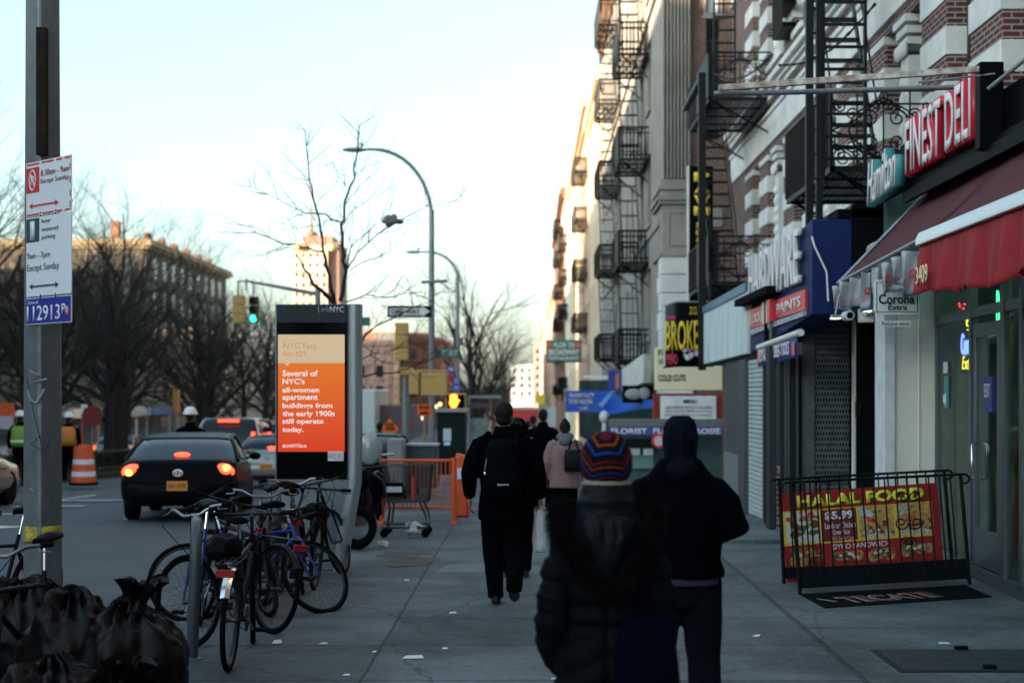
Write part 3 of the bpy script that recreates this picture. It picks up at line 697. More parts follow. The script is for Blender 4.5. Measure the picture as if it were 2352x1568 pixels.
# ================================================================ fire escapes
def fire_escape(label, xw, xo, y0, y1, levels, rad=.009, hrail=.95, det=0, drop=None, rung=.3, group='fire escapes on the facades', sld=0):
    T = thing('fire_escape', label, 'fire escape', (xw, (y0 + y1) / 2, levels[0]), group)
    for li, z in enumerate(levels):
        mb = MB(); mb.box(xo, xw, y0, y0 + .05, z - .07, z); mb.box(xo, xw, y1 - .05, y1, z - .07, z); mb.box(xo, xo + .05, y0, y1, z - .071, z + .001); mb.box(xw - .05, xw, y0, y1, z - .071, z + .001)
        x = xo + .09
        while x < xw - .05: mb.box(x, x + .035, y0 + .05, y1 - .05, z - .035, z - .005); x += .075
        for k in range(1, 4): y = y0 + (y1 - y0) * k / 4; mb.box(xo, xw, y - .02, y + .02, z - .07, z - .036)
        mb.build('platform', m_black, T, smooth=False)
        mb = MB()
        mb.tube((xo, y0, z + hrail), (xo, y1, z + hrail), rad * 2, n=6); mb.tube((xo, y0, z + .12), (xo, y1, z + .12), rad, n=4)
        for y in (y0, y1):
            mb.tube((xo, y, z + hrail), (xw, y, z + hrail), rad * 1.6, n=6); mb.tube((xo, y, z + .1), (xw, y, z + .1), rad, n=4); mb.tube((xo, y, z), (xo, y, z + hrail), rad * 2, n=6)
            mb.tube((xo, y, z + hrail - .17), (xw, y, z + hrail - .17), rad, n=4)
        n = int((y1 - y0) / (.11 if det else .14))
        for k in range(1, n): y = y0 + (y1 - y0) * k / n; mb.tube((xo, y, z), (xo, y, z + hrail), rad, n=4)
        if sld: mb.box(xo - .02, xo - .01, y0, y0 + (y1 - y0) * .55, z + .02, z + hrail)
        W = xw - xo
        if det:
            for y in (y0, y1):
                if y == y1 and det < 2: continue
                for k in (1, 2, 3): x = xo + W * k / 4; mb.tube((x, y, z), (x, y, z + hrail), rad * .9, n=4)
                cx, cz = xo + W / 2, z + hrail * .47
                ring = [(cx + W * .33 * math.cos(a * .2618), y - .01, cz + .34 * math.sin(a * .2618)) for a in range(24)]
                mb.path(ring, rad * .9, 4, closed=True)
                for sx in (-1, 1):
                    for sz in (-1, 1):
                        spiral(mb, (cx + sx * W * .13, y - .01, cz + sz * .15), (sx, 0, 0), (0, 0, sz), .12, 1.6, rad * .9)
                        spiral(mb, (cx + sx * W * .3, y - .01, cz + sz * .2), (-sx, 0, 0), (0, 0, sz), .085, 1.5, rad * .8)
                        spiral(mb, (cx + sx * W * .41, y - .01, cz + sz * .3), (sx, 0, 0), (0, 0, -sz), .075, 1.4, rad * .8)
                        spiral(mb, (cx + sx * W * .06, y - .01, cz + sz * .31), (-sx, 0, 0), (0, 0, sz), .07, 1.4, rad * .8)
                        mb.path([(cx + sx * W * .49, y, cz), (cx + sx * W * .3, y - .01, cz + sz * .1), (cx, y - .01, cz + sz * .42)], rad * .9, 4)
                for sx in (-1, 1): mb.path([(cx + sx * .05 * math.cos(a * .52), y - .01, z + hrail - .085 + .07 * math.sin(a * .52)) for a in range(12)], rad * .8, 4, closed=True)
        else:
            for k in range(1, 8):
                x = xo + W * k / 8
                for y in (y0, y1): mb.tube((x, y, z), (x, y, z + hrail), rad, n=4)
        mb.build('railing', m_black, T, smooth=False)
        for y in (y0 + .12, y1 - .12):
            mb = MB(); mb.tube((xo + .1, y, z - .06), (xw, y, z - .75), .022, n=5); mb.tube((xo + .1, y, z - .06), (xo + W * .45, y, z - .42), .014, n=4)
            mb.build('bracket', m_black, T, smooth=False)
        if li + 1 < len(levels):
            z2 = levels[li + 1]; mb = MB(); a = Vector((0, y0 + .35, z)); b = Vector((0, y1 - .6, z2 + .0))
            xa, xb_ = xo + .12, xo + .68
            for x in (xa, xb_): mb.slab([(x, a.y, a.z), (x, a.y + .14, a.z), (x, b.y + .14, b.z), (x, b.y, b.z)], (.02, 0, 0)); mb.tube((x, a.y, a.z + .75), (x, b.y, b.z + .75), .013, n=5)
            nn = int((z2 - z) / rung)
            for k in range(1, nn): p_ = a.lerp(b, k / nn); mb.box(xa, xb_, p_.y, p_.y + .16, p_.z, p_.z + .03)
            mb.build('stair', m_black, T, smooth=False)
    if drop:
        xa, xb_, yl, z0, z1 = drop; mb = MB()
        for x in (xa, xb_): mb.box(x - .018, x + .018, yl - .02, yl + .05, z0, z1)
        z = z0 + .2
        while z < z1: mb.box(xa, xb_, yl, yl + .035, z, z + .035); mb.ell((xb_ - .06, yl - .01, z + .01), (.02, .02, .02), 6, 4); z += .277
        mb.build('ladder', m_black, T, smooth=False)
    return T
F1 = fire_escape('nearest black fire escape with scroll ironwork and long ladder above the hardware sign', 5.1, 3.77, 17.9, 21.0, [4.72, 8.6], det=2, rad=.0125, drop=(3.62, 4.14, 17.62, 4.55, 11))
mb = MB()
for x, w_ in ((3.44, .05), (3.56, .04)): mb.box(x - w_ / 2 - .02, x + w_ / 2 + .02, 17.55, 17.62, 3.12, 11.5)
z = 3.3
while z < 11: mb.box(3.44, 3.56, 17.56, 17.6, z, z + .02); z += .3
mb.build('drop_ladder', m_black, F1, smooth=False)
mb = MB(); a = Vector((3.62, 17.6, 6.0)); b = Vector((5.1, 17.95, 8.3)); n = 60
for x0, x1 in ((P(1790, 150, 22), P(2010, 10, 19)), (P(1640, 170, 29), P(1775, 125, 26))):
    cp = [Vector(x0).lerp(x1, k / 24) - Vector((0, 0, .25 * math.sin(math.pi * k / 24))) for k in range(25)]
    mb = MB(); mb.path(cp, [.014 if k % 2 else .024 for k in range(25)], 6); mb.build('chain', m_black, F1, smooth=False)
F2 = fire_escape('black fire escape further along the brick wall beside the pawn sign', 5.1, 3.77, 30.2, 33.9, [4.25, 8.15], det=1, rad=.0125, drop=(3.86, 4.3, 30.0, 8.2, 12), sld=1)
mb = MB(); mb.box(3.205, 3.345, 27.2, 27.3, 2.31, 8.0); mb.box(3.4, 3.45, 27.2, 27.28, 3.2, 4.2); mb.box(3.21, 3.34, 27.31, 30.2, 7.85, 7.95); mb.build('post', m_black, F2, smooth=False)
fire_escape('first column of fire escapes on the stone building, nearest the fluted pilaster', X2, 2.72, 44, 47.4, [2.9, 5.95, 9.15, 12.4, 15.6], rad=.022, sld=1, rung=.5)
fire_escape('second column of fire escapes on the stone building, left of the first', X2, 2.75, 57.4, 61.4, [3.3, 6.9, 10.3, 13.6, 16.8], rad=.026, sld=1, rung=.5)
fire_escape('fire escape on the white fronted building behind the green restaurant sign', 3.6, 2.7, 138, 146, [2.5, 6.1, 9.6, 13, 16.4], rad=.04, rung=.8)
fire_escape('farthest fire escape, on the reddish brown building', 3.45, 2.5, 152, 162, [1.8, 5.4, 9, 12.6, 16.2, 19.5], rad=.05, rung=.8)
fire_escape('fire escape on the tan sunlit building beyond the fluted pilaster', 3.66, 2.8, 92, 98, [6.1, 9.6, 13, 16.2], rad=.035, rung=.8)
T = thing('window_guard', 'small black cage guard over a window high on the brick building', 'window guard', (5.1, 28, 8.9))
mb = MB()
for y in [27.3 + .1 * k for k in range(12)]: mb.tube((4.82, y, 8.9), (4.82, y, 9.8), .012, n=4)
for z in (8.9, 9.35, 9.8):
    for k in range(3): mb.box(4.82, 5.1, 27.3, 28.4, z + .04 * k, z + .04 * k + .012)
mb.build('cage', m_black, T, smooth=False)

# ================================================================ deli sign, awnings
m_redlet = M('red_letter', (.45, .015, .03), .35); m_whitelet = M('white_letter', (.75, .70, .72), .4); m_blackpanel = M('black_panel', (.008, .009, .012), .5)
T = thing('deli_sign', 'white and red raised letters reading FINEST DELI on the black sign over the red awning', 'sign', (4.1, 14, 4))
mb = MB(); mb.box(4.04, 4.9, 12.62, 15.05, 4.02, 4.12); mb.box(4.04, 4.1, 12.62, 15.05, 4.12, 4.3); mb.box(3.93, 4.14, 12.45, 12.6, 4.0, 4.76)
mb.box(4.15, 5.08, 8.5, 12.6, 4.12, 4.53); mb.build('backing', m_blackpanel, T, bevel=.01)
mb = MB(); mb.slab([(3.99, 8.0, 3.90), (3.99, 15.3, 3.90), (3.99, 15.3, 4.02), (3.99, 8.0, 4.02)], (.05, 0, 0)); mb.box(4.045, 5.07, 8, 15.4, 4.02, 4.1); mb.build('fascia', m_blackpanel, T, smooth=False)
text('FINEST DELI', (4.04, 14.98, 4.13), (0, -1, 0), (0, 0, 1), 2.26, .60, m_redlet, T, ext=.10, bold=.014, sp=1.03)
text('FINEST DELI', (3.936, 14.96, 4.155), (0, -1, 0), (0, 0, 1), 2.22, .55, m_whitelet, T, ext=.006, bold=.012, sp=1.03)
T = thing('script_sign', 'pale teal edged slanted lettering left of the red FINEST DELI letters', 'sign', (4.1, 15.8, 4))
mb = MB(); mb.box(3.98, 4.06, 15.1, 16.5, 4.05, 4.12); mb.box(3.98, 4.02, 15.1, 15.35, 4.12, 4.52); mb.build('backing', m_blackpanel, T)
m_teal = M('teal_edge', (.05, .30, .32), .4)
text('Hamilton', (3.98, 16.42, 4.0), (0, -1, .05), (0, 0, 1), 1.3, .50, m_teal, T, ext=.10, bold=.008, shear=.3)
text('Hamilton', (3.877, 16.41, 4.015), (0, -1, .05), (0, 0, 1), 1.28, .48, m_whitelet, T, ext=.006, bold=.012, shear=.3)
# poles over the deli sign
T = thing('sign_support_pole', 'long white rusty flat bar reaching out over the pavement above the FINEST DELI letters', 'pole', (4.2, 12.5, 4.6))
a, b = P(1652, 208, 12.9), P(2285, 163, 12.45); mb = MB(); mb.slab([a, b, b + Vector((0, 0, .055)), a + Vector((0, 0, .055))], (0, .05, 0)); mb.build('bar', M('rusty_white', (.45, .46, .45), .7, col2=(.2, .12, .09), scale=9), T, bevel=.004)
mb = MB(); mb.tube(P(2270, 205, 12.4), P(2400, 100, 12.0), .02, n=8); mb.tube(P(2110, 190, 12.5), P(2285, 170, 12.45), .01, n=6); mb.build('strut', m_steel, T)
T = thing('sign_support_pipe', 'grey round pipe just under the white rusty bar above the deli letters', 'pole', (4.1, 12.9, 4.5))
mb = MB(); mb.path([P(1640, 215, 13.0), P(1760, 214, 12.95), P(2190, 201, 12.75)], .024, 10); mb.build('pipe', m_steel, T)
m_awn = M('burgundy_canvas', (.10, .008, .016), .85, col2=(.06, .006, .012), scale=3, bump=.3, bscale=9)
m_awn2 = M('red_canvas', (.34, .012, .020), .8, col2=(.26, .010, .016), scale=2.2, bump=.25, bscale=7)
T = thing('awning', 'burgundy fabric awning with beer pennants along its front edge', 'awning', (4.4, 14, 3.2))
def sheet(pts4, nu, nv, fn, mat, name, par, th=.006):
    """cloth grid between four corners (a b c d), fn(s,t) adds an offset"""
    a, b, c, d = [Vector(p) for p in pts4]; mb = MB(); V = []
    for i in range(nu + 1):
        for j in range(nv + 1):
            s, t = i / nu, j / nv; V.append(a.lerp(b, s).lerp(d.lerp(c, s), t) + Vector(fn(s, t)))
    F = [(i * (nv + 1) + j, (i + 1) * (nv + 1) + j, (i + 1) * (nv + 1) + j + 1, i * (nv + 1) + j + 1) for i in range(nu) for j in range(nv)]
    mb.add(V, F); o = mb.build(name, mat, par, ang=80); m = o.modifiers.new('solid', 'SOLIDIFY'); m.thickness = th; return o
fA, fB = (3.38, 15.65, 3.07), (3.38, 12.35, 3.19)
bB, bA = (4.32, 12.35, 4.06), (4.32, 15.65, 4.04)
sheet([fA, fB, bB, bA], 12, 12, lambda s, t: (0, 0, -.03 * math.sin(math.pi * t) + .008 * math.sin(s * 9)), m_awn, 'canopy', T)
mb = MB(); mb.tube(fA, fB, .022, n=8); mb.tube(fA, bA, .02, n=8); mb.tube((3.45, 14, 3.1), (4.3, 14, 3.3), .018, n=6); mb.tube((3.45, 15.4, 3.1), (4.3, 15.4, 3.3), .018, n=6)
for k in range(9): y = 12.5 + k * .37; mb.tube((3.38, y, 3.1), (3.4, y, 3.03), .012, n=5)
mb.build('frame', m_steel, T)
T = thing('awning', 'bright red awning with white front bar and scalloped valance numbered 3409', 'awning', (4.4, 10.5, 3.2))
fA, fB = (3.40, 12.3, 3.2), (3.40, 6.0, 3.2)
sheet([fA, fB, (4.30, 6.0, 4.08), (4.30, 12.3, 4.08)], 12, 12, lambda s, t: (0, 0, -.04 * math.sin(math.pi * t)), m_awn, 'canopy', T)
mb = MB(); mb.slab([(3.33, 12.33, 3.13), (3.33, 12.33, 3.19), (3.36, 12.33, 3.25), (3.42, 12.33, 3.25), (3.42, 12.33, 3.13)], (0, -6.4, 0)); mb.build('front_bar', M('white_bar', (.62, .64, .66), .3, .3), T, bevel=.008)
random.seed(21)
_w = [(random.uniform(.5, 1), random.uniform(0, 6)) for _ in range(4)]
def val(s, t):
    y = s * 6.3
    r_ = (.035 * math.sin(y * 9 + _w[0][1]) + .025 * math.sin(y * 17.3 + _w[1][1]) + .012 * math.sin(y * 31 + _w[2][1])) * (t ** .8)
    return (r_ - .03 * t, 0, (-.028 * abs(math.sin(y * math.pi / .30)) + .035 * math.sin(y * 1.9 + 1) + .015 * math.sin(y * 5.3)) * t)
sheet([(3.37, 12.32, 3.14), (3.37, 6.0, 3.14), (3.37, 6.0, 2.69), (3.37, 12.32, 2.69)], 300, 10, val, m_awn2, 'valance', T, .004)
text('3409', (3.30, 12.2, 2.78), (0, -1, 0), (0, 0, 1), .36, .16, M('cream_print', (.6, .5, .3), .7), T, ext=.004, bold=.01)
# rolled awning cassette above the first canopy
T = thing('awning_cassette', 'cream ribbed cassette of a rolled awning beside the dark blue hardware sign', 'awning case', (4.2, 15.9, 3.5))
mb = MB()
for k, (x, z) in enumerate(((4.0, 3.36), (4.02, 3.46), (4.05, 3.56))): mb.path([(x, 15.2, z + .02), (x, 17.4, z)], .07, 10)
mb.build('case', M('cream_case', (.42, .42, .38), .6), T)
# beer pennants
m_pen = bpy.data.materials.new('pennant_print'); m_pen.use_nodes = True; t = m_pen.node_tree; bsd = t.nodes['Principled BSDF']; bsd.inputs['Roughness'].default_value = .4
tc = t.nodes.new('ShaderNodeTexCoord'); sp = t.nodes.new('ShaderNodeSeparateXYZ'); t.links.new(tc.outputs['Generated'], sp.inputs[0])
ns = t.nodes.new('ShaderNodeTexNoise'); ns.inputs['Scale'].default_value = 6; t.links.new(tc.outputs['Object'], ns.inputs[0])
rp = t.nodes.new('ShaderNodeValToRGB'); cr = rp.color_ramp; cr.interpolation = 'EASE'; cr.elements[0].position = .0; cr.elements[0].color = (.02, .07, .20, 1); cr.elements[1].position = .85; cr.elements[1].color = (.42, .46, .5, 1)
for p_, c in ((.3, (.07, .18, .34, 1)), (.42, (.36, .44, .5, 1)), (.53, (.36, .2, .24, 1)), (.60, (.38, .42, .46, 1))): e = cr.elements.new(p_); e.color = c
t.links.new(math_node(t, 'ADD', math_node(t, 'MULTIPLY', sp.outputs[2], .45), math_node(t, 'MULTIPLY', ns.outputs['Fac'], .6)), rp.inputs[0]); t.links.new(rp.outputs[0], bsd.inputs['Base Color'])
rng = random.Random(4)
PL = ['first beer pennant at the street end of the burgundy awning', 'second beer pennant from the street end, half turned', 'third beer pennant from the street end, narrow and folded', 'fourth beer pennant, hanging straight under the awning edge', 'fifth beer pennant, beside the white beer sign', 'sixth beer pennant, wide and tilted over the beer sign', 'seventh beer pennant, folded near the white awning bar', 'eighth beer pennant, closest to the white awning bar']
for k in range(8):
    d = 15.5 - k * .42; z1 = 3.03 + .012 * k; c = Vector((3.38, d, z1))
    T = thing('pennant', PL[k], 'pennant', c, 'beer pennants under the awning')
    an = rng.uniform(-.9, .5); ax = Vector((math.cos(an), math.sin(an), 0)); wv = .095; L = rng.uniform(.24, .40)
    mb = MB(); V = []; F = []
    for i in range(7):
        for j in range(7):
            s, t_ = i / 6 - .5, j / 6; V.append(c + ax * s * 2 * wv * (1 - .1 * t_) + Vector((.03 * math.sin(s * 6 + k), .05 * math.sin(s * 7 + t_ * 2 + k), -L * t_ - .05 * t_ * s * ((-1) ** k))))
    F = [(i * 7 + j, (i + 1) * 7 + j, (i + 1) * 7 + j + 1, i * 7 + j + 1) for i in range(6) for j in range(6)]
    mb.add(V, F); o = mb.build('flag', m_pen, T, ang=90); s_ = o.modifiers.new('solid', 'SOLIDIFY'); s_.thickness = .003
    if k in (0, 3, 5, 7):
        mb = MB(); mb.path([(c + ax * (.028 * math.cos(a * .7) - .01) + Vector((-.012, -.03, -L * .5 + .03 * math.sin(a * .7)))) for a in range(9)], .009, 5, closed=True); mb.build('emblem', m_redlet, T)
# hanging beer sign
T = thing('hanging_sign', 'white beer sign reading Corona Extra hanging under the burgundy awning', 'sign', P(2062, 690, 13.6))
def px(u0, u1, v0, v1, d, th, mat, name, par, cham=0, bevel=0):
    a = P(u0, v1, d); b = P(u1, v0, d); c = cham
    pts = [(a.x + c, d, a.z), (b.x - c, d, a.z), (b.x, d, a.z + c), (b.x, d, b.z - c), (b.x - c, d, b.z), (a.x + c, d, b.z), (a.x, d, b.z - c), (a.x, d, a.z + c)] if c else [(a.x, d, a.z), (b.x, d, a.z), (b.x, d, b.z), (a.x, d, b.z)]
    mb = MB(); mb.slab(pts, (0, th, 0)); return mb.build(name, mat, par, smooth=False, bevel=bevel)
def pt(s, u0, u1, v0, v1, d, mat, par, ext=.003, bold=0.0, name='lettering', slope=0, shear=0, sp=1.0):
    a = P(u0, v1, d); b = P(u1, v0, d)
    return text(s, a - Vector((0, .004, 0)), (1, 0, slope), (0, 0, 1), b.x - a.x, b.z - a.z, mat, par, name, ext, bold, shear, sp=sp)
m_print = M('dark_print', (.02, .03, .05), .6)
px(2008, 2113, 642, 722, 13.6, .025, m_white, 'board', T, .03)
mb = MB(); frame_rect(mb, YF(13.6), P(2013, 0, 13.6).x, P(2108, 0, 13.6).x, P(0, 717, 13.6).z, P(0, 648, 13.6).z, .006, -.004, .001); mb.build('border', m_print, T, smooth=False)
pt('Corona', 2018, 2100, 675, 698, 13.595, m_print, T, bold=.02); pt('Extra', 2040, 2083, 699, 712, 13.595, m_print, T, bold=.015)
mb = MB(); mb.slab([P(2045, 668, 13.595), P(2075, 668, 13.595), P(2080, 655, 13.595), P(2070, 660, 13.595), P(2060, 652, 13.595), P(2050, 660, 13.595), P(2040, 655, 13.595)], (0, -.004, 0)); mb.build('crown', M('gold_print', (.5, .35, .06), .5), T)
px(2018, 2093, 737, 750, 13.6, .01, m_white, 'slogan_strip', T); pt('Find your beach.', 2026, 2090, 739, 748.5, 13.595, m_print, T, bold=.005)
mb = MB(); mb.tube(P(2060, 722, 13.61), P(2060, 737, 13.61), .004, n=5); mb.tube(P(2020, 642, 13.61), P(2020, 600, 13.61), .005, n=5); mb.tube(P(2100, 642, 13.61), P(2100, 580, 13.61), .005, n=5); mb.build('chain', m_steel, T)
# cameras and lamps under the awning
T = thing('security_camera', 'white cylindrical security camera under the street end of the burgundy awning', 'camera', P(1948, 725, 15.4))
mb = MB(); p_ = P(1948, 725, 15.4); mb.lathe([(.03, -.09), (.055, -.08), (.055, .12), (.04, .14)], p_, 14, 'y'); mb.tube(p_ + Vector((0, .05, 0)), p_ + Vector((.12, .1, .3)), .015); mb.build('housing', m_white, T)
mb = MB(); mb.lathe([(.002, -.095), (.035, -.094), (.035, -.085)], p_, 12, 'y'); mb.build('lens', m_blackpanel, T)
m_lampw = M('lamp_glow', (.9, .85, .6), .4, emit=(1, .85, .55), es=0.992)
for u, v, lb in ((1921, 730, 'small lit floodlight at the street end of the awning, left of the camera'), (1992, 713, 'small lit floodlight under the awning beside the beer sign'), (1999, 727, 'white lamp housing just below the second floodlight')):
    p_ = P(u, v, 15.0); T = thing('floodlight', lb, 'lamp', p_)
    mb = MB(); mb.slab([p_ + Vector(q) for q in ((-.05, 0, 0), (.05, 0, 0), (.04, 0, .035), (-.04, 0, .035))], (0, .09, 0)); mb.tube(p_ + Vector((0, .05, .03)), p_ + Vector((.05, .1, .25)), .01); mb.build('housing', m_steel, T)
    mb = MB(); mb.box(p_.x - .045, p_.x + .045, p_.y + .002, p_.y + .088, p_.z - .008, p_.z + .002); mb.build('lens', m_lampw if v != 727 else m_white, T)
T = thing('roller_housing', 'white boxy housing left of the beer sign under the awning', 'box', P(2000, 725, 15.2)); px(1975, 2008, 708, 740, 15.2, .1, m_white, 'box', T, bevel=.01)

# neon signs in the deli glass
def neon(name, col, es): return M(name, col, .4, emit=col, es=es)
nb, ny, ng, nr_ = neon('neon_blue', (.10, .14, 1), 1.5), neon('neon_yellow', (1, .72, .05), .5), neon('neon_green', (.05, 1, .25), .6), neon('neon_red', (1, .03, .02), 1.0)
d1 = Vector((gp[1][0] - gp[0][0], gp[1][1] - gp[0][1], 0)).normalized(); gx = lambda y: 4.5 + .0 * y
T = thing('neon_sign', 'blue and yellow neon beer sign with a crown in the deli window', 'neon sign', (4.6, 14.9, 2.1))
def gl(u, v):                    # point just behind the glass between pier and door
    q = Vector((gp[0][0], gp[0][1], 0)); dd = d1; r_ = (u - 1220) / FP; t_ = (q.x - r_ * q.y) / (r_ * dd.y - dd.x); pp = q + dd * t_; pp.z = EYE + (905 - v) / FP * pp.y; return pp + Vector((.05, .03, 0))
def neon_text(s, u0, u1, v0, v1, mat, T, bold=-.005, shear=.2):
    a, b = gl(u0, v1), gl(u1, v1); tp = gl(u0, v0); text(s, a, b - a, (0, 0, 1), (b - a).length, tp.z - a.z, mat, T, 'tube', .006, bold, shear)
neon_text('Corona', 2199, 2227, 765, 812, nb, T); neon_text('Corona', 2201, 2229, 768, 815, nb, T, -.012); neon_text('Extra', 2202, 2227, 818, 848, ny, T)
mb = MB(); mb.path([gl(2212, 748), gl(2228, 748), gl(2230, 722), gl(2225, 712), gl(2221, 702), gl(2217, 712), gl(2211, 722)], .008, 6, closed=True); mb.path([gl(2213, 738), gl(2220, 715), gl(2227, 738)], .007, 6); mb.path([gl(2213, 757), gl(2226, 755)], .008, 6); mb.build('tube', ny, T)
T = thing('neon_sign', 'tall green neon lettering high in the glass above the deli door', 'neon sign', (4.6, 13.5, 2.9))
text('Deli', (4.46, 13.62, 2.48), (0, -1, 0), (0, 0, 1), .20, .36, ng, T, 'tube', .008, .0, .1); text('HOT', (4.46, 13.60, 2.30), (0, -1, 0), (0, 0, 1), .18, .10, M('dim_neon', (.5, .38, .1), .4, emit=(.6, .45, .1), es=0.217), T, 'tube', .006)
T = thing('window_lights', 'three tiny red lights behind the glass below the red valance', 'string lights', (4.6, 14.8, 2.6))
mb = MB()
for u, v in ((2194, 697), (2196, 703), (2207, 698), (2204, 708)): mb.ell(gl(u, v), (.012, .012, .012), 8, 6)
mb.build('bulb', nr_, T)
T = thing('price_sign', 'small red lit sign seen through the glass above the deli door', 'sign', (4.6, 13.5, 2.2)); mb = MB(); mb.box(4.47, 4.48, 13.42, 13.5, 2.02, 2.12); mb.build('panel', nr_, T)

# ================================================================ hardware sign group
m_navy = M('navy_panel', (.008, .024, .11), .55, col2=(.007, .018, .085), scale=2, spec=.12)
XH = 3.34
T = thing('hardware_sign', 'navy blue sign box with big white raised letters reading HARDWARE', 'sign', (XH, 19, 3.3))
mb = MB(); mb.slab([(XH, 16.9, 2.80), (XH, 21.7, 2.47), (XH, 21.7, 3.62), (XH, 16.9, 3.93)], (.47, 0, 0)); mb.build('box', m_navy, T, bevel=.01)
mb = MB(); mb.slab([(XH + .47, 16.9, 2.9), (5.1, 16.9, 2.9), (5.1, 16.9, 4.3), (XH + .47, 16.9, 4.1)], (0, .1, 0)); mb.box(XH + .3, 5.1, 16.9, 21.7, 3.95, 4.05); mb.build('side_panel', m_blackpanel, T)
text('HARDWARE', (XH - .02, 21.35, 3.21), (0, -1, .0), (0, 0, 1), 3.95, .68, M('letter_side', (.34, .38, .41), .5), T, ext=.055, bold=.004, sp=1.12); text('HARDWARE', (XH - .077, 21.34, 3.215), (0, -1, 0), (0, 0, 1), 3.93, .67, m_whitelet, T, ext=.006, bold=.0, sp=1.12)
mb = MB(); mb.slab([(XH - .03, 17.2, 2.87), (XH - .03, 19.3, 2.87), (XH - .03, 19.3, 3.12), (XH - .03, 17.2, 3.12)], (.03, 0, 0)); mb.slab([(XH - .03, 20.3, 2.84), (XH - .03, 21.5, 2.84), (XH - .03, 21.5, 3.12), (XH - .03, 20.3, 3.12)], (.03, 0, 0)); mb.box(XH - .1, XH - .0, 19.32, 19.55, 2.84, 3.14); mb.build('red_panel', m_redlet, T)
mb = MB(); mb.box(XH - .06, XH, 19.56, 20.25, 2.84, 3.16); mb.box(XH - .025, XH, 21.5, 21.68, 2.9, 3.45); mb.build('cream_panel', M('cream_panel', (.62, .5, .4), .5), T)
text('PAINTS', (XH - .035, 19.15, 2.92), (0, -1, 0), (0, 0, 1), 1.7, .14, m_whitelet, T, ext=.004, bold=.02); text('LOCKS', (XH - .035, 21.35, 2.9), (0, -1, 0), (0, 0, 1), 1.0, .14, m_whitelet, T, ext=.004, bold=.02)
mb = MB(); mb.slab([(XH - .035, 17.2, 2.80), (XH - .035, 21.5, 2.74), (XH - .035, 21.5, 2.82), (XH - .035, 17.2, 2.86)], (.03, 0, 0)); mb.build('tool_strip', M('tool_print', (.45, .5, .55), .5, col2=(.05, .06, .1), scale=14), T)
mb = MB(); mb.path([(3.33, 16.88, 3.72), (3.36, 16.86, 3.6), (3.5, 16.85, 3.3), (3.52, 16.85, 2.95)], .012, 6); mb.build('cable', m_white, T)
T = thing('small_awning', 'little blue valance with white lettering hanging from a cream roller under the hardware sign', 'awning', (XH, 19, 2.5))
mb = MB(); mb.path([(3.28, 17.3, 2.6), (3.28, 20.5, 2.52)], .045, 10); mb.build('roller', M('cream_roller', (.5, .5, .46), .5), T)
sheet([(3.27, 20.5, 2.5), (3.27, 17.5, 2.56), (3.27, 17.5, 2.30), (3.27, 20.5, 2.24)], 60, 4, lambda s, t: (.012 * math.sin(s * 40) * t, 0, .012 * math.sin(s * 50) * t), M('blue_canvas', (.03, .07, .28), .8), 'valance', T, .004)
text('KEYS-LAMPS-TUBES-TOOLS', (3.235, 20.2, 2.30), (0, -1, .02), (0, 0, 1), 2.35, .17, m_whitelet, T, ext=.003, bold=.015)
for y0 in (20.42, 17.72): mb = MB(); mb.box(3.245, 3.25, y0 - .18, y0, 2.29 + (.04 if y0 < 18 else 0), 2.5); mb.build('end_patch', M('patch_red', (.45, .1, .12), .7), T)
T = thing('blank_sign', 'weathered blank white and pale teal sign panel left of the hardware sign', 'sign', (3.3, 24, 3))
mb = MB(); mb.slab([(3.3, 21.76, 2.47), (3.3, 27.4, 2.42), (3.3, 27.4, 3.5), (3.3, 21.76, 3.52)], (.45, 0, 0))
mb.build('panel', M('weathered_teal', (.56, .62, .63), .6, col2=(.34, .46, .50), scale=1.3, stretch=(1, 2.2, .35)), T, bevel=.015)
mb = MB(); mb.slab([(3.27, 21.76, 3.42), (3.27, 27.4, 3.40), (3.27, 27.4, 3.52), (3.27, 21.76, 3.56)], (.05, 0, 0)); mb.box(3.27, 3.33, 27.3, 27.42, 2.42, 3.5); mb.build('trim', M('steel_blue', (.10, .2, .3), .5), T)
# broker sign
T = thing('broker_sign', 'black curved sign with yellow letters reading BROKER and red lettering', 'sign', P(1570, 770, 28))
ring = []
DB = 27.6
for k in range(15):
    s = k / 14; u = 1524 + (1640 - 1524) * s; d = DB + 1.1 * max(0, .28 - s) ** 1.4 * 8
    ring.append((u, d))
mb = MB(); bot = [P(u, 846 - 8 * i / 14, d) for i, (u, d) in enumerate(ring)]; top = [P(u, 708 - 16 * min(1, i / 8), d) for i, (u, d) in enumerate(ring)]
V = [Vector((p_.x, p_.y, 2.38)) for p_ in bot] + [Vector((p_.x, p_.y, 3.63)) for p_ in top]; n = 15
F = [(i, i + 1, n + i + 1, n + i) for i in range(n - 1)]
mb.add(V, F); o = mb.build('face', m_blackpanel, T); s_ = o.modifiers.new('solid', 'SOLIDIFY'); s_.thickness = .012; s_.offset = 0
mb = MB(); mb.slab([(p_.x, p_.y + .02, 3.6) for p_ in top] + [(3.3, DB + 2, 3.6)], (0, 0, .06)); mb.build('top_lip', m_steel, T)
mb = MB(); mb.box(P(1523, 0, 28.6).x, P(1527, 0, 28.6).x, 28.5, 28.6, 2.4, 3.6); mb.build('edge_strip', m_white, T)
yel = M('yellow_letter', (.70, .50, .03), .5); redl = M('pink_red_letter', (.55, .03, .08), .5)
pt('BROKER', 1528, 1621, 737, 806, DB - .05, yel, T, bold=.02, slope=.03); pt('PAWN', 1531, 1550, 724, 736, DB - .05, redl, T, bold=.02); pt('212.6', 1584, 1608, 704, 722, DB - .05, yel, T, bold=.01); pt('PEÑO', 1531, 1556, 808, 837, DB - .05, redl, T, bold=.03)
mb = MB(); rng = random.Random(8)
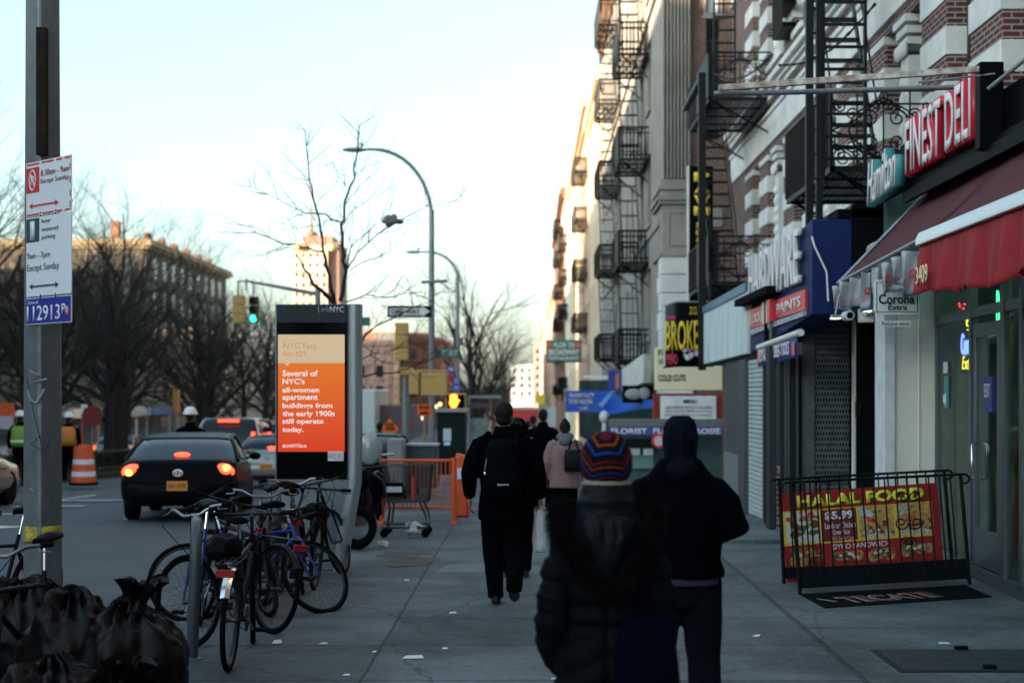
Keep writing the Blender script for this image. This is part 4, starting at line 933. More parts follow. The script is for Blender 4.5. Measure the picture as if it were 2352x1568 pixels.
for k in range(22): c = P(1583 + rng.uniform(-12, 20), 812 + rng.uniform(-12, 12), DB - .05); mb.path([c + Vector((.03 * math.cos(a), 0, .025 * math.sin(a))) for a in (0, 1.2, 2.5, 3.7, 5)], .007, 4, closed=True)
mb.build('jewellery_picture', m_whitelet, T)
# vertical pawn sign
T = thing('vertical_sign', 'tall black vertical sign with stacked yellow letters and a white edge', 'sign', P(1609, 540, 35))
px(1583, 1638, 381, 700, 35, .16, m_blackpanel, 'box', T, bevel=.01); px(1579, 1583, 381, 700, 35, .16, m_white, 'edge', T)
for i, (ch, v0) in enumerate((('P', 396), ('A', 422), ('W', 448), ('N', 474))): pt(ch, 1594, 1631, v0, v0 + 21, 34.99, yel, T, bold=.04)
for i, (ch, v0) in enumerate((('S', 511), ('H', 528), ('O', 545), ('P', 562))): pt(ch, 1599, 1612, v0, v0 + 13, 34.99, yel, T, bold=.02)
# cold cuts sign, menu board, florist band
DC = 33.0
T = thing('grocery_sign', 'cream sign reading COLD CUTS with dark green letters', 'sign', P(1580, 850, DC))
px(1505, 1659, 798, 896, DC, .3, M('cream_sign', (.58, .53, .36), .5), 'box', T, bevel=.02); gp_ = M('green_print', (.03, .09, .06), .6)
pt('COLD CUTS', 1512, 1575, 860, 875, DC - .01, gp_, T, bold=.03); pt('FRUITS', 1512, 1570, 803, 817, DC - .01, gp_, T, bold=.01); pt('VEGETABLES', 1512, 1590, 823, 837, DC - .01, gp_, T, bold=.01)
T = thing('menu_board', 'white MENU board with rows of lettering in a red frame', 'sign', P(1580, 940, DC))
px(1502, 1659, 903, 984, DC - .3, .4, M('red_frame', (.22, .012, .012), .6), 'frame', T, bevel=.01); px(1517, 1645, 909, 969, DC - .36, .05, m_white, 'panel', T, bevel=.01)
pt('MENU', 1570, 1600, 917, 926, DC - .37, m_print, T, bold=.02)
for v, s in ((932, 'CHICHARRON DE POLLO SIN HUESO'), (941, 'COSTILLA DE CERDO A LA B.B.Q.'), (950, 'PECHUGA DE POLLO A LA B.B.Q.')): pt(s, 1528, 1636, v, v + 6, DC - .37, M('rose_print', (.3, .12, .12), .6), T, bold=.01)
pt('BREAKFAST - LUNCH & DINNER', 1532, 1638, 962, 968, DC - .37, m_print, T, bold=.01)
T = thing('florist_awning', 'blue and white lettered florist band below the menu board', 'sign', P(1530, 990, 32))
px(1400, 1659, 980, 999, 32.2, .5, M('florist_blue', (.05, .06, .30), .6), 'band', T); pt('FLORIST  FLORIST  ROSIE', 1404, 1655, 983, 996, 32.19, m_whitelet, T, bold=.03); px(1400, 1659, 962, 979, 32.3, .4, M('fascia_grey', (.14, .15, .14), .6), 'fascia', T)
T = thing('flower_stall', 'glass fronted flower stall under the florist band', 'stall', P(1530, 1100, 33))
px(1400, 1659, 999, 1110, 33.3, .2, M('stall_teal', (.03, .07, .075), .6, col2=(.06, .10, .10), scale=2), 'front', T); px(1437, 1505, 1008, 1040, 33.2, .08, m_dark, 'window', T); px(1445, 1500, 1045, 1075, 33.2, .05, M('pale_green', (.16, .3, .28), .6), 'counter', T)
px(1440, 1470, 1030, 1045, 33.1, .05, m_white, 'notice', T); px(1478, 1500, 1030, 1045, 33.1, .05, m_white, 'notice', T)
T = thing('round_sign', 'round red and white sign left of the hooded head', 'sign', P(1512, 1012, 32))
mb = MB(); mb.lathe([(.01, -.02), (.16, -.02), (.16, .02), (.01, .02)], P(1513, 1012, 31.6), 24, 'y'); mb.build('rim', m_redlet, T); mb = MB(); mb.lathe([(.01, -.03), (.11, -.03), (.11, -.02), (.01, -.02)], P(1513, 1012, 31.6), 24, 'y'); mb.build('disc', M('disc_pink', (.45, .35, .36), .5), T)
# awnings and signs further down the right side
T = thing('pharmacy_awning', 'bright blue awning reading PHARMACY FARMACIA', 'awning', P(1370, 920, 44))
m_blue = M('pharmacy_blue', (.015, .085, .40), .6)
px(1299, 1395, 897, 946, 44, .05, m_blue, 'front', T)
mb = MB(); mb.slab([P(1395, 897, 44), P(1395, 946, 44), P(1450, 937, 42), P(1505, 925, 40), P(1505, 916, 40), P(1450, 922, 42)], (0, .05, 0)); mb.slab([P(1396, 946, 43.9), P(1506, 924, 39.9), P(1506, 934, 39.9), P(1396, 952, 43.9)], (0, .05, 0)); mb.build('side', m_blue, T, smooth=False)
mb = MB(); mb.slab([P(1374, 930, 43.6), P(1407, 893, 43.6), P(1418, 893, 43.6), P(1383, 935, 43.6)], (0, .02, 0)); mb.build('stripe', M('light_blue', (.15, .4, .7), .6), T)
pt('PHARMACY', 1308, 1366, 903, 914, 43.98, m_whitelet, T, bold=.02); pt('FARMACIA', 1308, 1362, 917, 928, 43.98, m_whitelet, T, bold=.02); pt('3381', 1330, 1350, 934, 941, 43.98, m_whitelet, T, bold=.01)
T = thing('hanging_banner', 'dark blue and orange hanging banner above the pharmacy awning', 'banner', P(1416, 875, 43)); px(1397, 1436, 850, 897, 43, .1, M('banner_blue', (.02, .05, .30), .6), 'cloth', T); px(1414, 1422, 858, 892, 42.97, .03, M('banner_orange', (.4, .12, .04), .6), 'figure', T)
T = thing('awning_post', 'white post standing under the corner of the blue pharmacy awning', 'post', P(1388, 1000, 43.5))
mb = MB(); a = P(1388, 950, 43.5); mb.tube(a, (a.x, a.y, G(43.5)), .07, n=10); mb.ell(a + Vector((0, 0, -.1)), (.16, .16, .2), 10, 8); mb.build('post', m_white, T)
T = thing('restaurant_sign', 'green hanging sign reading FLOR DE BROADWAY RESTAURANT', 'sign', P(1295, 805, 90))
m_grn = M('sign_green', (.02, .17, .13), .6)
px(1254, 1336, 780, 832, 90, .3, m_grn, 'board', T, bevel=.03)
pt('FLOR DE', 1272, 1320, 786, 799, 89.98, M('pale_letter', (.5, .58, .55), .5), T, bold=.02); pt('BROADWAY', 1260, 1330, 802, 816, 89.98, m_whitelet, T, bold=.03); pt('RESTAURANT', 1260, 1330, 819, 827, 89.98, m_whitelet, T, bold=.03)
mb = MB()
for u in (1263, 1327): mb.lathe([(.02, -.05), (.16, -.05), (.16, .02), (.02, .02)], P(u, 792, 90), 14, 'y')
mb.build('flower', M('flower_red', (.55, .08, .05), .6), T)
mb = MB(); mb.tube(P(1336, 785, 90.1), (3.6, 92, P(0, 785, 90).z), .05, n=6); mb.tube(P(1336, 828, 90.1), (3.6, 92, P(0, 828, 90).z), .05, n=6); mb.build('bracket', m_steel, T)
T = thing('shop_sign', 'pale white box sign above the round white shop emblem, right of the blue awning', 'sign', P(1460, 850, 41))
mb = MB(); mb.slab([P(1428, 848, 43), P(1478, 812, 40.6), P(1478, 878, 40.6), P(1428, 898, 43)], (.2, .2, 0)); mb.build('panel', M('off_white', (.42, .45, .42), .6, col2=(.5, .52, .48), scale=3), T); px(1481, 1494, 818, 878, 40.8, .3, M('cream_sign', (.5, .45, .3), .5), 'end', T)
T = thing('shop_emblem', 'dark sign with white and grey rounded shapes right of the pharmacy awning', 'sign', P(1465, 905, 41))
px(1430, 1502, 885, 925, 41, .2, m_blackpanel, 'panel', T); mb = MB(); mb.ell(P(1455, 905, 40.95), (.25, .06, .16), 14, 8); mb.ell(P(1480, 903, 40.95), (.17, .06, .18), 14, 8); mb.build('emblem', M('emblem_white', (.3, .32, .32), .6), T)
mb = MB(); mb.slab([P(1395, 955, 43), P(1505, 935, 40), P(1505, 975, 40), P(1395, 975, 43)], (.1, .2, 0)); o = mb.build('green_awning', M('dark_green', (.01, .04, .035), .8), None); tag(o, 'dark green awning under the blue awning edge', 'awning')
T = thing('shop_canopy', 'white flat canopy edge over the shops left of the cream grocery sign', 'canopy', P(1370, 868, 46)); mb = MB(); mb.slab([P(1340, 862, 50), P(1440, 866, 44), P(1440, 872, 44), P(1340, 868, 50)], (.6, .5, 0)); mb.build('canopy', m_white, T)
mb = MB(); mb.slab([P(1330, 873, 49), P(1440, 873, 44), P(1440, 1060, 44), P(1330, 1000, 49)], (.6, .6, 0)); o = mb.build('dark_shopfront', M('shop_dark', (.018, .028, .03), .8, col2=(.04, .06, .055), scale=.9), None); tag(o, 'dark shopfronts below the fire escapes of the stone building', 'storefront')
T = thing('shop_sign', 'yellow shop sign far down the right pavement', 'sign', P(1240, 912, 95)); px(1229, 1251, 906, 926, 95, .3, M('yellow_sign', (.6, .5, .04), .6), 'panel', T)
T = thing('red_awning', 'red awning far down the street behind the backpack man', 'awning', P(1210, 945, 60)); px(1168, 1236, 940, 966, 60, 1.0, M('red_cloth', (.5, .05, .05), .7), 'cloth', T)
T = thing('shop_banner', 'orange and cream shop banner far down the right pavement', 'banner', P(1246, 945, 70)); px(1236, 1258, 926, 975, 70, .3, M('ochre_banner', (.42, .28, .12), .7, col2=(.5, .45, .35), scale=.8), 'cloth', T)
T = thing('shop_banner', 'white shop banner beside the head of the person in the pink jacket', 'banner', P(1266, 950, 66)); px(1259, 1277, 935, 1010, 66, .3, M('pale_banner', (.45, .5, .5), .7), 'cloth', T)
# ================================================================ street furniture
def screen_mat(name, c0, c1, es, z0, z1):
    m = bpy.data.materials.new(name); m.use_nodes = True; t = m.node_tree; b = t.nodes['Principled BSDF']; b.inputs['Base Color'].default_value = (0, 0, 0, 1); b.inputs['Roughness'].default_value = .3
    tc = t.nodes.new('ShaderNodeTexCoord'); sp = t.nodes.new('ShaderNodeSeparateXYZ'); t.links.new(tc.outputs['Generated'], sp.inputs[0])
    rp = t.nodes.new('ShaderNodeValToRGB'); rp.color_ramp.elements[0].color = (*c0, 1); rp.color_ramp.elements[1].color = (*c1, 1); t.links.new(sp.outputs[2], rp.inputs[0])
    t.links.new(rp.outputs[0], b.inputs['Emission Color']); b.inputs['Emission Strength'].default_value = es; return m
KD = 14.9
def kx(u): return (u - 1220) / FP * KD
def kz(v): return EYE + (905 - v) / FP * KD
T = thing('information_kiosk', 'tall silver information kiosk with a glowing orange and cream screen', 'kiosk', (kx(715), KD, 0))
m_kal = M('kiosk_aluminium', (.20, .25, .28), .45, .55, col2=(.17, .21, .24), scale=2)
mb = MB(); x0, x1 = kx(630), kx(800)
mb.slab([(x0, KD + .04, 0), (kx(775), KD + .04, 0), (x1, KD + .04, kz(1110)), (x1, KD + .04, kz(698)), (x0, KD + .04, kz(698))], (0, .2, 0)); mb.build('body', m_kal, T, bevel=.012)
mb = MB(); rings = []
for z, a, b in ((0, 763, 797), (.25, 768, 801), (kz(1110), 797, 826), (kz(1000), 798, 828), (kz(698), 798, 828)):
    xa, xb_ = kx(a), kx(b); c = (xa + xb_) / 2; h = (xb_ - xa) / 2
    rings.append([(c + h * math.copysign(abs(math.cos(q)) ** .6, math.cos(q)), KD + .13 + .15 * math.copysign(abs(math.sin(q)) ** .6, math.sin(q)), z) for q in [2 * math.pi * k / 20 for k in range(20)]])
mb.loft(rings); mb.build('side_pillar', M('pillar_aluminium', (.36, .42, .46), .38, .6), T)
mb = MB(); mb.box(kx(634), kx(797), KD + .02, KD + .039, kz(1100), kz(699)); mb.build('display_case', M('display_black', (.004, .007, .010), .12), T, bevel=.006)
mb = MB(); mb.box(kx(635), kx(796), KD + .012, KD + .019, kz(740), kz(700)); mb.build('header', M('header_grey', (.03, .045, .05), .5), T, smooth=False)
pt('Link', 731, 757, 704, 717, KD + .012, M('link_blue', (.2, .32, .4), .5), T, ext=.002, bold=-.01); pt('NYC', 758, 790, 704, 717, KD + .012, M('link_white', (.5, .5, .5), .5), T, ext=.002, bold=.01)
mb = MB(); mb.box(kx(638), kx(791), KD + .010, KD + .0199, kz(1037), kz(834)); s1_ = mb.build('screen', screen_mat('screen_orange', (.85, .035, .002), (.95, .20, .002), .155, 0, 1), T, smooth=False)
mb = MB(); mb.box(kx(638), kx(791), KD + .010, KD + .0199, kz(834) + .001, kz(768)); mb.add([(kx(652), KD + .009, kz(834)), (kx(666), KD + .009, kz(834)), (kx(659), KD + .009, kz(841))], [(0, 1, 2)]); mb.build('screen', M('screen_cream', (0, 0, 0), .3, emit=(.85, .66, .42), es=0.149), T, smooth=False)
m_sw = M('screen_text_white', (0, 0, 0), .3, emit=(1, .86, .88), es=0.186); m_so = M('screen_text_orange', (0, 0, 0), .3, emit=(.80, .36, .10), es=0.149)
KT = KD + .010
pt('NYC Fact', 652, 727, 787, 800, KT, m_so, T, ext=.001); pt('No.829', 652, 704, 806, 818, KT, m_so, T, ext=.001)
mb = MB(); mb.box(kx(652), kx(680), KT - .003, KT, kz(782), kz(781)); mb.build('rule', m_so, T, smooth=False)
for s, u1, v0, v1 in (('Several of', 730, 850, 864), ("NYC's", 700, 869, 882), ('all-women', 733, 889, 901), ('apartment', 730, 907, 922), ('buildings from', 764, 925, 940), ('the early 1900s', 769, 943, 959), ('still operate', 743, 961, 976), ('today.', 697, 980, 995)):
    pt(s, 649, u1, v0, v1, KT, m_sw, T, ext=.001, bold=.018)
pt('#LinkNYCfacts', 649, 704, 1019, 1028, KT, m_sw, T, ext=.001, bold=.01)
mb = MB(); mb.box(kx(753), kx(789), KD + .004, KD + .0098, kz(1058), kz(1036)); o = mb.build('sticker', m_white, T, smooth=False)
pt('NYC 311', 756, 786, 1040, 1053, KD + .004, M('pink_print', (.5, .12, .12), .6), T, ext=.001)

# lamp post close by with parking signs
PX = -3.28
T = thing('lamp_post', 'thick grey steel post on the left carrying the parking signs', 'post', (PX, 9.55, 0))
m_post = M('painted_post', (.20, .235, .255), .42, .45, col2=(.13, .16, .175), scale=4, bump=.4, bscale=14, stretch=(1, 1, .6))
mb = MB()
prof = [(.118, 0), (.116, 1.2), (.112, 2.4), (.105, 3.9), (.092, 7)]
rings = []
for r_, z in prof:
    ring = []
    for k in range(4):
        for da in (-6, 6): a = R(-80 + 90 * k + da); ring.append((PX + r_ * 1.06 * math.cos(a), 9.55 + r_ * 1.06 * math.sin(a), z))
    rings.append(ring)
mb.loft(rings); mb.build('shaft', m_post, T, ang=20, bevel=.006)
mb = MB(); pa, pb = P(82, 355, 9.40), P(104, 62, 9.40); mb.box(pa.x, pb.x, 9.405, 9.46, pa.z, pb.z); mb.build('rust_strip', M('rust_brown', (.035, .022, .014), .9, col2=(.012, .013, .014), scale=9), T)
mb = MB(); mb.lathe([(.16, 0), (.16, .10), (.135, .15), (.13, .3)], (PX, 9.55, 0), 8); mb.build('base', m_post, T)
mb = MB(); mb.lathe([(.1185, .87), (.1205, .88), (.1205, .96), (.118, .97)], (PX, 9.55, 0), 24, wob=lambda a, h: 1 + .02 * math.sin(9 * a + h * 60)); mb.build('tape', M('yellow_tape', (.45, .38, .02), .6, col2=(.12, .11, .03), scale=18), T)
m_graf = M('graffiti_white', (.27, .30, .32), .7)
def on_post(u, v): q = P(u, v, 9.42); return q
mb = MB(); mb.path([on_post(64, 895), on_post(70, 918), on_post(84, 925), on_post(98, 902), on_post(102, 893)], .009, 6); mb.path([on_post(66, 850), on_post(90, 862), on_post(72, 878), on_post(108, 870)], .006, 5); mb.path([on_post(70, 1120), on_post(76, 1128)], .006, 5); mb.build('graffiti', m_graf, T)
mb = MB(); mb.path([on_post(92, 1000), on_post(70, 1020), on_post(100, 1035), on_post(112, 1020)], .003, 5); mb.path([on_post(62, 870), on_post(80, 960), on_post(95, 1020)], .0025, 5); mb.build('scrawl', m_dark, T)
T2 = thing('parking_sign', 'white and red parking sign panel with a blue number plate on the left post', 'sign', (PX, 9.3, 2.6))
Lx, Ly, Rx, Ry = P(62, 0, 9.5).x, 9.5, P(166, 0, 9.12).x, 9.12
def spt(s, t, z): return Vector((Lx + (Rx - Lx) * s, Ly + (Ry - Ly) * s, z)) + Vector((-.78, -.62, 0)).normalized() * t if False else Vector((Lx + (Rx - Lx) * s, Ly + (Ry - Ly) * s, z)) + nS * t
dS = Vector((Rx - Lx, Ry - Ly, 0)).normalized(); nS = dS.cross(Vector((0, 0, 1))).normalized()
def zz(v, s=.5): return EYE + (905 - v) / FP * (9.5 + (9.12 - 9.5) * s)
def sq(s0, s1, v0, v1, t0, t1, mat, name='panel', bevel=0):
    mb = MB(); mb.slab([spt(s0, t0, zz(v1)), spt(s1, t0, zz(v1)), spt(s1, t0, zz(v0)), spt(s0, t0, zz(v0))], nS * (t1 - t0)); return mb.build(name, mat, T2, smooth=False, bevel=bevel)
m_sgw = M('sign_white', (.52, .56, .62), .45); m_sgr = M('sign_red', (.42, .02, .02), .45); m_sgg = M('sign_dkgreen', (.01, .08, .07), .45); m_sgb = M('sign_blue', (.02, .03, .30), .45)
sq(0, 1, 366, 492, 0, .006, m_sgw, bevel=.001); sq(0, 1, 494, 678, 0, .006, m_sgw, bevel=.001); sq(0, 1, 681, 743, 0, .006, m_sgw, bevel=.001)
for s0, s1 in ((.02, .3), (.36, .62), (.68, .8), (.86, .98)):
    sq(s0, s1, 369, 373, .006, .008, m_sgr, 'border'); sq(s0, s1, 486, 490, .006, .008, m_sgr, 'border')
for v in (385, 415, 445, 470): sq(.965, .985, v, v + 14, .006, .008, m_sgr, 'border')
sq(.01, .30, 379, 437, .006, .008, m_sgr, 'symbol'); sq(.01, .30, 497, 552, .006, .008, m_sgg, 'symbol'); sq(.01, .99, 683, 741, .006, .008, m_sgb, 'symbol')
mb = MB(); c = spt(.155, .009, zz(408)); mb.path([c + dS * .040 * math.cos(a * .35) + Vector((0, 0, .065 * math.sin(a * .35))) for a in range(18)], .006, 5, closed=True); mb.path([c + dS * .03 + Vector((0, 0, -.05)), c - dS * .03 + Vector((0, 0, .05))], .005, 4); mb.build('ring', m_sgw, T2)
def st(s, s0, s1, v0, v1, mat, bold=0.0):
    a = spt(s0, .008, zz(v1)); b = spt(s1, .008, zz(v1)); text(s, a, dS, (0, 0, 1), (b - a).length, zz(v0) - zz(v1), mat, T2, ext=.002, bold=bold)
st('P', .12, .19, 398, 418, m_sgw, .02)
m_pr = M('print_rose', (.32, .10, .10), .6); m_pg = M('print_grey', (.12, .16, .18), .6)
st('8:30am - 9am', .34, .95, 388, 402, m_pr, -.004); st('Except Sunday', .34, .95, 408, 423, m_pr, -.004)
st('1', .1, .2, 503, 546, m_sgw, .03); st('hour', .36, .56, 500, 511, m_pg, -.006); st('metered', .36, .72, 520, 530, m_pg, -.006); st('parking', .36, .66, 538, 551, m_pg, -.006)
st('9am - 7pm', .03, .54, 576, 594, m_pg, -.006); st('Except Sunday', .03, .74, 603, 624, m_pg, -.006)
st('Zone #', .05, .28, 688, 696, m_sgw); st('112913', .03, .76, 700, 735, m_sgw, .01); st('P', .80, .88, 700, 722, m_sgw, .01)
def arrow(v, m):
    mb = MB(); sq_ = lambda s, dv: spt(s, .008, zz(v + dv)); mb.slab([sq_(.08, 0), sq_(.15, -7), sq_(.15, -2), sq_(.66, -2), sq_(.66, -7), sq_(.73, 0), sq_(.66, 7), sq_(.66, 2), sq_(.15, 2), sq_(.15, 7)], nS * .002); mb.build('arrow', m, T2, smooth=False)
arrow(468, m_sgr); arrow(655, m_sgg)
mb = MB(); mb.ell(spt(.92, .009, zz(716)), (.014, .014, .03), 8, 6); mb.build('sticker', M('peach_sticker', (.5, .28, .2), .6), T2)
for v in (486, 492, 676, 682):
    mb = MB(); mb.ell(spt(.33, .007, zz(v)), (.006, .006, .006), 8, 5); mb.ell(spt(.66, .007, zz(v)), (.006, .006, .006), 8, 5); mb.build('bolt', m_dark, T2)

# street lamps
def street_lamp(x, y, label, ztop, arm_l, arm_h, r=.10):
    T = thing('street_lamp', label, 'street lamp', (x, y, G(y)), 'curved street lamps along the kerb')
    g_ = G(y)
    mb = MB(); mb.path([(x, y, g_), (x, y, g_ + 1), (x, y, ztop)], [r * 1.1, r, r * .75], 8); mb.build('pole', m_steel, T, ang=20)
    mb = MB(); mb.lathe([(r * 2.4, 0), (r * 2.2, .4), (r * 1.3, .9)], (x, y, g_), 8); mb.build('base', m_steel, T)
    pts = []
    for k in range(13):
        a = k / 12 * math.pi / 2; pts.append((x - .0 - arm_l * (1 - math.cos(a)), y, ztop - .25 + arm_h * math.sin(a)))
    pts.append((x - arm_l - .3, y, ztop - .25 + arm_h - .0))
    mb = MB(); mb.path(pts, [.055] * 12 + [.04, .035], 8); mb.build('arm', m_steel, T)
    e = Vector(pts[-1]); mb = MB(); mb.ell(e + Vector((-.25, 0, -.01)), (.36, .14, .07), 12, 6); hd = mb.build('lamp_head', M('lamp_head_grey', (.25, .28, .3), .5), T)
    mb = MB(); mb.lathe([(.01, .0), (.05, .01), (.05, .12), (.02, .14)], e + Vector((-.05, 0, .06)), 8); mb.build('photocell', m_steel, hd)
    return T
street_lamp(-2.8, 40, 'tall curved street lamp behind the one way sign', EYE + (905 - 482) / 81.7, 1.62, 1.95)
street_lamp(-3.1, 60, 'smaller more distant curved street lamp right of the tall one', EYE + (905 - 625) / 54.4, 1.3, 1.1)
mb = MB(); mb.tube(P(968, 648, 39.8), P(1028, 645, 39.8), .05, n=6); o = mb.build('crossarm', m_steel, None); tag(o, 'short horizontal crossarm bolted to the tall street lamp', 'crossarm')
# signs on the far poles
TS = thing('one_way_sign', 'black one way sign with a white arrow pointing right', 'sign', P(940, 715, 38.5))
px(890, 991, 702, 729, 38.5, .03, m_blackpanel, 'panel', TS)
mb = MB(); mb.slab([P(895, 708, 38.48), P(969, 707, 38.48), P(969, 703, 38.48), P(988, 715, 38.48), P(969, 728, 38.48), P(969, 724, 38.48), P(895, 724, 38.48)], (0, .015, 0)); mb.build('arrow', m_sgw, TS, smooth=False); pt('ONE WAY', 898, 965, 710, 721, 38.46, m_blackpanel, TS, bold=.02)
def colored_sign(nm, label, cat, u0, u1, v0, v1, d, mat, txt=None, tm=None, th=.04):
    T = thing(nm, label, cat, P((u0 + u1) / 2, (v0 + v1) / 2, d)); px(u0, u1, v0, v1, d, th, mat, 'panel', T)
    if txt:
        n = len(txt)
        for i, s in enumerate(txt): h = (v1 - v0) / n; pt(s, u0 + 4, u1 - 4, v0 + h * i + h * .2, v0 + h * (i + .8), d - .01, tm, T, bold=.02)
    return T
colored_sign('street_name_sign', 'green street name sign on the tall lamp pole', 'sign', 1010, 1056, 799, 821, 39.7, m_grn, ['W 138 ST'], m_sgw)
colored_sign('street_name_sign', 'green street name sign partly behind the top of the kiosk', 'sign', 826, 850, 728, 748, 40, m_grn)
T = colored_sign('route_sign', 'round blue sign above the parking panel on the far pole', 'sign', 1026, 1043, 840, 858, 41, M('bus_blue', (.02, .08, .35), .5), ['M'], m_sgw)
colored_sign('parking_sign', 'red and white sign under the round blue one on the far pole', 'sign', 1026, 1043, 860, 876, 41, m_sgr)
colored_sign('parking_sign', 'blue and purple parking panel on the far pole', 'sign', 1038, 1057, 866, 900, 41, M('sign_violet', (.06, .07, .35), .5), ['BUS', 'STOP'], m_sgw)
T = colored_sign('work_sign', 'square orange work sign on a wooden stake by the utility boxes', 'sign', 959, 990, 928, 955, 30, M('sign_orange', (.6, .10, .02), .6), ['ROAD', 'WORK'], m_blackpanel)
mb = MB(); mb.tube(P(975, 955, 30.02), (P(975, 955, 30).x, 30.02, G(30)), .03, n=5); mb.build('stake', M('stake_wood', (.3, .2, .1), .8), T)
T = thing('work_sign', 'orange diamond work sign beside the white truck', 'sign', P(895, 982, 33)); mb = MB(); mb.slab([P(874, 984, 33), P(895, 1008, 33), P(916, 984, 33), P(895, 960, 33)], (0, .04, 0)); mb.build('panel', MATS['sign_orange'], T); pt('WORK', 884, 908, 980, 988, 32.98, m_blackpanel, T, bold=.02); pt('ROAD', 886, 906, 970, 978, 32.98, m_blackpanel, T, bold=.02)
mb = MB(); a = P(895, 1005, 33.03); mb.tube(a, (a.x, a.y, G(33)), .04, n=6); mb.build('post', m_steel, T)
# traffic signals
m_sy = M('signal_yellow', (.36, .235, .075), .6); m_lens = M('lens_dark', (.03, .01, .01), .3)
def signal(label, u, v0, v1, d, wpx, lit=None, back=False, yaw=0, hous=None):
    T = thing('traffic_signal', label, 'traffic light', P(u, v1, d)); c0, c1 = P(u - wpx / 2, v1, d), P(u + wpx / 2, v0, d); h = c1.z - c0.z; w_ = c1.x - c0.x
    hm = hous or m_sy
    mb = MB()
    for k in range(3): mb.box(c0.x, c1.x, d, d + w_ * .8, c0.z + h * k / 3 + .01, c0.z + h * (k + 1) / 3 - .01)
    mb.build('housing', hm, T, bevel=.02)
    for k in range(3):
        cc = Vector(((c0.x + c1.x) / 2, d, c0.z + h * (k + .5) / 3)); s = -1 if not back else 1; y = cc.y if not back else cc.y + w_ * .8
        on = lit == k
        mb = MB(); mb.lathe([(.01, -.03), (w_ * .36, -.02), (w_ * .38, .01)], Vector((cc.x, y, cc.z)), 16, 'y')
        if not back: mb.build('lens', M('lit_green', (.02, .5, .35), .4, emit=(.03, 1, .62), es=0.992) if on else m_lens, T)
        mb = MB(); rr = w_ * .42
        vis = [[(cc.x + rr * math.cos(R(a)), y + yy, cc.z + rr * math.sin(R(a))) for a in range(-20, 201, 20)] for yy in (0, s * w_ * .6)]
        V = vis[0] + vis[1]; n = 12; mb.add(V, [(i, i + 1, n + i + 1, n + i) for i in range(n - 1)]); o = mb.build('visor', hm, T); q = o.modifiers.new('solid', 'SOLIDIFY'); q.thickness = .02
    return T
signal('yellow traffic signal on the grey pole below the one way sign', 922, 740, 828, 38, 30, back=True)
T = signal('traffic light showing green on a mast arm left of the kiosk', 582, 680, 741, 46, 21, lit=0, hous=M('signal_dark', (.06, .045, .02), .6))
signal('pale yellow signal seen from behind left of the green light', 547, 677, 742, 47, 26, back=True)
T = thing('signal_mast', 'grey pole with a long mast arm holding the green light', 'signal mast', (P(700, 0, 46).x, 46, G(46)))
mb = MB(); a, b = P(565, 645, 46), P(730, 675, 46); mb.path([a, b], [.04, .08], 8); mb.tube(P(566, 640, 46), P(566, 668, 46), .03, n=6); mb.tube(P(582, 650, 46.1), P(582, 682, 46.1), .03, n=6); mb.tube(P(547, 648, 46.6), P(547, 680, 46.9), .03, n=6); mb.tube(P(546, 646, 46.6), a, .03, n=6); mb.build('arm', m_steel, T)
mb = MB(); mb.tube((b.x, 46, G(46)), (b.x, 46, b.z + .2), .1, n=8); mb.build('pole', m_steel, T)
T = thing('signal_pole', 'slim grey pole under the yellow traffic signal', 'pole', (P(932, 0, 38).x, 38.4, G(38)))
mb = MB(); xq = P(932, 0, 38.4).x; mb.tube((xq, 38.4, G(38)), (xq, 38.4, P(0, 838, 38.4).z), .11, n=8); mb.build('pole', m_steel, T); mb = MB(); mb.box(xq - .2, xq + .2, 38.2, 38.6, P(0, 860, 38).z, P(0, 843, 38).z); mb.build('controller', m_sy, T)
def ped(label, u0, u1, v0, v1, d, hand):
    T = thing('pedestrian_signal', label, 'pedestrian signal', P((u0 + u1) / 2, v1, d)); px(u0, u1, v0, v1, d, .35, m_sy, 'housing', T, bevel=.03)
    if hand:
        px(u0 + 5, u1 - 3, v0 + 3, v1 - 4, d - .02, .03, m_blackpanel, 'face', T)
        mh = M('hand_orange', (.8, .2, .02), .4, emit=(1, .26, .02), es=1.178); mb = MB(); c = P(1042, 924, d - .05)
        mb.ell(c, (.115, .03, .14), 12, 8)
        for k in range(4): mb.path([c + Vector((-.075 + .05 * k, 0, .06)), c + Vector((-.08 + .052 * k, 0, .2 + (.02 if k in (1, 2) else 0)))], .024, 6)
        mb.path([c + Vector((.08, 0, -.02)), c + Vector((.15, 0, .07))], .024, 6); mb.build('hand_symbol', mh, T)
ped('yellow box of a pedestrian signal seen from the side, left of the pair', 939, 962, 854, 906, 37.5, False)
ped('larger yellow box of a pedestrian signal seen from behind', 967, 1026, 856, 908, 37.4, False)
ped('pedestrian signal showing a glowing orange hand', 1022, 1070, 903, 943, 37.6, True)
mb = MB(); mb.box(P(935, 0, 37.7).x, P(1026, 0, 37.7).x, 37.7, 37.8, P(0, 853, 37.7).z, P(0, 849, 37.7).z); tag(mb.build('signal_bracket', m_sy, None), 'yellow bracket bar over the pair of pedestrian signals', 'bracket')
T = thing('traffic_signal', 'small distant signal and grey pole among the median trees', 'traffic light', P(400, 905, 55)); px(397, 409, 905 - 10, 945, 55, .3, M('signal_amber', (.35, .18, .04), .6), 'housing', T); mb = MB(); a = P(403, 945, 55.1); mb.tube(a, (a.x, a.y, G(55)), .1, n=6); mb.build('pole', m_steel, T)

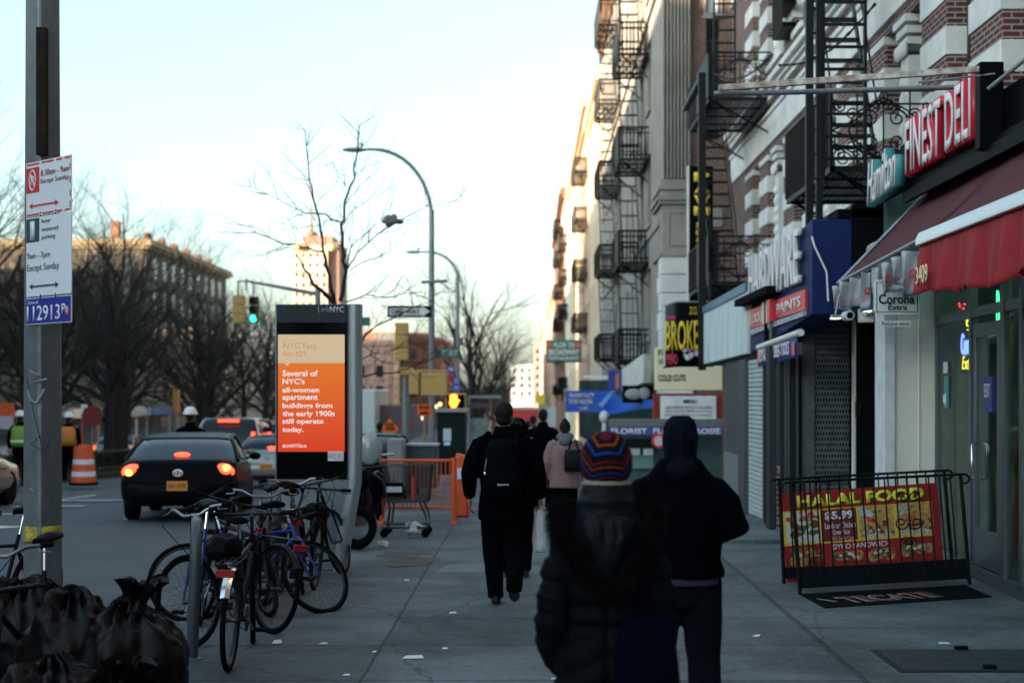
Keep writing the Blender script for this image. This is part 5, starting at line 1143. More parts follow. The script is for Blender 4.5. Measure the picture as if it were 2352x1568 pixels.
# orange fence, barrier, barrels, boxes
m_or = M('safety_orange', (.52, .085, .02), .55, col2=(.42, .06, .015), scale=6)
T = thing('safety_fence', 'orange barred pedestrian barrier behind the shopping trolley', 'barrier', (-1.8, 21, G(21)))
DF = 20.6; g_ = G(DF); fx0, fx1 = P(876, 0, DF).x, P(1043, 0, DF).x; zt = P(0, 1057, DF).z; zb = P(0, 1165, DF).z
mb = MB(); mb.tube((fx0, DF, zt), (fx1, DF, zt), .022, n=8); mb.tube((fx0, DF, zb), (fx1, DF, zb), .02, n=8); n = 17
for k in range(n + 1): x = fx0 + (fx1 - fx0) * k / n; mb.tube((x, DF, zb), (x, DF, zt), .009, n=6)
mb.build('bars', m_or, T)
for x in (fx0, fx1): mb = MB(); mb.tube((x, DF, g_), (x, DF, zt + .04), .04 if x == fx1 else .025, n=8); mb.build('post', m_or, T); mb = MB(); mb.box(x - .04, x + .04, DF - .3, DF + .3, g_, g_ + .03); mb.build('foot', m_or, T)
T = thing('plastic_barrier', 'solid orange plastic barrier right of the barred fence', 'barrier', (-1.0, 21.8, G(21.8)))
mb = MB(); xa, xb_ = P(1046, 0, 21.8).x, P(1078, 0, 21.8).x; mb.slab([(xa, 21.8, G(21.8)), (xb_, 21.8, G(21.8)), (xb_ - .03, 21.8, .9), (xa + .0, 21.8, .95)], (0, .25, 0)); mb.build('body', m_or, T, bevel=.04); mb = MB(); mb.box(xa + .03, xb_ - .04, 21.77, 21.81, .55, .72); mb.build('reflector', m_sgw, T)
def barrel(label, u, v1, v0, d, k=1.0):
    x = P(u, 0, d).x; z0 = P(0, v1, d).z; h = P(0, v0, d).z - z0; T = thing('traffic_barrel', label, 'traffic barrel', (x, d, z0), 'orange traffic barrels')
    mb = MB(); mb.k = 0; r_ = h * .27
    secs = [(1.32, 0, .07, 1), (1.12, .07, .22, 0), (1.08, .22, .34, 2), (1.02, .34, .52, 0), (.96, .52, .64, 2), (.90, .64, .95, 0), (.5, .95, 1.0, 0)]
    for rr, a, b, mi in secs: mb.k = mi; mb.lathe([(r_ * rr, a * h), (r_ * (rr - .02), b * h)], (x, d, z0), 20)
    mb.build('drum', [m_or, m_rubber, m_sgw], T)
barrel('orange and white striped traffic barrel standing on the road left of the black coupe', 192, 1113, 1021, 37)
T = thing('utility_box', 'light grey utility cabinet behind the orange fence', 'utility box', P(910, 1100, 23.5)); px(889, 927, 1007, 1120, 23.6, .5, M('box_grey', (.22, .24, .24), .6), 'cabinet', T, bevel=.04)
T = thing('utility_box', 'dark blue grey low cabinet behind the orange fence', 'utility box', P(965, 1100, 24)); px(930, 1004, 1022, 1120, 24.2, .5, M('box_blue', (.035, .055, .07), .5), 'cabinet', T, bevel=.04); mb = MB(); mb.box(P(929, 0, 24).x, P(1005, 0, 24).x, 24.15, 24.75, P(0, 1024, 24.2).z, P(0, 1019, 24.2).z); mb.build('lid', m_steel, T)
T = thing('news_kiosk', 'dark green newsstand with a pale notice beyond the orange fence', 'kiosk', P(1060, 1050, 36)); px(1004, 1068, 945, 1090, 36, 1.0, M('kiosk_green', (.01, .025, .025), .5), 'cabin', T, bevel=.03); px(1018, 1036, 984, 1012, 35.98, .02, M('notice_blue', (.35, .42, .5), .5), 'notice', T); px(1020, 1034, 1014, 1022, 35.98, .02, m_sgw, 'notice', T); px(1000, 1075, 938, 946, 35.9, 1.2, m_steel, 'roof', T)
T = thing('bus_shelter', 'glass bus shelter with a grey frame behind the backpack man', 'bus shelter', P(1100, 1000, 42))
px(1075, 1150, 908, 914, 42, 1.3, m_steel, 'roof', T); px(1075, 1079, 914, 1060, 42, .1, m_steel, 'post', T); px(1080, 1120, 960, 1030, 42.1, .03, M('shelter_glass', (.12, .2, .2), .15, col2=(.3, .38, .38), scale=1.2), 'glass', T); px(1076, 1125, 925, 937, 41.9, .06, M('shelter_sign', (.12, .03, .03), .5, col2=(.03, .06, .1), scale=2), 'sign_band', T)
# fruit-cart like clutter beyond boxes
T = thing('market_canopy', 'row of bluish and red lit shop fronts far behind the orange fence', 'stall', P(930, 960, 60)); px(842, 985, 930, 985, 62, 2, M('stall_mix', (.04, .16, .19), .6, col2=(.30, .06, .05), scale=.9), 'front', T)
for u, v in ((797 * 1.0, 0),): pass
mlg = M('distant_lamp', (.9, .8, .5), .4, emit=(1, .75, .4), es=0.310)
for i, (u, v) in enumerate(((1001, 934), (1011, 928), (972, 960))):
    T = thing('lit_lamp', ['small warm lamp left of the far pole base', 'small warm lamp just right of the far pole', 'small warm lamp beside the orange work sign'][i], 'lamp', P(u, v, 58)); mb = MB(); mb.ell(P(u, v, 58), (.09, .09, .09), 10, 8); mb.build('globe', mlg, T)

# shopping trolley
T = thing('shopping_trolley', 'grey wire shopping trolley in front of the orange fence', 'trolley', P(925, 1220, 18.6))
DCt = 18.6; cx = lambda u: P(u, 0, DCt).x; cz = lambda v: P(0, v, DCt).z
m_wire = M('trolley_wire', (.035, .05, .052), .5, .4)
mb = MB(); a0, a1 = cx(885), cx(992); zt_, zb_ = cz(1068), cz(1150)
def wire_wall(p0, p1, q0, q1, n1, n2):
    p0, p1, q0, q1 = map(Vector, (p0, p1, q0, q1))
    for k in range(n1 + 1): mb.tube(p0.lerp(p1, k / n1), q0.lerp(q1, k / n1), .0035, n=4)
    for k in range(n2 + 1): mb.tube(p0.lerp(q0, k / n2), p1.lerp(q1, k / n2), .0035, n=4)
y0, y1 = DCt - .25, DCt + .28
for y in (y0, y1): wire_wall((a0, y, zt_), (a1, y, zt_), (a0 + .05, y, zb_), (a1 - .04, y, zb_), 22, 8)
wire_wall((a0, y0, zt_), (a0, y1, zt_), (a0 + .05, y0, zb_), (a0 + .05, y1, zb_), 10, 8); wire_wall((a1, y0, zt_), (a1, y1, zt_), (a1 - .04, y0, zb_), (a1 - .04, y1, zb_), 10, 8); wire_wall((a0 + .05, y0, zb_), (a0 + .05, y1, zb_), (a1 - .04, y0, zb_), (a1 - .04, y1, zb_), 10, 16)
mb.build('basket', m_wire, T, smooth=False)
mb = MB()
for y in (y0, y1):
    mb.path([(cx(862), y, cz(1085)), (cx(885), y, cz(1100)), (cx(900), y, cz(1165)), (cx(895), y, .12)], .016, 6); mb.path([(cx(880), y, .13), (cx(985), y, .13), (cx(980), y, .3), (cx(968), y, cz(1150))], .016, 6); mb.path([(a0, y, zt_), (a1, y, zt_)], .009, 6)
mb.tube((cx(862), y0, cz(1085)), (cx(862), y1, cz(1085)), .018, n=8); mb.build('frame', m_wire, T)
for u in (887, 980):
    for y in (y0, y1): mb = MB(); mb.lathe([(.02, -.012), (.055, -.012), (.055, .012), (.02, .012)], (cx(u), y, .057), 14, 'y'); mb.build('wheel', m_rubber, T)
px(888, 923, 1117, 1130, y0 - .02, .01, M('basket_label', (.4, .43, .5), .6), 'label', T); px(884, 926, 1108, 1140, y0 - .005, .01, m_blackpanel, 'label_plate', T); px(946, 951, 1095, 1150, y0 - .02, .02, m_sgr, 'red_strap', T)
T = thing('plastic_bag', 'crumpled white plastic bag under the shopping trolley', 'bag', P(947, 1222, 18.4)); 
def crumple(c, r, seed, amp=.4, n=18, m=12):
    mb = MB(); mb.ell(c, r, n, m); c = Vector(c)
    for i, v in enumerate(mb.v): d = v - c; mb.v[i] = c + d * (1 + amp * noise.noise(d * (2.2 / max(r)) + Vector((seed, 0, 0))) + .35 * amp * noise.noise(d * (6 / max(r)) + Vector((0, seed, 0))))
    return mb
m_bagw = M('white_plastic', (.40, .44, .47), .5); crumple(P(947, 1222, 18.4) + Vector((0, 0, .06)), (.13, .09, .07), 3, 1.0).build('bag', m_bagw, T)

# railing round the cellar hatch with the food banner
def railing(label, TLp, TRp, BLp, BRp, d0, d1, kick, nb_):
    T = thing('hatch_railing', label, 'railing', (P(BLp[0], 0, d0).x, d0, 0))
    tl, tr, bl, br = P(*TLp, d0), P(*TRp, d1), P(*BLp, d0), P(*BRp, d1)
    mb = MB(); e = tr + (tr - tl).normalized() * .05; pts = [tl + (tl - tr).normalized() * .10 + Vector((0, 0, -.02)), tl + (tl - tr).normalized() * .08 + Vector((0, 0, .0)), tl, tr, e] + [e + Vector((.045 * math.sin(a), 0, -.045 + .045 * math.cos(a))) for a in (.5, 1.1, 1.8, 2.5, 3.2, 4, 4.8, 5.6)]
    mb.path(pts, .013, 8); mb.build('top_rail', m_black, T)
    for a, b in ((tl, bl), (tr, br)): mb = MB(); mb.tube(a, b, .019, n=4); mb.build('post', m_black, T)
    for k in range(1, nb_):
        mb = MB(); a, b = tl.lerp(tr, k / nb_), bl.lerp(br, k / nb_); mb.tube(a, a.lerp(b, .86), .0085, n=5); mb.build('bar', m_black, T)
    mb = MB(); a, b, c, d = bl.lerp(tl, .055), br.lerp(tr, .05), br.lerp(tr, kick), bl.lerp(tl, kick); mb.slab([a, b, c, d], (0, .01, 0)); mb.build('kick_plate', M('kick_plate', (.012, .018, .026), .4, col2=(.02, .026, .034), scale=3), T, smooth=False)
    return T, tl, tr, bl, br
T, tl, tr, bl, br = railing('front black hatch railing leaning left before the halal food banner', (1819, 1107), (2206, 1089), (1838, 1365), (2227, 1341), 13.15, 13.85, .235, 15)
mb = MB(); c = (tl + tr) / 2 + (tr - tl) * .18 + Vector((0, -.01, -.36))
for s in (-1, 1):
    spiral(mb, c + Vector((s * .05, 0, .16)), (s, 0, 0), (0, 0, 1), .06, 1.4, .007); spiral(mb, c + Vector((s * .07, 0, -.08)), (-s, 0, 0), (0, 0, -1), .07, 1.4, .007); spiral(mb, c + Vector((s * .02, 0, -.26)), (s, 0, 0), (0, 0, 1), .05, 1.4, .007)
mb.build('scroll', m_black, T)
railing('rear black hatch railing behind the halal food banner', (1790, 1100), (2168, 1080), (1801, 1341), (2190, 1325), 13.9, 14.5, .16, 17)
BD = 14.02
T = thing('food_banner', 'red HALAL FOOD banner with food pictures between the black railings', 'banner', P(1980, 1340, BD))
tl, tr, br, bl = P(1793, 1133, BD), P(2152, 1108, BD + .1), P(2168, 1315, BD + .1), P(1808, 1342, BD)
mb = MB(); mb.slab([bl, br, tr, tl], (0, .012, 0)); mb.build('sheet', M('banner_red', (.33, .012, .016), .45, col2=(.28, .01, .014), scale=4), T, smooth=False)
bux, buy = (tr - tl).normalized(), (tl - bl).normalized(); BW, BH = (tr - tl).length, (tl - bl).length
def bp(s, t, o_=0):
    t *= .78
    return tl.lerp(tr, s).lerp(bl.lerp(br, s), t) + Vector((0, -o_, 0))
def bq(s0, s1, t0, t1, mat, name, o0=0, o1=.002):
    mb = MB(); mb.slab([bp(s0, t1, o0), bp(s1, t1, o0), bp(s1, t0, o0), bp(s0, t0, o0)], (0, -(o1 - o0), 0)); return mb.build(name, mat, T, smooth=False)
def bt(s, s0, s1, t0, t1, mat, bold=0, o=.003):
    a, b, c = bp(s0, t1, o), bp(s1, t1, o), bp(s0, t0, o); text(s, a, b - a, Vector(c - a), (b - a).length, (c - a).length, mat, T, ext=.002, bold=bold)
m_byel = M('banner_yellow', (.60, .58, .05), .5); m_bshadow = M('banner_green_shadow', (.05, .09, .02), .5); m_yb = M('yellow_border', (.5, .38, .04), .5); m_dred = M('banner_dark_red', (.16, .008, .014), .5)
bt('HALAL FOOD', .105, .925, .045, .23, m_bshadow, .06, .002); bt('HALAL FOOD', .10, .915, .045, .215, m_byel, .045, .0045)
def cells(s0, s1, t0, t1): bq(s0, s1, t0, t1, m_yb, 'picture_border', .0005, .002)
def food(s0, s1, t0, t1, bgc, blobs, seed, nm='food_picture'):
    if bgc: bq(s0, s1, t0, t1, bgc, 'picture_ground', .002, .003)
    rng = random.Random(seed); mats = [b[0] for b in blobs]; mb = MB()
    for k, (m, n, r0, r1, sx0, sx1, ty0, ty1) in enumerate(blobs):
        mb.k = k
        for _ in range(n):
            s = s0 + (s1 - s0) * rng.uniform(sx0, sx1); t = t0 + (t1 - t0) * rng.uniform(ty0, ty1); r_ = rng.uniform(r0, r1)
            hw, hh = (s1 - s0) * BW / 2, (t1 - t0) * BH / 2
            c = bp(s, t, .004 + .0006 * k); e = rng.uniform(.55, 1); ph = rng.uniform(0, 6)
            pts = [c + bux * r_ * math.cos(a * .7 + ph) * (1 + .2 * math.sin(3 * a)) + buy * r_ * e * math.sin(a * .7 + ph) for a in range(9)]
            cl = []
            for p_ in pts:
                q = p_ - bp(s0, t0); x = min(max(q.dot(bux), .002), (s1 - s0) * BW - .002); z = min(max(-q.dot(buy), .002), (t1 - t0) * BH - .002); cl.append(bp(s0, t0, .004 + .0006 * k) + bux * x - buy * z)
            mb.poly(cl)
    mb.build(nm, mats, T, smooth=False)
fb, fr_, fg, fy, fw, ft = [M('food_' + n, c, .5, col2=c2, scale=30) for n, c, c2 in (('brown', (.22, .07, .02), (.1, .03, .01)), ('red', (.5, .04, .02), (.4, .02, .01)), ('green', (.10, .25, .05), (.04, .14, .03)), ('rice', (.55, .33, .06), (.4, .2, .03)), ('white', (.5, .52, .5), (.36, .38, .36)), ('tan', (.42, .27, .12), (.25, .13, .05)))]
cells(.0, .955, .255, .74)
food(.02, .235, .28, .69, fw, [(fr_, 7, .02, .035, .05, 1, .0, .4), (fg, 22, .012, .03, .3, 1, .2, .8), (ft, 6, .02, .03, .2, .7, .1, .3), (fb, 6, .03, .042, .05, .95, .4, .8)], 1)
bq(.25, .47, .27, .72, m_dred, 'price_panel', .002, .003)
bt('$5.99', .27, .45, .30, .43, m_sgw, .04, .004); bt('Lamb or Chicken', .265, .46, .46, .54, m_sgw, 0, .004); bt('Over Rice', .31, .42, .56, .63, m_sgw, 0, .004); bt('W/ Soda Can', .305, .44, .655, .71, M('print_pale_red', (.5, .3, .28), .6), 0, .004)
for s0, sd in ((.485, 2), (.73, 3)):
    food(s0, s0 + .222, .26, .70, ft, [(fy, 26, .015, .03, .4, 1, .0, .45), (fw, 5, .03, .05, .02, .35, .05, .35), (fr_, 6, .015, .03, .2, .55, .35, .6), (fb, 14, .012, .03, .3, 1, .5, .9), (fg, 3, .01, .015, .4, .7, .0, .2), (fw, 6, .01, .02, .05, .9, .75, .95)], sd)
bt('Salad Over Rice', .04, .225, .65, .725, m_sgw, 0, .008); bt('Lamb Over Rice', .52, .69, .63, .71, m_sgw, 0, .008); bt('Chicken Over Rice', .745, .945, .62, .70, m_sgw, 0, .008)
bt('GYRO SANDWICH', .30, .67, .765, .84, m_sgw, .01, .004)
for s0, s1, sd, t0 in ((.03, .27, 11, .76), (.30, .50, 12, .86), (.52, .71, 13, .85), (.73, .94, 14, .78)):
    food(s0, s1, t0, 1.02, None, [(ft, 9, .04, .06, .1, .9, .3, .8), (fg, 10, .015, .03, .1, .9, .1, .6), (fr_, 6, .015, .03, .2, .9, .2, .7), (fw, 7, .012, .022, .2, .8, .3, .7), (fb, 6, .02, .03, .3, .8, .5, .9)], sd)
# door mat with lettering and cellar hatch
T = thing('door_mat', 'black door mat with red TECATE lettering before the railing', 'mat', (3, 13, 0))
gp4 = [(P(1838, 0, 13.1).x, 13.12), (P(1895, 0, 12.26).x, 12.28), (P(2279, 0, 12.94).x, 12.95), (P(2216, 0, 13.75).x, 13.75)]
mb = MB(); mb.slab([(x, y, .003) for x, y in gp4], (0, 0, .008)); mb.build('mat', M('mat_rubber', (.012, .016, .018), .9, bump=.4, bscale=80), T, smooth=False)
dm = (Vector((*gp4[2], 0)) - Vector((*gp4[1], 0))).normalized(); um = Vector((-dm.y, dm.x, 0)); o_ = Vector((*gp4[1], .012)) + dm * .42 + um * .16
text('TECATE', o_ - dm * .02 - um * .01, dm, um, 1.02, .34, M('mat_white', (.25, .27, .27), .9), T, ext=.001, bold=.05, shear=.2); text('TECATE', o_ + Vector((0, 0, .0015)), dm, um, .98, .31, M('mat_red', (.22, .025, .02), .9), T, ext=.001, bold=.01, shear=.2)
mb = MB(); mb.slab([o_ + Vector((0, 0, 0)) - dm * .15 + um * .1, o_ - dm * .11 + um * .1, o_ - dm * .18 + um * .32, o_ - dm * .2 + um * .3], (0, 0, .001)); mb.build('mark', MATS['mat_white'], T)
T = thing('cellar_hatch', 'dark ridged steel cellar hatch plates set in the pavement at lower right', 'hatch', (3.3, 9.9, 0))
m_hatch = bpy.data.materials.new('hatch_plate'); m_hatch.use_nodes = True; t = m_hatch.node_tree; b = t.nodes['Principled BSDF']; b.inputs['Base Color'].default_value = (.022, .030, .034, 1); b.inputs['Roughness'].default_value = .55; b.inputs['Metallic'].default_value = .3
tc = t.nodes.new('ShaderNodeTexCoord'); wv_ = t.nodes.new('ShaderNodeTexWave'); wv_.inputs['Scale'].default_value = 12; wv_.bands_direction = 'DIAGONAL'; bpn = t.nodes.new('ShaderNodeBump'); bpn.inputs['Strength'].default_value = .8; bpn.inputs['Distance'].default_value = .01
t.links.new(tc.outputs['Object'], wv_.inputs['Vector']); t.links.new(wv_.outputs['Fac'], bpn.inputs['Height']); t.links.new(bpn.outputs[0], b.inputs['Normal'])
for y0, y1 in ((9.50, 9.86), (9.88, 10.24)): mb = MB(); mb.box(2.5, 4.3, y0, y1, -.02, .012); mb.build('plate', m_hatch, T, bevel=.004)
mb = MB(); mb.box(2.45, 4.35, 9.45, 10.29, -.02, .006); mb.build('frame', m_dark, T)
for u, v in ((2208, 1494), (2274, 1538)):
    dd = 6044 / (v - 905); mb = MB(); mb.box(P(u - 15, 0, dd).x, P(u + 15, 0, dd).x, dd - .02, dd + .03, .012, .035); mb.build('hinge', m_blackpanel, T, bevel=.005)
# litter
m_paper = M('paper_litter', (.45, .49, .52), .7); rng = random.Random(12)
LIT = [(950, 1510, 25, 7, 'flat white card lying on the pavement in the lower centre'), (637, 1475, 11, 8, 'folded white paper scrap by the fallen bicycle wheel'), (1040, 1408, 9, 3, 'thin white paper scrap left of the walking man'), (743, 1479, 10, 3, 'small white scrap right of the folded paper'), (1738, 1461, 8, 5, 'crumpled scrap on the joint near the black doormat'), (2168, 1478, 14, 3, 'thin pale stick of litter above the cellar hatch'), (2375 - 40, 1497, 0, 0, ''), (796, 1551, 8, 3, 'small white scrap at the bottom of the pavement'), (1272, 1560, 8, 2, 'tiny scrap at the bottom by the dark coat'), (2160, 1532, 7, 3, 'tiny white scrap at the lower right'), (934, 1333, 6, 3, 'small scrap near the kiosk foot'), (1750, 1380, 0, 0, ''), (860, 1498, 5, 3, 'tiny scrap left of the flat card'), (1022, 1490, 7, 3, 'tiny scrap right of the flat card'), (700, 1500, 3, 2, ''), (2067, 1543, 0, 0, '')]
for u, v, wu, hv, lb in LIT:
    if not lb: continue
    d = 6044 / (v - 905); c = P(u, v, d); c.z = 0; k = d / FP; w_ = wu * k; l_ = min(hv * k * d / EYE, .25)
    T = thing('litter', lb, 'litter', c, 'paper litter on the pavement'); mb = MB(); an = rng.uniform(-.4, .4)
    V = [Vector((math.cos(an) * x - math.sin(an) * y, math.sin(an) * x + math.cos(an) * y, z)) + c for x, y, z in ((-w_, -l_ * .35, .004), (0, -l_ * .55, .006), (w_, -l_ * .3, .004), (w_ * .7, l_ * .5, .008), (-w_ * .7, l_ * .45, .006))]
    mb.slab(V, (0, 0, .003)); mb.build('scrap', m_paper, T, smooth=False)
T = thing('litter', 'crumpled white scrap lying beyond the kiosk', 'litter', P(880, 1254, 17.3), 'paper litter on the pavement'); c = P(880, 1254, 17.3); c.z = .03; crumple(c, (.06, .05, .035), 7, 1.0, 10, 8).build('scrap', m_paper, T)
# fine grit and gum too small to count
mb = MB(); rng = random.Random(77)
for _ in range(420):
    x, y = rng.uniform(-3.3, 4.2), rng.uniform(8.5, 22); s = rng.uniform(.004, .016); an = rng.uniform(0, 6)
    mb.poly([(x + s * math.cos(an + a) * rng.uniform(.5, 1.4), y + s * math.sin(an + a) * 1.3, .006 + G(y)) for a in (0, 1.3, 2.6, 4, 5.2)])
mb.k = 0
tag(mb.build('grit', M('grit', (.14, .15, .15), .9, col2=(.05, .045, .04), scale=30), None, smooth=False), '', '', kind='stuff')
mb = MB()
for _ in range(26):
    u, v = rng.uniform(880, 985), rng.uniform(1268, 1300); d = 6044 / (v - 905); c = P(u, v, d); s = rng.uniform(.04, .12); mb.poly([(c.x + s * math.cos(a), c.y + s * 1.5 * math.sin(a), .005 + rng.random() * .002) for a in (0, 1.1, 2.2, 3.3, 4.4, 5.4)])
tag(mb.build('leaf_debris', M('leaf_debris', (.10, .085, .06), .95), None, smooth=False), '', '', kind='stuff')
# ================================================================ vehicles
m_tail = M('tail_lamp', (.5, .02, .01), .25, emit=(1, .06, .02), es=0.992); m_tailhot = M('tail_lamp_hot', (.9, .3, .1), .25, emit=(1, .32, .04), es=1.860)
m_carblack = M('black_car_paint', (.003, .005, .011), .38, .0, spec=.09, coat=.04); m_carglass = M('car_glass', (.004, .012, .028), .10, .0, spec=.45)
m_silver = M('silver_car_paint', (.26, .27, .28), .3, .6, coat=.6); m_whitecar = M('white_car_paint', (.42, .43, .44), .3, coat=.6); m_amber = M('amber_plate', (.42, .17, .02), .5)
m_red_off = M('red_lens', (.12, .008, .008), .25)
def interp(tab, t):
    for (a, x), (b, y) in zip(tab, tab[1:]):
        if t <= b: f = (t - a) / (b - a) if b > a else 0; f = f * f * (3 - 2 * f); return x + (y - x) * f
    return tab[-1][1]
def car(name, label, cat, x, y, paint, L=4.7, W=1.82, H=1.42, kind='coupe', lit=True, yaw=0, group=None, plate=True):
    """rear bumper at local y = 0, nose at y = L"""
    T = thing(name, label, cat, (0, 0, 0), group); T['_v'] = 1; del T['_v']
    deck = {'coupe': [(0, .86), (.12, .98), (.5, 1.02), (1.2, 1.0), (3.2, .95), (4.2, .82), (4.7, .58)], 'sedan': [(0, .88), (.12, .99), (.9, 1.02), (1.4, 1.0), (3.3, .97), (4.2, .85), (4.7, .6)], 'suv': [(0, .95), (.1, 1.1), (1, 1.12), (3.3, 1.08), (4.2, .98), (4.7, .7)]}[kind]
    hw = lambda t: interp([(0, W * .45), (.25, W * .485), (1.2, W * .5), (3.4, W * .5), (4.3, W * .47), (4.7, W * .40)], t)
    lo = lambda t: interp([(0, .34), (.3, .24), (4.4, .22), (4.7, .3)], t)
    rings = []
    for k in range(33):
        t = 4.7 * k / 32; w_ = hw(t); z0, z1 = lo(t), interp(deck, t); yy = t / 4.7 * L; zb = z0 + (z1 - z0) * .42
        ring = []
        for q in range(13):
            s = -1 + q / 6
            ring.append((w_ * math.sin(s * math.pi / 2) * (.985 if abs(s) < .99 else 1), yy, z1 - (.075 * abs(s) ** 3.5) * 1.0))
        side = [(1.005, .78), (1.035, .60), (1.04, .45), (1.02, .22), (.95, .04), (.8, 0)]
        for f_, h_ in side: ring.append((w_ * f_, yy, z0 + (z1 - .08 - z0) * h_))
        for f_, h_ in reversed(side): ring.append((-w_ * f_, yy, z0 + (z1 - .08 - z0) * h_))
        rings.append(ring)
    mb = MB(); mb.loft(rings); mb.build('body', paint, T, ang=60)
    # cabin
    if kind == 'coupe': prof = [(.55, 1.0, .80), (1.0, 1.2, .73), (1.35, 1.33, .66), (1.9, H - .02, .60), (2.5, H, .60), (3.0, H - .08, .62), (3.75, .98, .72)]
    elif kind == 'sedan': prof = [(.75, .99, .80), (1.1, 1.2, .72), (1.5, H - .04, .64), (2.2, H, .62), (2.8, H - .04, .62), (3.55, .98, .72)]
    else: prof = [(.06, 1.05, .84), (.22, H - .35, .78), (.45, H - .05, .68), (1.2, H, .66), (2.6, H - .02, .66), (3.0, H - .12, .68), (3.6, 1.1, .74)]
    zbase = .9 if kind != 'suv' else 1.0
    rings = []
    for t, z, wf in prof:
        yy = t / 4.7 * L; wb = W * .5 * .93; wt = W * .5 * wf * 1.22; ring = []
        for q in range(9): s = -1 + q / 4; ring.append((wt * math.sin(s * math.pi / 2), yy, z - .045 * abs(s) ** 3))
        ring += [(wb * .5 + wt * .52, yy, (z + zbase) / 2), (wb, yy, zbase - .02), (-wb, yy, zbase - .02), (-(wb * .5 + wt * .52), yy, (z + zbase) / 2)]
        rings.append(ring)
    mb = MB(); mb.loft(rings); mb.build('cabin_glass', m_carglass, T, ang=60)
    # roof panel and pillars in paint
    mb = MB(); R2 = []
    i0, i1 = (2, 5)
    for i in range(i0 if kind != 'suv' else 2, i1 if kind != 'suv' else 6):
        R2.append([Vector(p) + Vector((0, 0, .012)) for p in rings[i][:9]])
    V = [p for r_ in R2 for p in r_]; n = 9
    mb.add(V, [(a * n + b, a * n + b + 1, (a + 1) * n + b + 1, (a + 1) * n + b) for a in range(len(R2) - 1) for b in range(n - 1)])
    for s in (0, 8):
        sg = -1 if s == 0 else 1
        mb.path([Vector(rings[i][s]) + Vector((sg * .006, 0, .004)) for i in range(len(rings))], .032, 6)
        mid = len(rings) // 2; a = Vector(rings[mid][s]); mb.path([a, Vector((sg * W * .5 * .94, a.y + .05, zbase))], .03, 6)
    mb.build('roof', paint, T)
    # lamps, bumper, plate
    zl = interp(deck, .1) - .15
    lm = m_tail if lit else m_red_off
    for s in (-1, 1):
        mb = MB(); xx = s * hw(.12) * .86; mb.ell((xx, .07, zl), (.15, .10, .095), 12, 8, rot=Matrix.Rotation(s * .35, 3, 'Y')); tl_ = mb.build('tail_lamp', lm, T)
        if lit: mb = MB(); mb.ell((xx + s * .02, .0, zl + (.03 if s > 0 else -.03)), (.062, .05, .055), 10, 8); mb.build('bulb', m_tailhot, tl_)
    if kind == 'suv':
        mb = MB(); mb.box(-.32, .32, .22, .30, H - .14, H - .07); mb.build('brake_lamp', lm, T)
        mb = MB(); 
        for s in (-1, 1): mb.box(s * W * .41 - .05, s * W * .41 + .05, .05, .12, 1.1, 1.5)
        mb.build('tail_lamp', lm, T)
    else: mb = MB(); mb.ell((0, .62 * L / 4.7 + (.15 if kind == 'sedan' else 0), 1.06), (.13, .05, .04), 12, 6); mb.build('brake_lamp', lm, T)
    mb = MB(); 
    rings = [[(xx, yy, zz_) for yy, zz_ in ((-.07 + .08 * (abs(xx) / (W * .46)) ** 3, .36), (-.09 + .09 * (abs(xx) / (W * .46)) ** 3, .48), (-.07 + .09 * (abs(xx) / (W * .46)) ** 3, .60), (.12, .62), (.12, .34))] for xx in [W * .46 * (-1 + k / 6) for k in range(13)]]
    mb.loft(rings); mb.build('bumper', paint, T, ang=50)
    if plate: mb = MB(); mb.box(-.16, .16, -.10, -.075, .50, .65); pl = mb.build('number_plate', m_amber, T, smooth=False); text('EKP 4729', (-.13, -.101, .54), (1, 0, 0), (0, 0, 1), .26, .07, m_blackpanel, pl, ext=.002)
    if kind != 'suv':
        mb = MB(); ze = interp(deck, .06) - .14; mb.path([(.075 * math.cos(a * .52), -.005, ze + .05 * math.sin(a * .52)) for a in range(12)], .009, 5, closed=True); mb.path([(.03 * math.cos(a * .52), -.008, ze + .048 * math.sin(a * .52)) for a in range(12)], .007, 5, closed=True); mb.path([(.055 * math.cos(a * .52), -.008, ze + .02 + .02 * math.sin(a * .52)) for a in range(12)], .006, 5, closed=True); mb.build('emblem', m_chrome, T)
    for s in (-1, 1):
        mb = MB(); mb.ell((s * (W * .5 + .1), L * .66, 1.0), (.11, .06, .07), 10, 6); mb.tube((s * W * .46, L * .66, .96), (s * (W * .5 + .08), L * .66, .99), .02); mb.build('side_mirror', paint, T)
        mb = MB(); mb.box(s * (W * .5 + .015) - .012, s * (W * .5 + .015) + .012, L * .3, L * .75, .72, .74); mb.build('side_trim', m_dark, T)
        for yy in (.19 * L, .81 * L):
            mb = MB(); mb.lathe([(.2, -.1), (.325, -.1), (.335, -.06), (.335, .06), (.325, .1), (.2, .1)], (s * (W * .5 - .1), yy, .335), 24, 'x'); wl = mb.build('wheel', m_rubber, T)
            mb = MB(); mb.lathe([(.03, .06 * s), (.06, .09 * s), (.2, .085 * s), (.215, .10 * s), (.215, .05 * s)], (s * (W * .5 - .1), yy, .335), 20, 'x'); mb.build('rim', m_steel, wl)
    T.location = (x, y, G(y) - .125); T.rotation_euler = (math.atan2(G(y + L) - G(y), L), 0, yaw); return T
car('coupe', 'black two door coupe with glowing tail lamps waiting on the road', 'car', P(408, 0, 22.6).x, 22.6, m_carblack, L=4.7, W=1.84, H=1.42, kind='coupe', yaw=R(7.5))
car('sedan', 'pale sedan just in front of the black coupe', 'car', P(437, 0, 29.5).x, 29.5, M('beige_car_paint', (.25, .20, .14), .3, .3, coat=.5), kind='sedan', yaw=R(7))
car('suv', 'white sports utility vehicle with a wide red brake lamp, ahead of the coupe', 'car', P(520, 0, 44).x, 44, m_whitecar, L=4.9, W=1.95, H=1.95, kind='suv')
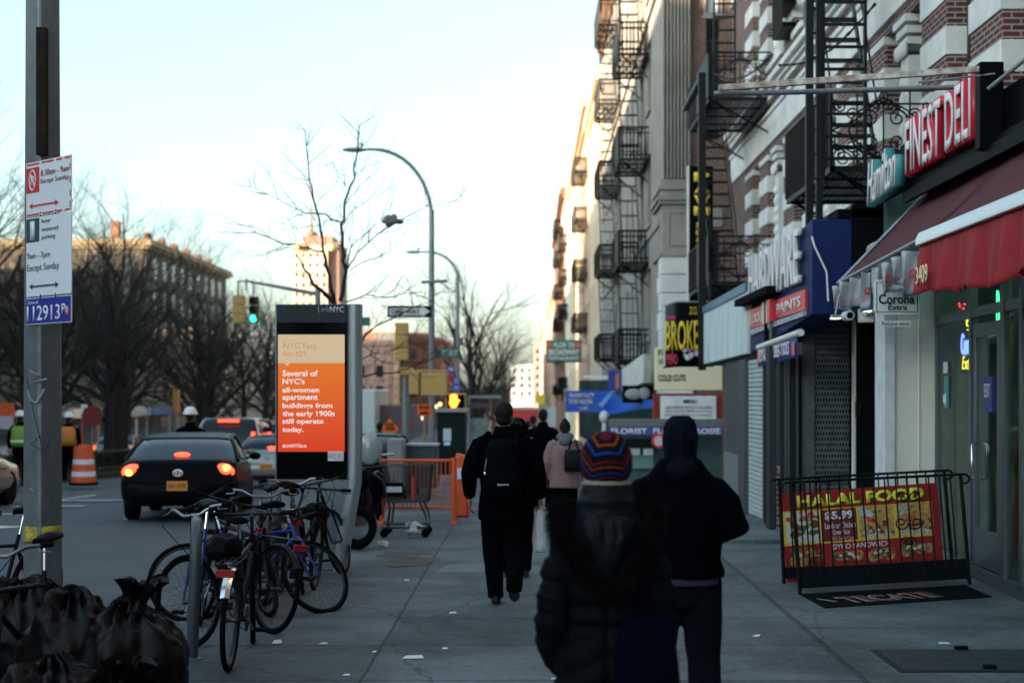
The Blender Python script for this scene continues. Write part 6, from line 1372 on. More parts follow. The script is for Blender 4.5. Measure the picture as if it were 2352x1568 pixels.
car('sedan', 'dark silver sedan half hidden behind the left edge of the kiosk', 'car', P(612, 0, 37).x, 37, m_silver, kind='sedan')
car('sedan', 'silver car cut off by the left edge of the picture', 'car', -11.26, 24.5, M('champagne_paint', (.30, .28, .27), .35, .5, coat=.4), kind='sedan')
car('sedan', 'dark parked car right of the kiosk seen between kiosk and trolley', 'car', P(815, 0, 27).x, 27, m_carblack, kind='sedan', lit=True)
for i, (u, d, lb, pn, kd) in enumerate(((765, 62, 'small distant car with red lamps left of the white truck', m_carblack, 'sedan'), (250, 66, 'distant silver car across the median among the tree trunks', m_silver, 'sedan'))):
    car('sedan', lb, 'car', P(u, 0, d).x, d, pn, kind=kd, plate=False)
for i, (u, d, lb, pn, kd) in enumerate(((560, 52, 'white van like car two ahead of the white sports utility vehicle', m_whitecar, 'suv'), (672, 46, 'dark car hidden mostly behind the kiosk', m_carblack, 'suv'), (492, 58, 'far grey car between the tree trunks and the coupe roof', m_silver, 'suv'))):
    car('suv' if kd == 'suv' else 'sedan', lb, 'car', P(u, 0, d).x, d, pn, kind=kd, L=4.8, W=1.9, H=1.8, plate=False)
# white box truck
T = thing('box_truck', 'white box truck seen from behind, right of the kiosk', 'truck', (P(842, 0, 60).x, 60, G(60)))
xa, xb_ = P(822, 0, 60).x, P(861, 0, 60).x; zt = P(0, 921, 60).z + .2; g_ = G(60)
mb = MB(); mb.box(xa - 1.2, xb_, 60, 66, g_ + .8, zt + .3); mb.build('cargo_box', M('truck_white', (.5, .56, .58), .5), T, bevel=.05)
mb = MB(); mb.box(xa - 1.1, xb_ - .1, 66.05, 68, g_ + .5, zt - .8); mb.build('cab', m_whitecar, T, bevel=.1); mb = MB(); mb.box(xa - 1.1, xb_ - .05, 60.1, 65.9, g_ + .5, g_ + .78); mb.build('chassis', m_dark, T)
for x in (xa - .9, xb_ - .2):
    for y in (61.5, 66.8): mb = MB(); mb.lathe([(.1, -.15), (.45, -.15), (.45, .15), (.1, .15)], (x, y, g_ + .45), 16, 'x'); mb.build('wheel', m_rubber, T)
for x in (xa - 1.0, xb_ - .15): mb = MB(); mb.box(x, x + .12, 59.95, 60.05, g_ + .85, g_ + 1.0); mb.build('tail_lamp', m_tail, T)

# ================================================================ bicycles
m_bframe_b = M('blue_frame', (.012, .022, .22), .4, .1, coat=.1); m_bframe_k = M('black_frame', (.003, .004, .006), .5, spec=.2); m_barsteel = M('bar_steel', (.26, .28, .31), .28, .9); m_spoke = M('spoke_steel', (.06, .07, .08), .4, .8); m_rimk = M('rim_dark', (.03, .035, .04), .4, .6)
m_saddle = M('saddle_vinyl', (.008, .009, .010), .5)
def bicycle(label, loc, yaw, lean=0, frame=None, rack=False, fender=False, steer=0, bars='flat', pitch=0, basket=False, group='bicycles locked together by the kiosk'):
    """local axes: rear wheel at y = -.52, front wheel at y = +.52"""
    fm = frame or m_bframe_k
    T = thing('bicycle', label, 'bicycle', (0, 0, 0), group)
    RW = .34; rr, fr = Vector((0, -.52, RW)), Vector((0, .54, RW)); bb = Vector((0, -.08, .28)); st_ = Vector((0, -.24, .80)); hd = Vector((0, .36, .83)); hd2 = Vector((0, .40, .70))
    S = Matrix.Translation(hd) @ Matrix.Rotation(steer, 4, Vector((0, -.32, 1)).normalized()) @ Matrix.Translation(-hd)
    def wheel(c, tm):
        mb = MB(); mb.T = tm
        n = 28
        for k in range(n):
            a = 2 * math.pi * k / n; b = a + (.42 if k % 2 else -.42); s = .03 if k % 4 < 2 else -.03
            mb.tube(c + Vector((s, .02 * math.cos(b), .02 * math.sin(b))), c + Vector((0, .305 * math.cos(a), .305 * math.sin(a))), .0013, n=3)
        mb.lathe([(.012, -.05), (.022, -.035), (.016, 0), (.022, .035), (.012, .05)], c, 10, 'x'); wl = mb.build('wheel', m_spoke, T, smooth=False)
        mb = MB(); mb.T = tm; mb.path([c + Vector((0, .325 * math.cos(a * math.pi / 18), .325 * math.sin(a * math.pi / 18))) for a in range(36)], .019, 8, closed=True); mb.build('tyre', m_rubber, wl)
        mb = MB(); mb.T = tm; mb.path([c + Vector((0, .302 * math.cos(a * math.pi / 18), .302 * math.sin(a * math.pi / 18))) for a in range(36)], .011, 6, closed=True); mb.build('rim', m_rimk, wl)
    wheel(rr, None); wheel(fr, S)
    mb = MB(); mb.tube(bb, st_, .015); mb.tube(hd2 + Vector((0, -.01, .06)), st_ + Vector((0, .02, -.08)), .015); mb.tube(hd2, bb, .019); mb.tube(hd, hd2, .02)
    for s in (-1, 1):
        mb.tube(bb, rr + Vector((s * .06, 0, 0)), .009); mb.tube(st_ + Vector((0, .02, -.1)), rr + Vector((s * .06, 0, 0)), .008)
    mb.tube(bb - Vector((.04, 0, 0)), bb + Vector((.04, 0, 0)), .022); mb.build('frame', fm, T)
    mb = MB(); mb.T = S
    for s in (-1, 1): mb.path([hd2 + Vector((s * .015, 0, -.01)), hd2 + Vector((s * .055, .01, -.05)), fr + Vector((s * .055, 0, 0))], [.014, .014, .009], 8)
    mb.build('fork', m_chrome if bars == 'silver' else fm, T)
    mb = MB(); mb.T = S; mb.tube(hd, hd + Vector((0, -.02, .12)), .013); top = hd + Vector((0, .06, .13)); mb.tube(hd + Vector((0, -.02, .12)), top, .014)
    if bars == 'riser': pts = [top + Vector(p) for p in ((-.31, -.10, .06), (-.18, -.02, .05), (-.08, 0, 0), (.08, 0, 0), (.18, -.02, .05), (.31, -.10, .06))]
    else: pts = [top + Vector(p) for p in ((-.30, -.06, .02), (-.12, 0, .01), (.12, 0, .01), (.30, -.06, .02))]
    mb.path(pts, .012, 8)
    for s, e in ((0, 1), (-1, -2)): mb.path([Vector(pts[s]).lerp(Vector(pts[e]), .6), Vector(pts[s]).lerp(Vector(pts[e]), .5) + Vector((0, .05, -.03)), Vector(pts[s]) + Vector((0, .06, -.04))], .005, 5)
    hb = mb.build('handlebar', m_barsteel if bars != 'black' else m_dark, T)
    for s, e in ((0, 1), (-1, -2)): mb = MB(); mb.T = S; mb.tube(pts[s], Vector(pts[s]).lerp(Vector(pts[e]), .5), .017); mb.build('grip', m_rubber, hb)
    mb = MB(); mb.path([S @ Vector(pts[1]), S @ (Vector(pts[1]) + Vector((.05, .18, -.02))), hd2 + Vector((.03, .12, .02)), Vector((.02, .1, .5)), bb], .0035, 4); mb.path([S @ Vector(pts[-2]), S @ (Vector(pts[-2]) + Vector((-.05, .2, -.1))), hd2 + Vector((-.03, .10, -.1)), fr + Vector((.03, 0, .3))], .0035, 4); mb.build('cable', m_rubber, T)
    mb = MB(); mb.tube(st_, st_ + Vector((0, -.035, .16)), .012); mb.build('seat_post', m_chrome, T)
    sc = st_ + Vector((0, -.04, .18)); mb = MB()
    mb.loft([[(sc.x + w_ * math.cos(a), sc.y + yy, sc.z + h_ + .02 * math.sin(a) * (1 + w_ * 6)) for a in [2 * math.pi * k / 10 for k in range(10)]] for yy, w_, h_ in ((-.13, .03, .01), (-.11, .075, .015), (-.04, .08, .01), (.03, .04, 0), (.12, .02, .0), (.14, .008, -.005))]); mb.build('saddle', m_saddle, T)
    mb = MB(); mb.lathe([(.07, .045), (.09, .045), (.09, .05), (.07, .05)], bb, 24, 'x'); mb.build('chainring', m_dark, T); ca = -.6
    for s in (-1, 1):
        e = bb + Vector((s * .07, s * .17 * math.cos(ca), s * .17 * math.sin(ca))); mb = MB(); mb.tube(bb + Vector((s * .05, 0, 0)), e, .009); cr_ = mb.build('crank', m_steel, T); mb = MB(); mb.box(e.x + s * .01, e.x + s * .10, e.y - .04, e.y + .04, e.z - .012, e.z + .012); mb.build('pedal', m_rubber, cr_, bevel=.004)
    mb = MB(); mb.path([bb + Vector((.048, 0, .085)), rr + Vector((.048, 0, .04)), rr + Vector((.048, -.04, 0)), rr + Vector((.048, 0, -.04)), bb + Vector((.048, 0, -.085))], .004, 4); mb.build('chain', m_dark, T)
    if fender:
        mb = MB(); V = []; 
        for k in range(13):
            a = math.pi * (.10 + .75 * k / 12) + .25; 
            for x, q in ((-.03, .345), (0, .36), (.03, .345)): V.append(rr + Vector((x, -q * math.cos(a), q * math.sin(a))))
        mb.add(V, [(i * 3 + j, (i + 1) * 3 + j, (i + 1) * 3 + j + 1, i * 3 + j + 1) for i in range(12) for j in range(2)]); mb.build('mudguard', m_chrome if fender == 2 else m_dark, T)
    if rack:
        mb = MB(); z = .74
        for x in (-.06, -.02, .02, .06): mb.tube((x, -.80, z), (x, -.26, z), .005, n=5)
        for y in (-.80, -.6, -.4, -.26): mb.tube((-.06, y, z), (.06, y, z), .005, n=5)
        for s in (-1, 1): mb.tube(rr + Vector((s * .06, 0, 0)), (s * .06, -.62, z), .005, n=5)
        rk = mb.build('rear_rack', m_dark, T); mb = MB(); mb.box(-.06, .06, -.825, -.805, .66, .71); mb.build('reflector', M('red_reflector', (.30, .01, .015), .3), rk, bevel=.004)
        mb = MB(); mb.box(-.055, .055, -.80, -.79, .45, .5); mb.build('lamp', m_dark, rk)
    T.matrix_world = Matrix.Translation(loc) @ Matrix.Rotation(yaw, 4, 'Z') @ Matrix.Rotation(lean, 4, 'Y') @ Matrix.Rotation(pitch, 4, 'X')
    return T
gx_ = lambda u, d: P(u, 0, d).x
bicycle('dark bicycle with rear rack and red reflector, its back wheel pointing at the viewer', (gx_(507, 9.5) + .02, 10.05, 0), R(3), R(2), rack=True, fender=2, steer=R(8), bars='black')
bicycle('blue bicycle with silver handlebar turned left, beside the first rack hoop', (gx_(430, 10.7), 10.9, 0), R(188), R(-5), frame=m_bframe_b, steer=R(-38), bars='riser', fender=True)
bicycle('blue framed bicycle fallen sideways with its front wheel out on the pavement', (gx_(590, 11.9), 11.85, -.02), R(-68), R(-24), frame=m_bframe_b, steer=R(24), bars='riser')
bicycle('black bicycle standing against the left of the kiosk, wide handlebar raised', (gx_(690, 13.6), 13.7, 0), R(10), R(-6), rack=True, steer=R(-12), bars='riser', fender=True)
bicycle('black bicycle between the rack hoop and the kiosk with a curved silver handlebar', (gx_(632, 12.9), 12.8, 0), R(182), R(4), steer=R(20), bars='riser')
bicycle('dark bicycle squeezed behind the others, its saddle against the kiosk', (gx_(668, 13.1), 13.0, 0), R(-14), R(9), steer=R(15), bars='black', rack=True, frame=m_bframe_k)
bicycle('black bicycle leaning behind the blue one with a low dark handlebar', (gx_(560, 12.1), 12.3, 0), R(30), R(-12), bars='black', steer=R(30))
bicycle('bicycle at the far left corner half buried in the rubbish bags', (gx_(52, 8.0), 8.25, 0), R(172), R(6), steer=R(25), bars='riser')
bicycle('dark bicycle with chrome parts beyond the post at the left edge', (gx_(-60, 10.2), 10.5, 0), R(165), R(-6), steer=R(-20), bars='riser')
bicycle('black bicycle crossing behind the rack reflector bicycle, facing the road', (gx_(540, 11.3), 11.4, 0), R(40), R(8), bars='black', steer=R(-20), rack=True, fender=True)
bicycle('black bicycle nearest the kiosk foot, half hidden under the raised wide handlebar', (gx_(725, 14.0), 14.1, 0), R(-20), R(-10), bars='black', steer=R(10), rack=True, fender=True)
for bi, (u, d, z_, lb) in enumerate(((515, 9.75, .80, 'black milk crate strapped on the rear rack of the nearest bicycle'), (724, 13.9, .70, 'dark saddle bag stuffed on the bicycle beside the kiosk'))):
    T = thing('bicycle_bag', lb, 'bag', (gx_(u, d), d, z_)); c = Vector((gx_(u, d), d, z_ + .0)); crumple(c, (.13, .14, .09), 60 + bi, .25, 24, 16).build('bag', m_saddle, T)
def hoop(u, d, label, h=.92, yaw=0):
    T = thing('bike_rack', label, 'bike rack', (gx_(u, d), d, 0), 'bike rack hoops'); x = gx_(u, d)
    pts = [(x, d - .38, 0), (x, d - .38, h - .22)] + [(x, d - .38 + .2 * (1 - math.cos(a)), h - .2 + .2 * math.sin(a)) for a in (.3, .8, 1.3, 1.57)] + [(x, d + .38 - .2 * (1 - math.cos(a)), h - .2 + .2 * math.sin(a)) for a in (1.57, 1.3, .8, .3)] + [(x, d + .38, h - .22), (x, d + .38, 0)]
    c_ = Vector((x, d, 0)); Q = Matrix.Translation(c_) @ Matrix.Rotation(-math.atan2(x, d), 4, 'Z') @ Matrix.Rotation(R(2), 4, 'Y') @ Matrix.Translation(-c_)
    mb = MB(); mb.T = Q; mb.path(pts, .040, 12); mb.build('hoop', M('hoop_steel', (.06, .08, .095), .5, .3), T)
    for y in (d - .38, d + .38): mb = MB(); mb.T = Q; mb.lathe([(.07, 0), (.07, .012), (.04, .015)], (x, y, 0), 14); mb.build('foot_plate', m_steel, T)
hoop(441, 10.3, 'grey steel bike rack hoop between the two nearest bicycles'); hoop(628, 13.0, 'grey steel bike rack hoop behind, near the kiosk')
# wheel of a moped showing right of the kiosk
T = thing('moped', 'dark moped parked behind the kiosk with its wheel showing on the right', 'moped', (gx_(815, 16.9), 17.2, 0))
mb = MB(); c = Vector((gx_(812, 16.6), 16.9, .27)); RT = Matrix.Translation(c) @ Matrix.Rotation(R(35), 4, 'Z') @ Matrix.Translation(-c); mb.T = RT; mb.path([c + Vector((.20 * math.cos(a * .2618), 0, .20 * math.sin(a * .2618))) for a in range(24)], .068, 10, closed=True); wl = mb.build('wheel', m_rubber, T); mb = MB(); mb.T = RT; mb.lathe([(.02, -.05), (.14, -.04), (.15, .0), (.14, .04), (.02, .05)], c, 16, 'y'); mb.build('rim', m_chrome, wl)
mb = MB(); mb.ell((c.x - .1, c.y + .8, .55), (.18, .55, .22), 14, 10); mb.ell((c.x - .05, c.y + .25, .55), (.16, .2, .35), 12, 8); mb.ell((c.x + .0, c.y + .15, .82), (.15, .12, .16), 12, 8); mb.build('body', m_carblack, T); mb = MB(); mb.path([(c.x - .3, c.y + .3, .98), (c.x, c.y + .22, .95), (c.x + .3, c.y + .3, .98)], .018, 8); mb.build('handlebar', m_dark, T); mb = MB(); mb.ell((c.x - .1, c.y + .9, .8), (.14, .35, .06), 12, 6); mb.build('seat', m_saddle, T)
mb = MB(); mb.lathe([(.02, -.06), (.2, -.06), (.24, 0), (.2, .06), (.02, .06)], (c.x - .15, c.y + 1.3, .26), 18, 'x'); mb.build('wheel', m_rubber, T)
T = thing('motor_scooter', 'dark motor scooter with a clear windscreen left of the trolley', 'scooter', (gx_(850, 19.5), 19.5, 0)); x = gx_(850, 19.5)
mb = MB(); mb.ell((x, 20.2, .6), (.2, .6, .22), 12, 8); mb.ell((x, 19.6, .62), (.2, .18, .36), 12, 8); mb.build('body', m_carblack, T); mb = MB(); mb.ell((x, 19.5, 1.1), (.17, .05, .22), 12, 8); mb.build('windscreen', M('screen_plastic', (.25, .3, .32), .15, spec=1), T)
for y in (19.45, 20.75): mb = MB(); mb.lathe([(.05, -.05), (.22, -.05), (.25, 0), (.22, .05), (.05, .05)], (x, y, .25), 18, 'x'); mb.build('wheel', m_rubber, T)
mb = MB(); mb.path([(x - .3, 19.75, 1.02), (x, 19.62, 1.0), (x + .3, 19.75, 1.02)], .018, 8); mb.build('handlebar', m_chrome, T); mb = MB(); mb.ell((x, 20.3, .84), (.15, .38, .06), 12, 6); mb.build('seat', m_saddle, T)

# ================================================================ rubbish bags
m_bagk = M('black_plastic', (.0025, .003, .005), .42, spec=.18, bump=.5, bscale=12)
def rubbish(label, c, r, seed, knot=True):
    T = thing('rubbish_bag', label, 'rubbish bag', (c[0], c[1], 0), 'black rubbish bags heaped by the post')
    mb = MB(); n, m = 72, 44; c = Vector(c); rings = []
    for i in range(m + 1):
        p = math.pi * i / m * .985 + .02; ring = []
        for k in range(n):
            a = 2 * math.pi * k / n; d = Vector((math.sin(p) * math.cos(a), math.sin(p) * math.sin(a), math.cos(p)))
            q = 1 + .22 * noise.noise(d * 1.6 + Vector((seed, 0, 0))) + .10 * (1 - abs(noise.noise(d * 4.2 + Vector((0, seed, 0)))) * 2) * .6 + .02 * (1 - 2.2 * abs(noise.noise(d * 8 + Vector((seed, seed, 0)))))
            pl_ = max(0, math.cos(p)) ** 1.5; q *= 1 + .10 * pl_ * math.sin(a * 13 + 3 * noise.noise(d * 2)) - .28 * pl_
            v = c + Vector((d.x * r[0], d.y * r[1], d.z * r[2])) * q; v.z = max(v.z, .012); ring.append(v)
        rings.append(ring)
    mb.loft(rings); mb.build('sack', m_bagk, T, ang=70)
    if knot:
        mb = MB(); rings = []; top = c + Vector((0, 0, r[2] * .72))
        for i in range(9):
            z = i / 8; rad = .03 + .085 * z ** 1.5 + (.05 * (1 - z) ** 3); ring = []
            for k in range(48): a = 2 * math.pi * k / 48; q = rad * (1 + .45 * z * math.sin(a * 7 + seed) + .3 * z * noise.noise(Vector((math.cos(a) * 2, math.sin(a) * 2, seed)))); ring.append(top + Vector((q * math.cos(a) + .06 * z, q * math.sin(a), .17 * z + .05 * z * noise.noise(Vector((math.cos(a) * 3, math.sin(a) * 3, seed + 4))))))
            rings.append(ring)
        mb.loft(rings, caps=False); mb.build('knot', m_bagk, T, ang=80)
rubbish('large pleated black rubbish bag right of the post in the foreground', (gx_(292, 7.9), 8.0, .36), (.30, .28, .38), 1.3)
rubbish('black rubbish bag at the foot of the grey post, left of the pleated one', (gx_(128, 7.9), 8.15, .40), (.25, .25, .40), 5.1, False)
rubbish('black rubbish bag leaning on the left edge bicycle', (gx_(18, 8.4), 8.6, .38), (.30, .26, .42), 21.4, False)
rubbish('low black rubbish bag lying in front at the bottom left', (gx_(250, 7.2), 7.35, .15), (.36, .26, .22), 9.2)
rubbish('black rubbish bag cut off by the bottom left corner', (gx_(70, 7.0), 7.3, .2), (.3, .28, .36), 12.7, False)
# ================================================================ people
_tx = bpy.data.textures.new('cloth_folds', 'CLOUDS'); _tx.noise_scale = .16; _tx.noise_depth = 3
_tx2 = bpy.data.textures.new('fine_folds', 'CLOUDS'); _tx2.noise_scale = .05; _tx2.noise_depth = 2
def skinned(mb, name, mat, par, vox=.012, sm=3, disp=0.0, tex=None):
    o = mb.build(name, mat, par, ang=180)
    r = o.modifiers.new('remesh', 'REMESH'); r.mode = 'VOXEL'; r.voxel_size = vox; r.use_smooth_shade = True
    s = o.modifiers.new('smooth', 'SMOOTH'); s.iterations = sm; s.factor = .6
    if disp: d = o.modifiers.new('folds', 'DISPLACE'); d.texture = tex or _tx; d.strength = disp; d.mid_level = .5; d.texture_coords = 'LOCAL'
    return o
def er(cx, cy, z, rx, ry, n=28, pw=1.0): return [(cx + rx * math.copysign(abs(math.cos(a)) ** pw, math.cos(a)), cy + ry * math.copysign(abs(math.sin(a)) ** pw, math.sin(a)), z) for a in [2 * math.pi * k / n for k in range(n)]]
m_skin = M('skin', (.32, .16, .11), .55, col2=(.27, .12, .085), scale=12); m_skin2 = M('skin_brown', (.14, .07, .045), .55); m_hair = M('dark_hair', (.008, .007, .007), .6, spec=.25, bump=.5, bscale=140)
m_coatk = M('black_coat', (.0024, .0036, .0068), .95, spec=.06, bump=.35, bscale=55); m_trk = M('black_trousers', (.0028, .004, .007), .95, spec=.06, bump=.35, bscale=45); m_shoe = M('dark_shoe', (.016, .024, .03), .6, spec=.3); m_sole = M('shoe_sole', (.03, .04, .045), .6); m_jean = M('dark_jeans', (.007, .012, .021), .95, spec=.08, bump=.4, bscale=60)
def hand(mb, w, s, hold=False, dn=Vector((0, .04, -1)), k=1.0):
    """palm facing the thigh, four fingers side by side front to back, thumb forward"""
    dn = dn.normalized(); w = Vector(w); fw = Vector((0, 1, 0)); inn = Vector((-s, 0, 0))
    mb.ell(w + dn * .045 * k, (.017 * k, .04 * k, .05 * k), 12, 8)
    for i, (L, off) in enumerate(((.068, .030), (.078, .010), (.072, -.010), (.056, -.029))):
        a = w + dn * .085 * k + fw * off * k; c = .55 if hold else .22 + .05 * i
        p = [w + dn * .05 * k + fw * off * k * .9, a, a + (dn * (1 - c * .4) + inn * c).normalized() * L * .42 * k]
        p.append(p[-1] + (dn * (1 - c * 1.2) + inn * c * 1.6).normalized() * L * .34 * k); p.append(p[-1] + (dn * (.7 - c * 1.6) + inn * (c * 2)).normalized() * L * .26 * k)
        mb.path(p, [.0095 * k, .0095 * k, .0088 * k, .008 * k, .0065 * k], 8)
    t = w + dn * .025 * k + fw * .032 * k; mb.path([w + dn * .02 * k + fw * .015 * k, t, t + (dn * .8 + fw * .45 + inn * .25).normalized() * .032 * k, t + (dn * .8 + fw * .5 + inn * .3).normalized() * .055 * k], [.013 * k, .012 * k, .0105 * k, .0085 * k], 8)
def person(label, x, y, s, coat=None, trou=None, hem=.80, shW=.19, armL=None, armR=None, legL=None, legR=None, bulk=1.0, vox=.014, hair='short', skin=None, z=None, hands=(True, True), fold=.014, shoe=None, group=None, hold=0, turn=0, headtilt=0.0):
    z0 = G(y) if z is None else z
    T = thing('person', label, 'person', (0, 0, 0), group); skin = skin or m_skin; coat = coat or m_coatk; trou = trou or m_trk
    aL = [Vector(p) for p in (armL or ((-.2, 0, 1.42), (-.27, -.03, 1.13), (-.28, .05, .88)))]; aR = [Vector(p) for p in (armR or ((.2, 0, 1.42), (.27, -.03, 1.13), (.28, .05, .88)))]
    lL = [Vector(p) for p in (legL or ((-.095, 0, .9), (-.10, .03, .5), (-.10, 0, .1)))]; lR = [Vector(p) for p in (legR or ((.095, 0, .9), (.10, .03, .5), (.10, 0, .1)))]
    mb = MB()      # body: head, neck, torso, arms, hands, legs in one skin
    hy = headtilt
    mb.ell((0, .0 + hy, 1.655), (.075, .095, .108), 20, 14); mb.ell((0, .035 + hy, 1.585), (.056, .06, .062), 14, 10); mb.ell((0, .098 + hy, 1.625), (.013, .02, .024), 8, 6); mb.ell((0, .085 + hy, 1.583), (.024, .012, .010), 10, 6); mb.ell((0, .085 + hy, 1.665), (.05, .014, .010), 10, 6)
    for q in (-1, 1): mb.ell((q * .077, -.005 + hy, 1.63), (.010, .019, .031), 8, 8)
    mb.path([(0, -.01, 1.42), (0, -.005 + hy * .5, 1.52), (0, .0 + hy, 1.60)], [.062, .055, .055], 14)
    mb.loft([er(0, 0, z_, a, b) for z_, a, b in ((.84, .14, .10), (.92, .165, .11), (1.05, .14, .10), (1.25, .16, .11), (1.38, .17, .10), (1.44, .12, .07), (1.47, .06, .05))])
    for q, ar, on in ((-1, aL, hands[0]), (1, aR, hands[1])):
        mb.path([ar[0] + Vector((-q * .05, 0, 0)), ar[0], ar[0].lerp(ar[1], .5), ar[1], ar[1].lerp(ar[2], .35), ar[2]], [.05, .05, .045, .038, .037, .025], 12)
        hand(mb, ar[2], q, hold == q or hold == 2, (ar[2] - ar[1]).normalized() * .6 + Vector((0, 0, -.6)))
    for lg in (lL, lR): mb.path([lg[0], lg[0].lerp(lg[1], .5), lg[1], lg[1].lerp(lg[2], .4), lg[2]], [.08, .07, .05, .05, .035], 12)
    body = skinned(mb, 'body', skin, T, min(vox, .008) if hands[0] or hands[1] else vox, 2)
    mb = MB()
    for q in (-1, 1): mb.ell((q * .031, .088 + hy, 1.648), (.012, .008, .008), 8, 6)
    mb.build('eye', M('eye_white', (.5, .5, .48), .3), T)
    # trousers
    mb = MB(); mb.loft([er(0, 0, z_, a, b) for z_, a, b in ((.78, .15, .12), (.88, .18, .13), (1.0, .165, .12))])
    for lg in (lL, lR): mb.path([lg[0] + Vector((0, 0, .03)), lg[0].lerp(lg[1], .5), lg[1], lg[1].lerp(lg[2], .45) + Vector((0, -.01, 0)), lg[2] + Vector((0, 0, .02)), lg[2] + Vector((0, .01, -.03))], [.105, .092 * bulk, .078 * bulk, .074 * bulk, .064 * bulk, .066 * bulk], 16)
    skinned(mb, 'trousers', trou, T, vox, 3, fold * 1.1)
    # shoes
    for lg in (lL, lR):
        a = lg[2]; up = a.z > .14; mb = MB(); tilt = Matrix.Rotation(R(-38) if up else 0, 3, 'X'); pv = a + Vector((0, .12, -.1)) if up else a
        f = lambda p: pv + tilt @ (Vector(p) + a - pv)
        mb.ell(f((0, .07, -.055)), (.046, .13, .042), 14, 10, rot=tilt); mb.ell(f((0, -.01, -.03)), (.042, .06, .06), 12, 8, rot=tilt); mb.ell(f((0, .14, -.065)), (.047, .055, .03), 12, 8, rot=tilt)
        sh = skinned(mb, 'shoe', shoe or m_shoe, T, .01, 1); mb = MB(); mb.slab([f((.047 * math.cos(t_) * (1.05 if math.sin(t_) > 0 else .85), .06 + .145 * math.sin(t_), -.1)) for t_ in [2 * math.pi * k / 18 for k in range(18)]], tilt @ Vector((0, 0, .022))); mb.build('sole', m_sole, sh, bevel=.004)
    # coat
    if coat != 'none':
        mb = MB(); W = shW
        mb.loft([er(0, 0, z_, a, b, pw=.85) for z_, a, b in ((hem, .20 * bulk, .145 * bulk), (hem + .03, .205 * bulk, .15 * bulk), (1.02, .185 * bulk, .14 * bulk), (1.25, .20 * bulk, .145 * bulk), (1.34, W + .008, .135 * bulk), (1.41, W * .84, .12), (1.46, W * .58, .10), (1.505, .088, .088), (1.55, .078, .082))])
        for q, ar in ((-1, aL), (1, aR)): mb.path([ar[0] + Vector((-q * .07, 0, -.03)), ar[0] + Vector((-q * .008, 0, -.045)), ar[0].lerp(ar[1], .5), ar[1], ar[1].lerp(ar[2], .5), ar[1].lerp(ar[2], .97)], [.085 * bulk, .082 * bulk, .073 * bulk, .066 * bulk, .058 * bulk, .046 * bulk], 16)
        skinned(mb, 'coat', coat, T, vox, 3, fold)
    if hair:
        mb = MB()
        if hair == 'short': mb.ell((0, -.018 + hy, 1.678), (.083, .093, .098), 20, 14); mb.ell((0, -.045 + hy, 1.61), (.068, .05, .06), 14, 10)
        elif hair == 'bun': mb.ell((0, -.015 + hy, 1.678), (.088, .10, .10), 20, 14); mb.ell((0, -.08 + hy, 1.60), (.06, .05, .09), 14, 10); mb.ell((0, -.05 + hy, 1.77), (.04, .04, .035), 12, 8)
        skinned(mb, 'hair', m_hair, T, .012, 1, .01, _tx2)
    T.location = (x, y, z0); T.scale = (s, s, s); T.rotation_euler = (0, 0, turn); WL[T] = Vector((0, 0, 0))
    return T
# --- man with the backpack
s = 1.0; X, D = -.241, 12.5
T = person('walking man in black wearing a black backpack and holding a white carrier bag', X, D, 1.013, bulk=1.1, hem=.74, shW=.20, armL=((-.215, 0, 1.42), (-.30, -.05, 1.14), (-.295, .03, .93)), armR=((.215, 0, 1.42), (.30, -.05, 1.14), (.315, .05, .93)),
           legL=((-.10, 0, .9), (-.10, .05, .5), (-.07, .05, .09)), legR=((.10, 0, .9), (.10, -.02, .5), (.095, -.28, .19)), vox=.012, hold=1)
T['_'] = 1; del T['_']
mb = MB(); mb.loft([er(0, -.21, z_, a, b, pw=.7) for z_, a, b in ((.93, .13, .07), (.96, .165, .095), (1.1, .175, .11), (1.3, .165, .10), (1.42, .13, .085), (1.47, .07, .05))]); mb.ell((0, -.30, 1.08), (.14, .05, .12), 14, 10)
bpk = thing('backpack', 'black backpack with a small white word patch worn by the walking man', 'backpack', (0, 0, 0)); bpk.location = (X, D, 0); WL[bpk] = Vector()
skinned(mb, 'bag', M('backpack_nylon', (.003, .005, .009), .7, spec=.06, bump=.3, bscale=90), bpk, .012, 2, .012)
mb = MB()
for q in (-1, 1): mb.path([(q * .10, -.16, 1.42), (q * .13, -.10, 1.52), (q * .15, .06, 1.50), (q * .16, .15, 1.35)], .022, 8, flat=.5); mb.path([(q * .165, -.24, 1.36), (q * .19, -.25, 1.2), (q * .15, -.27, 1.05)], .008, 6)
mb.path([(0, -.25, 1.48), (.0, -.25, 1.52), (.03, -.22, 1.5)], .012, 6); mb.build('strap', m_coatk, bpk)
mb = MB(); mb.box(-.055, .055, -.362, -.355, 1.065, 1.09); mb.build('patch', m_blackpanel, bpk); text('Supreme', (-.05, -.364, 1.066), (1, 0, 0), (0, 0, 1), .10, .024, m_sgw, bpk, ext=.001, bold=.02, shear=.2)
mb = MB(); mb.ell((-.155, -.31, 1.17), (.012, .008, .02), 8, 6); mb.path([(-.14, -.3, 1.3), (-.155, -.315, 1.2)], .006, 5); mb.build('buckle', m_chrome, bpk)
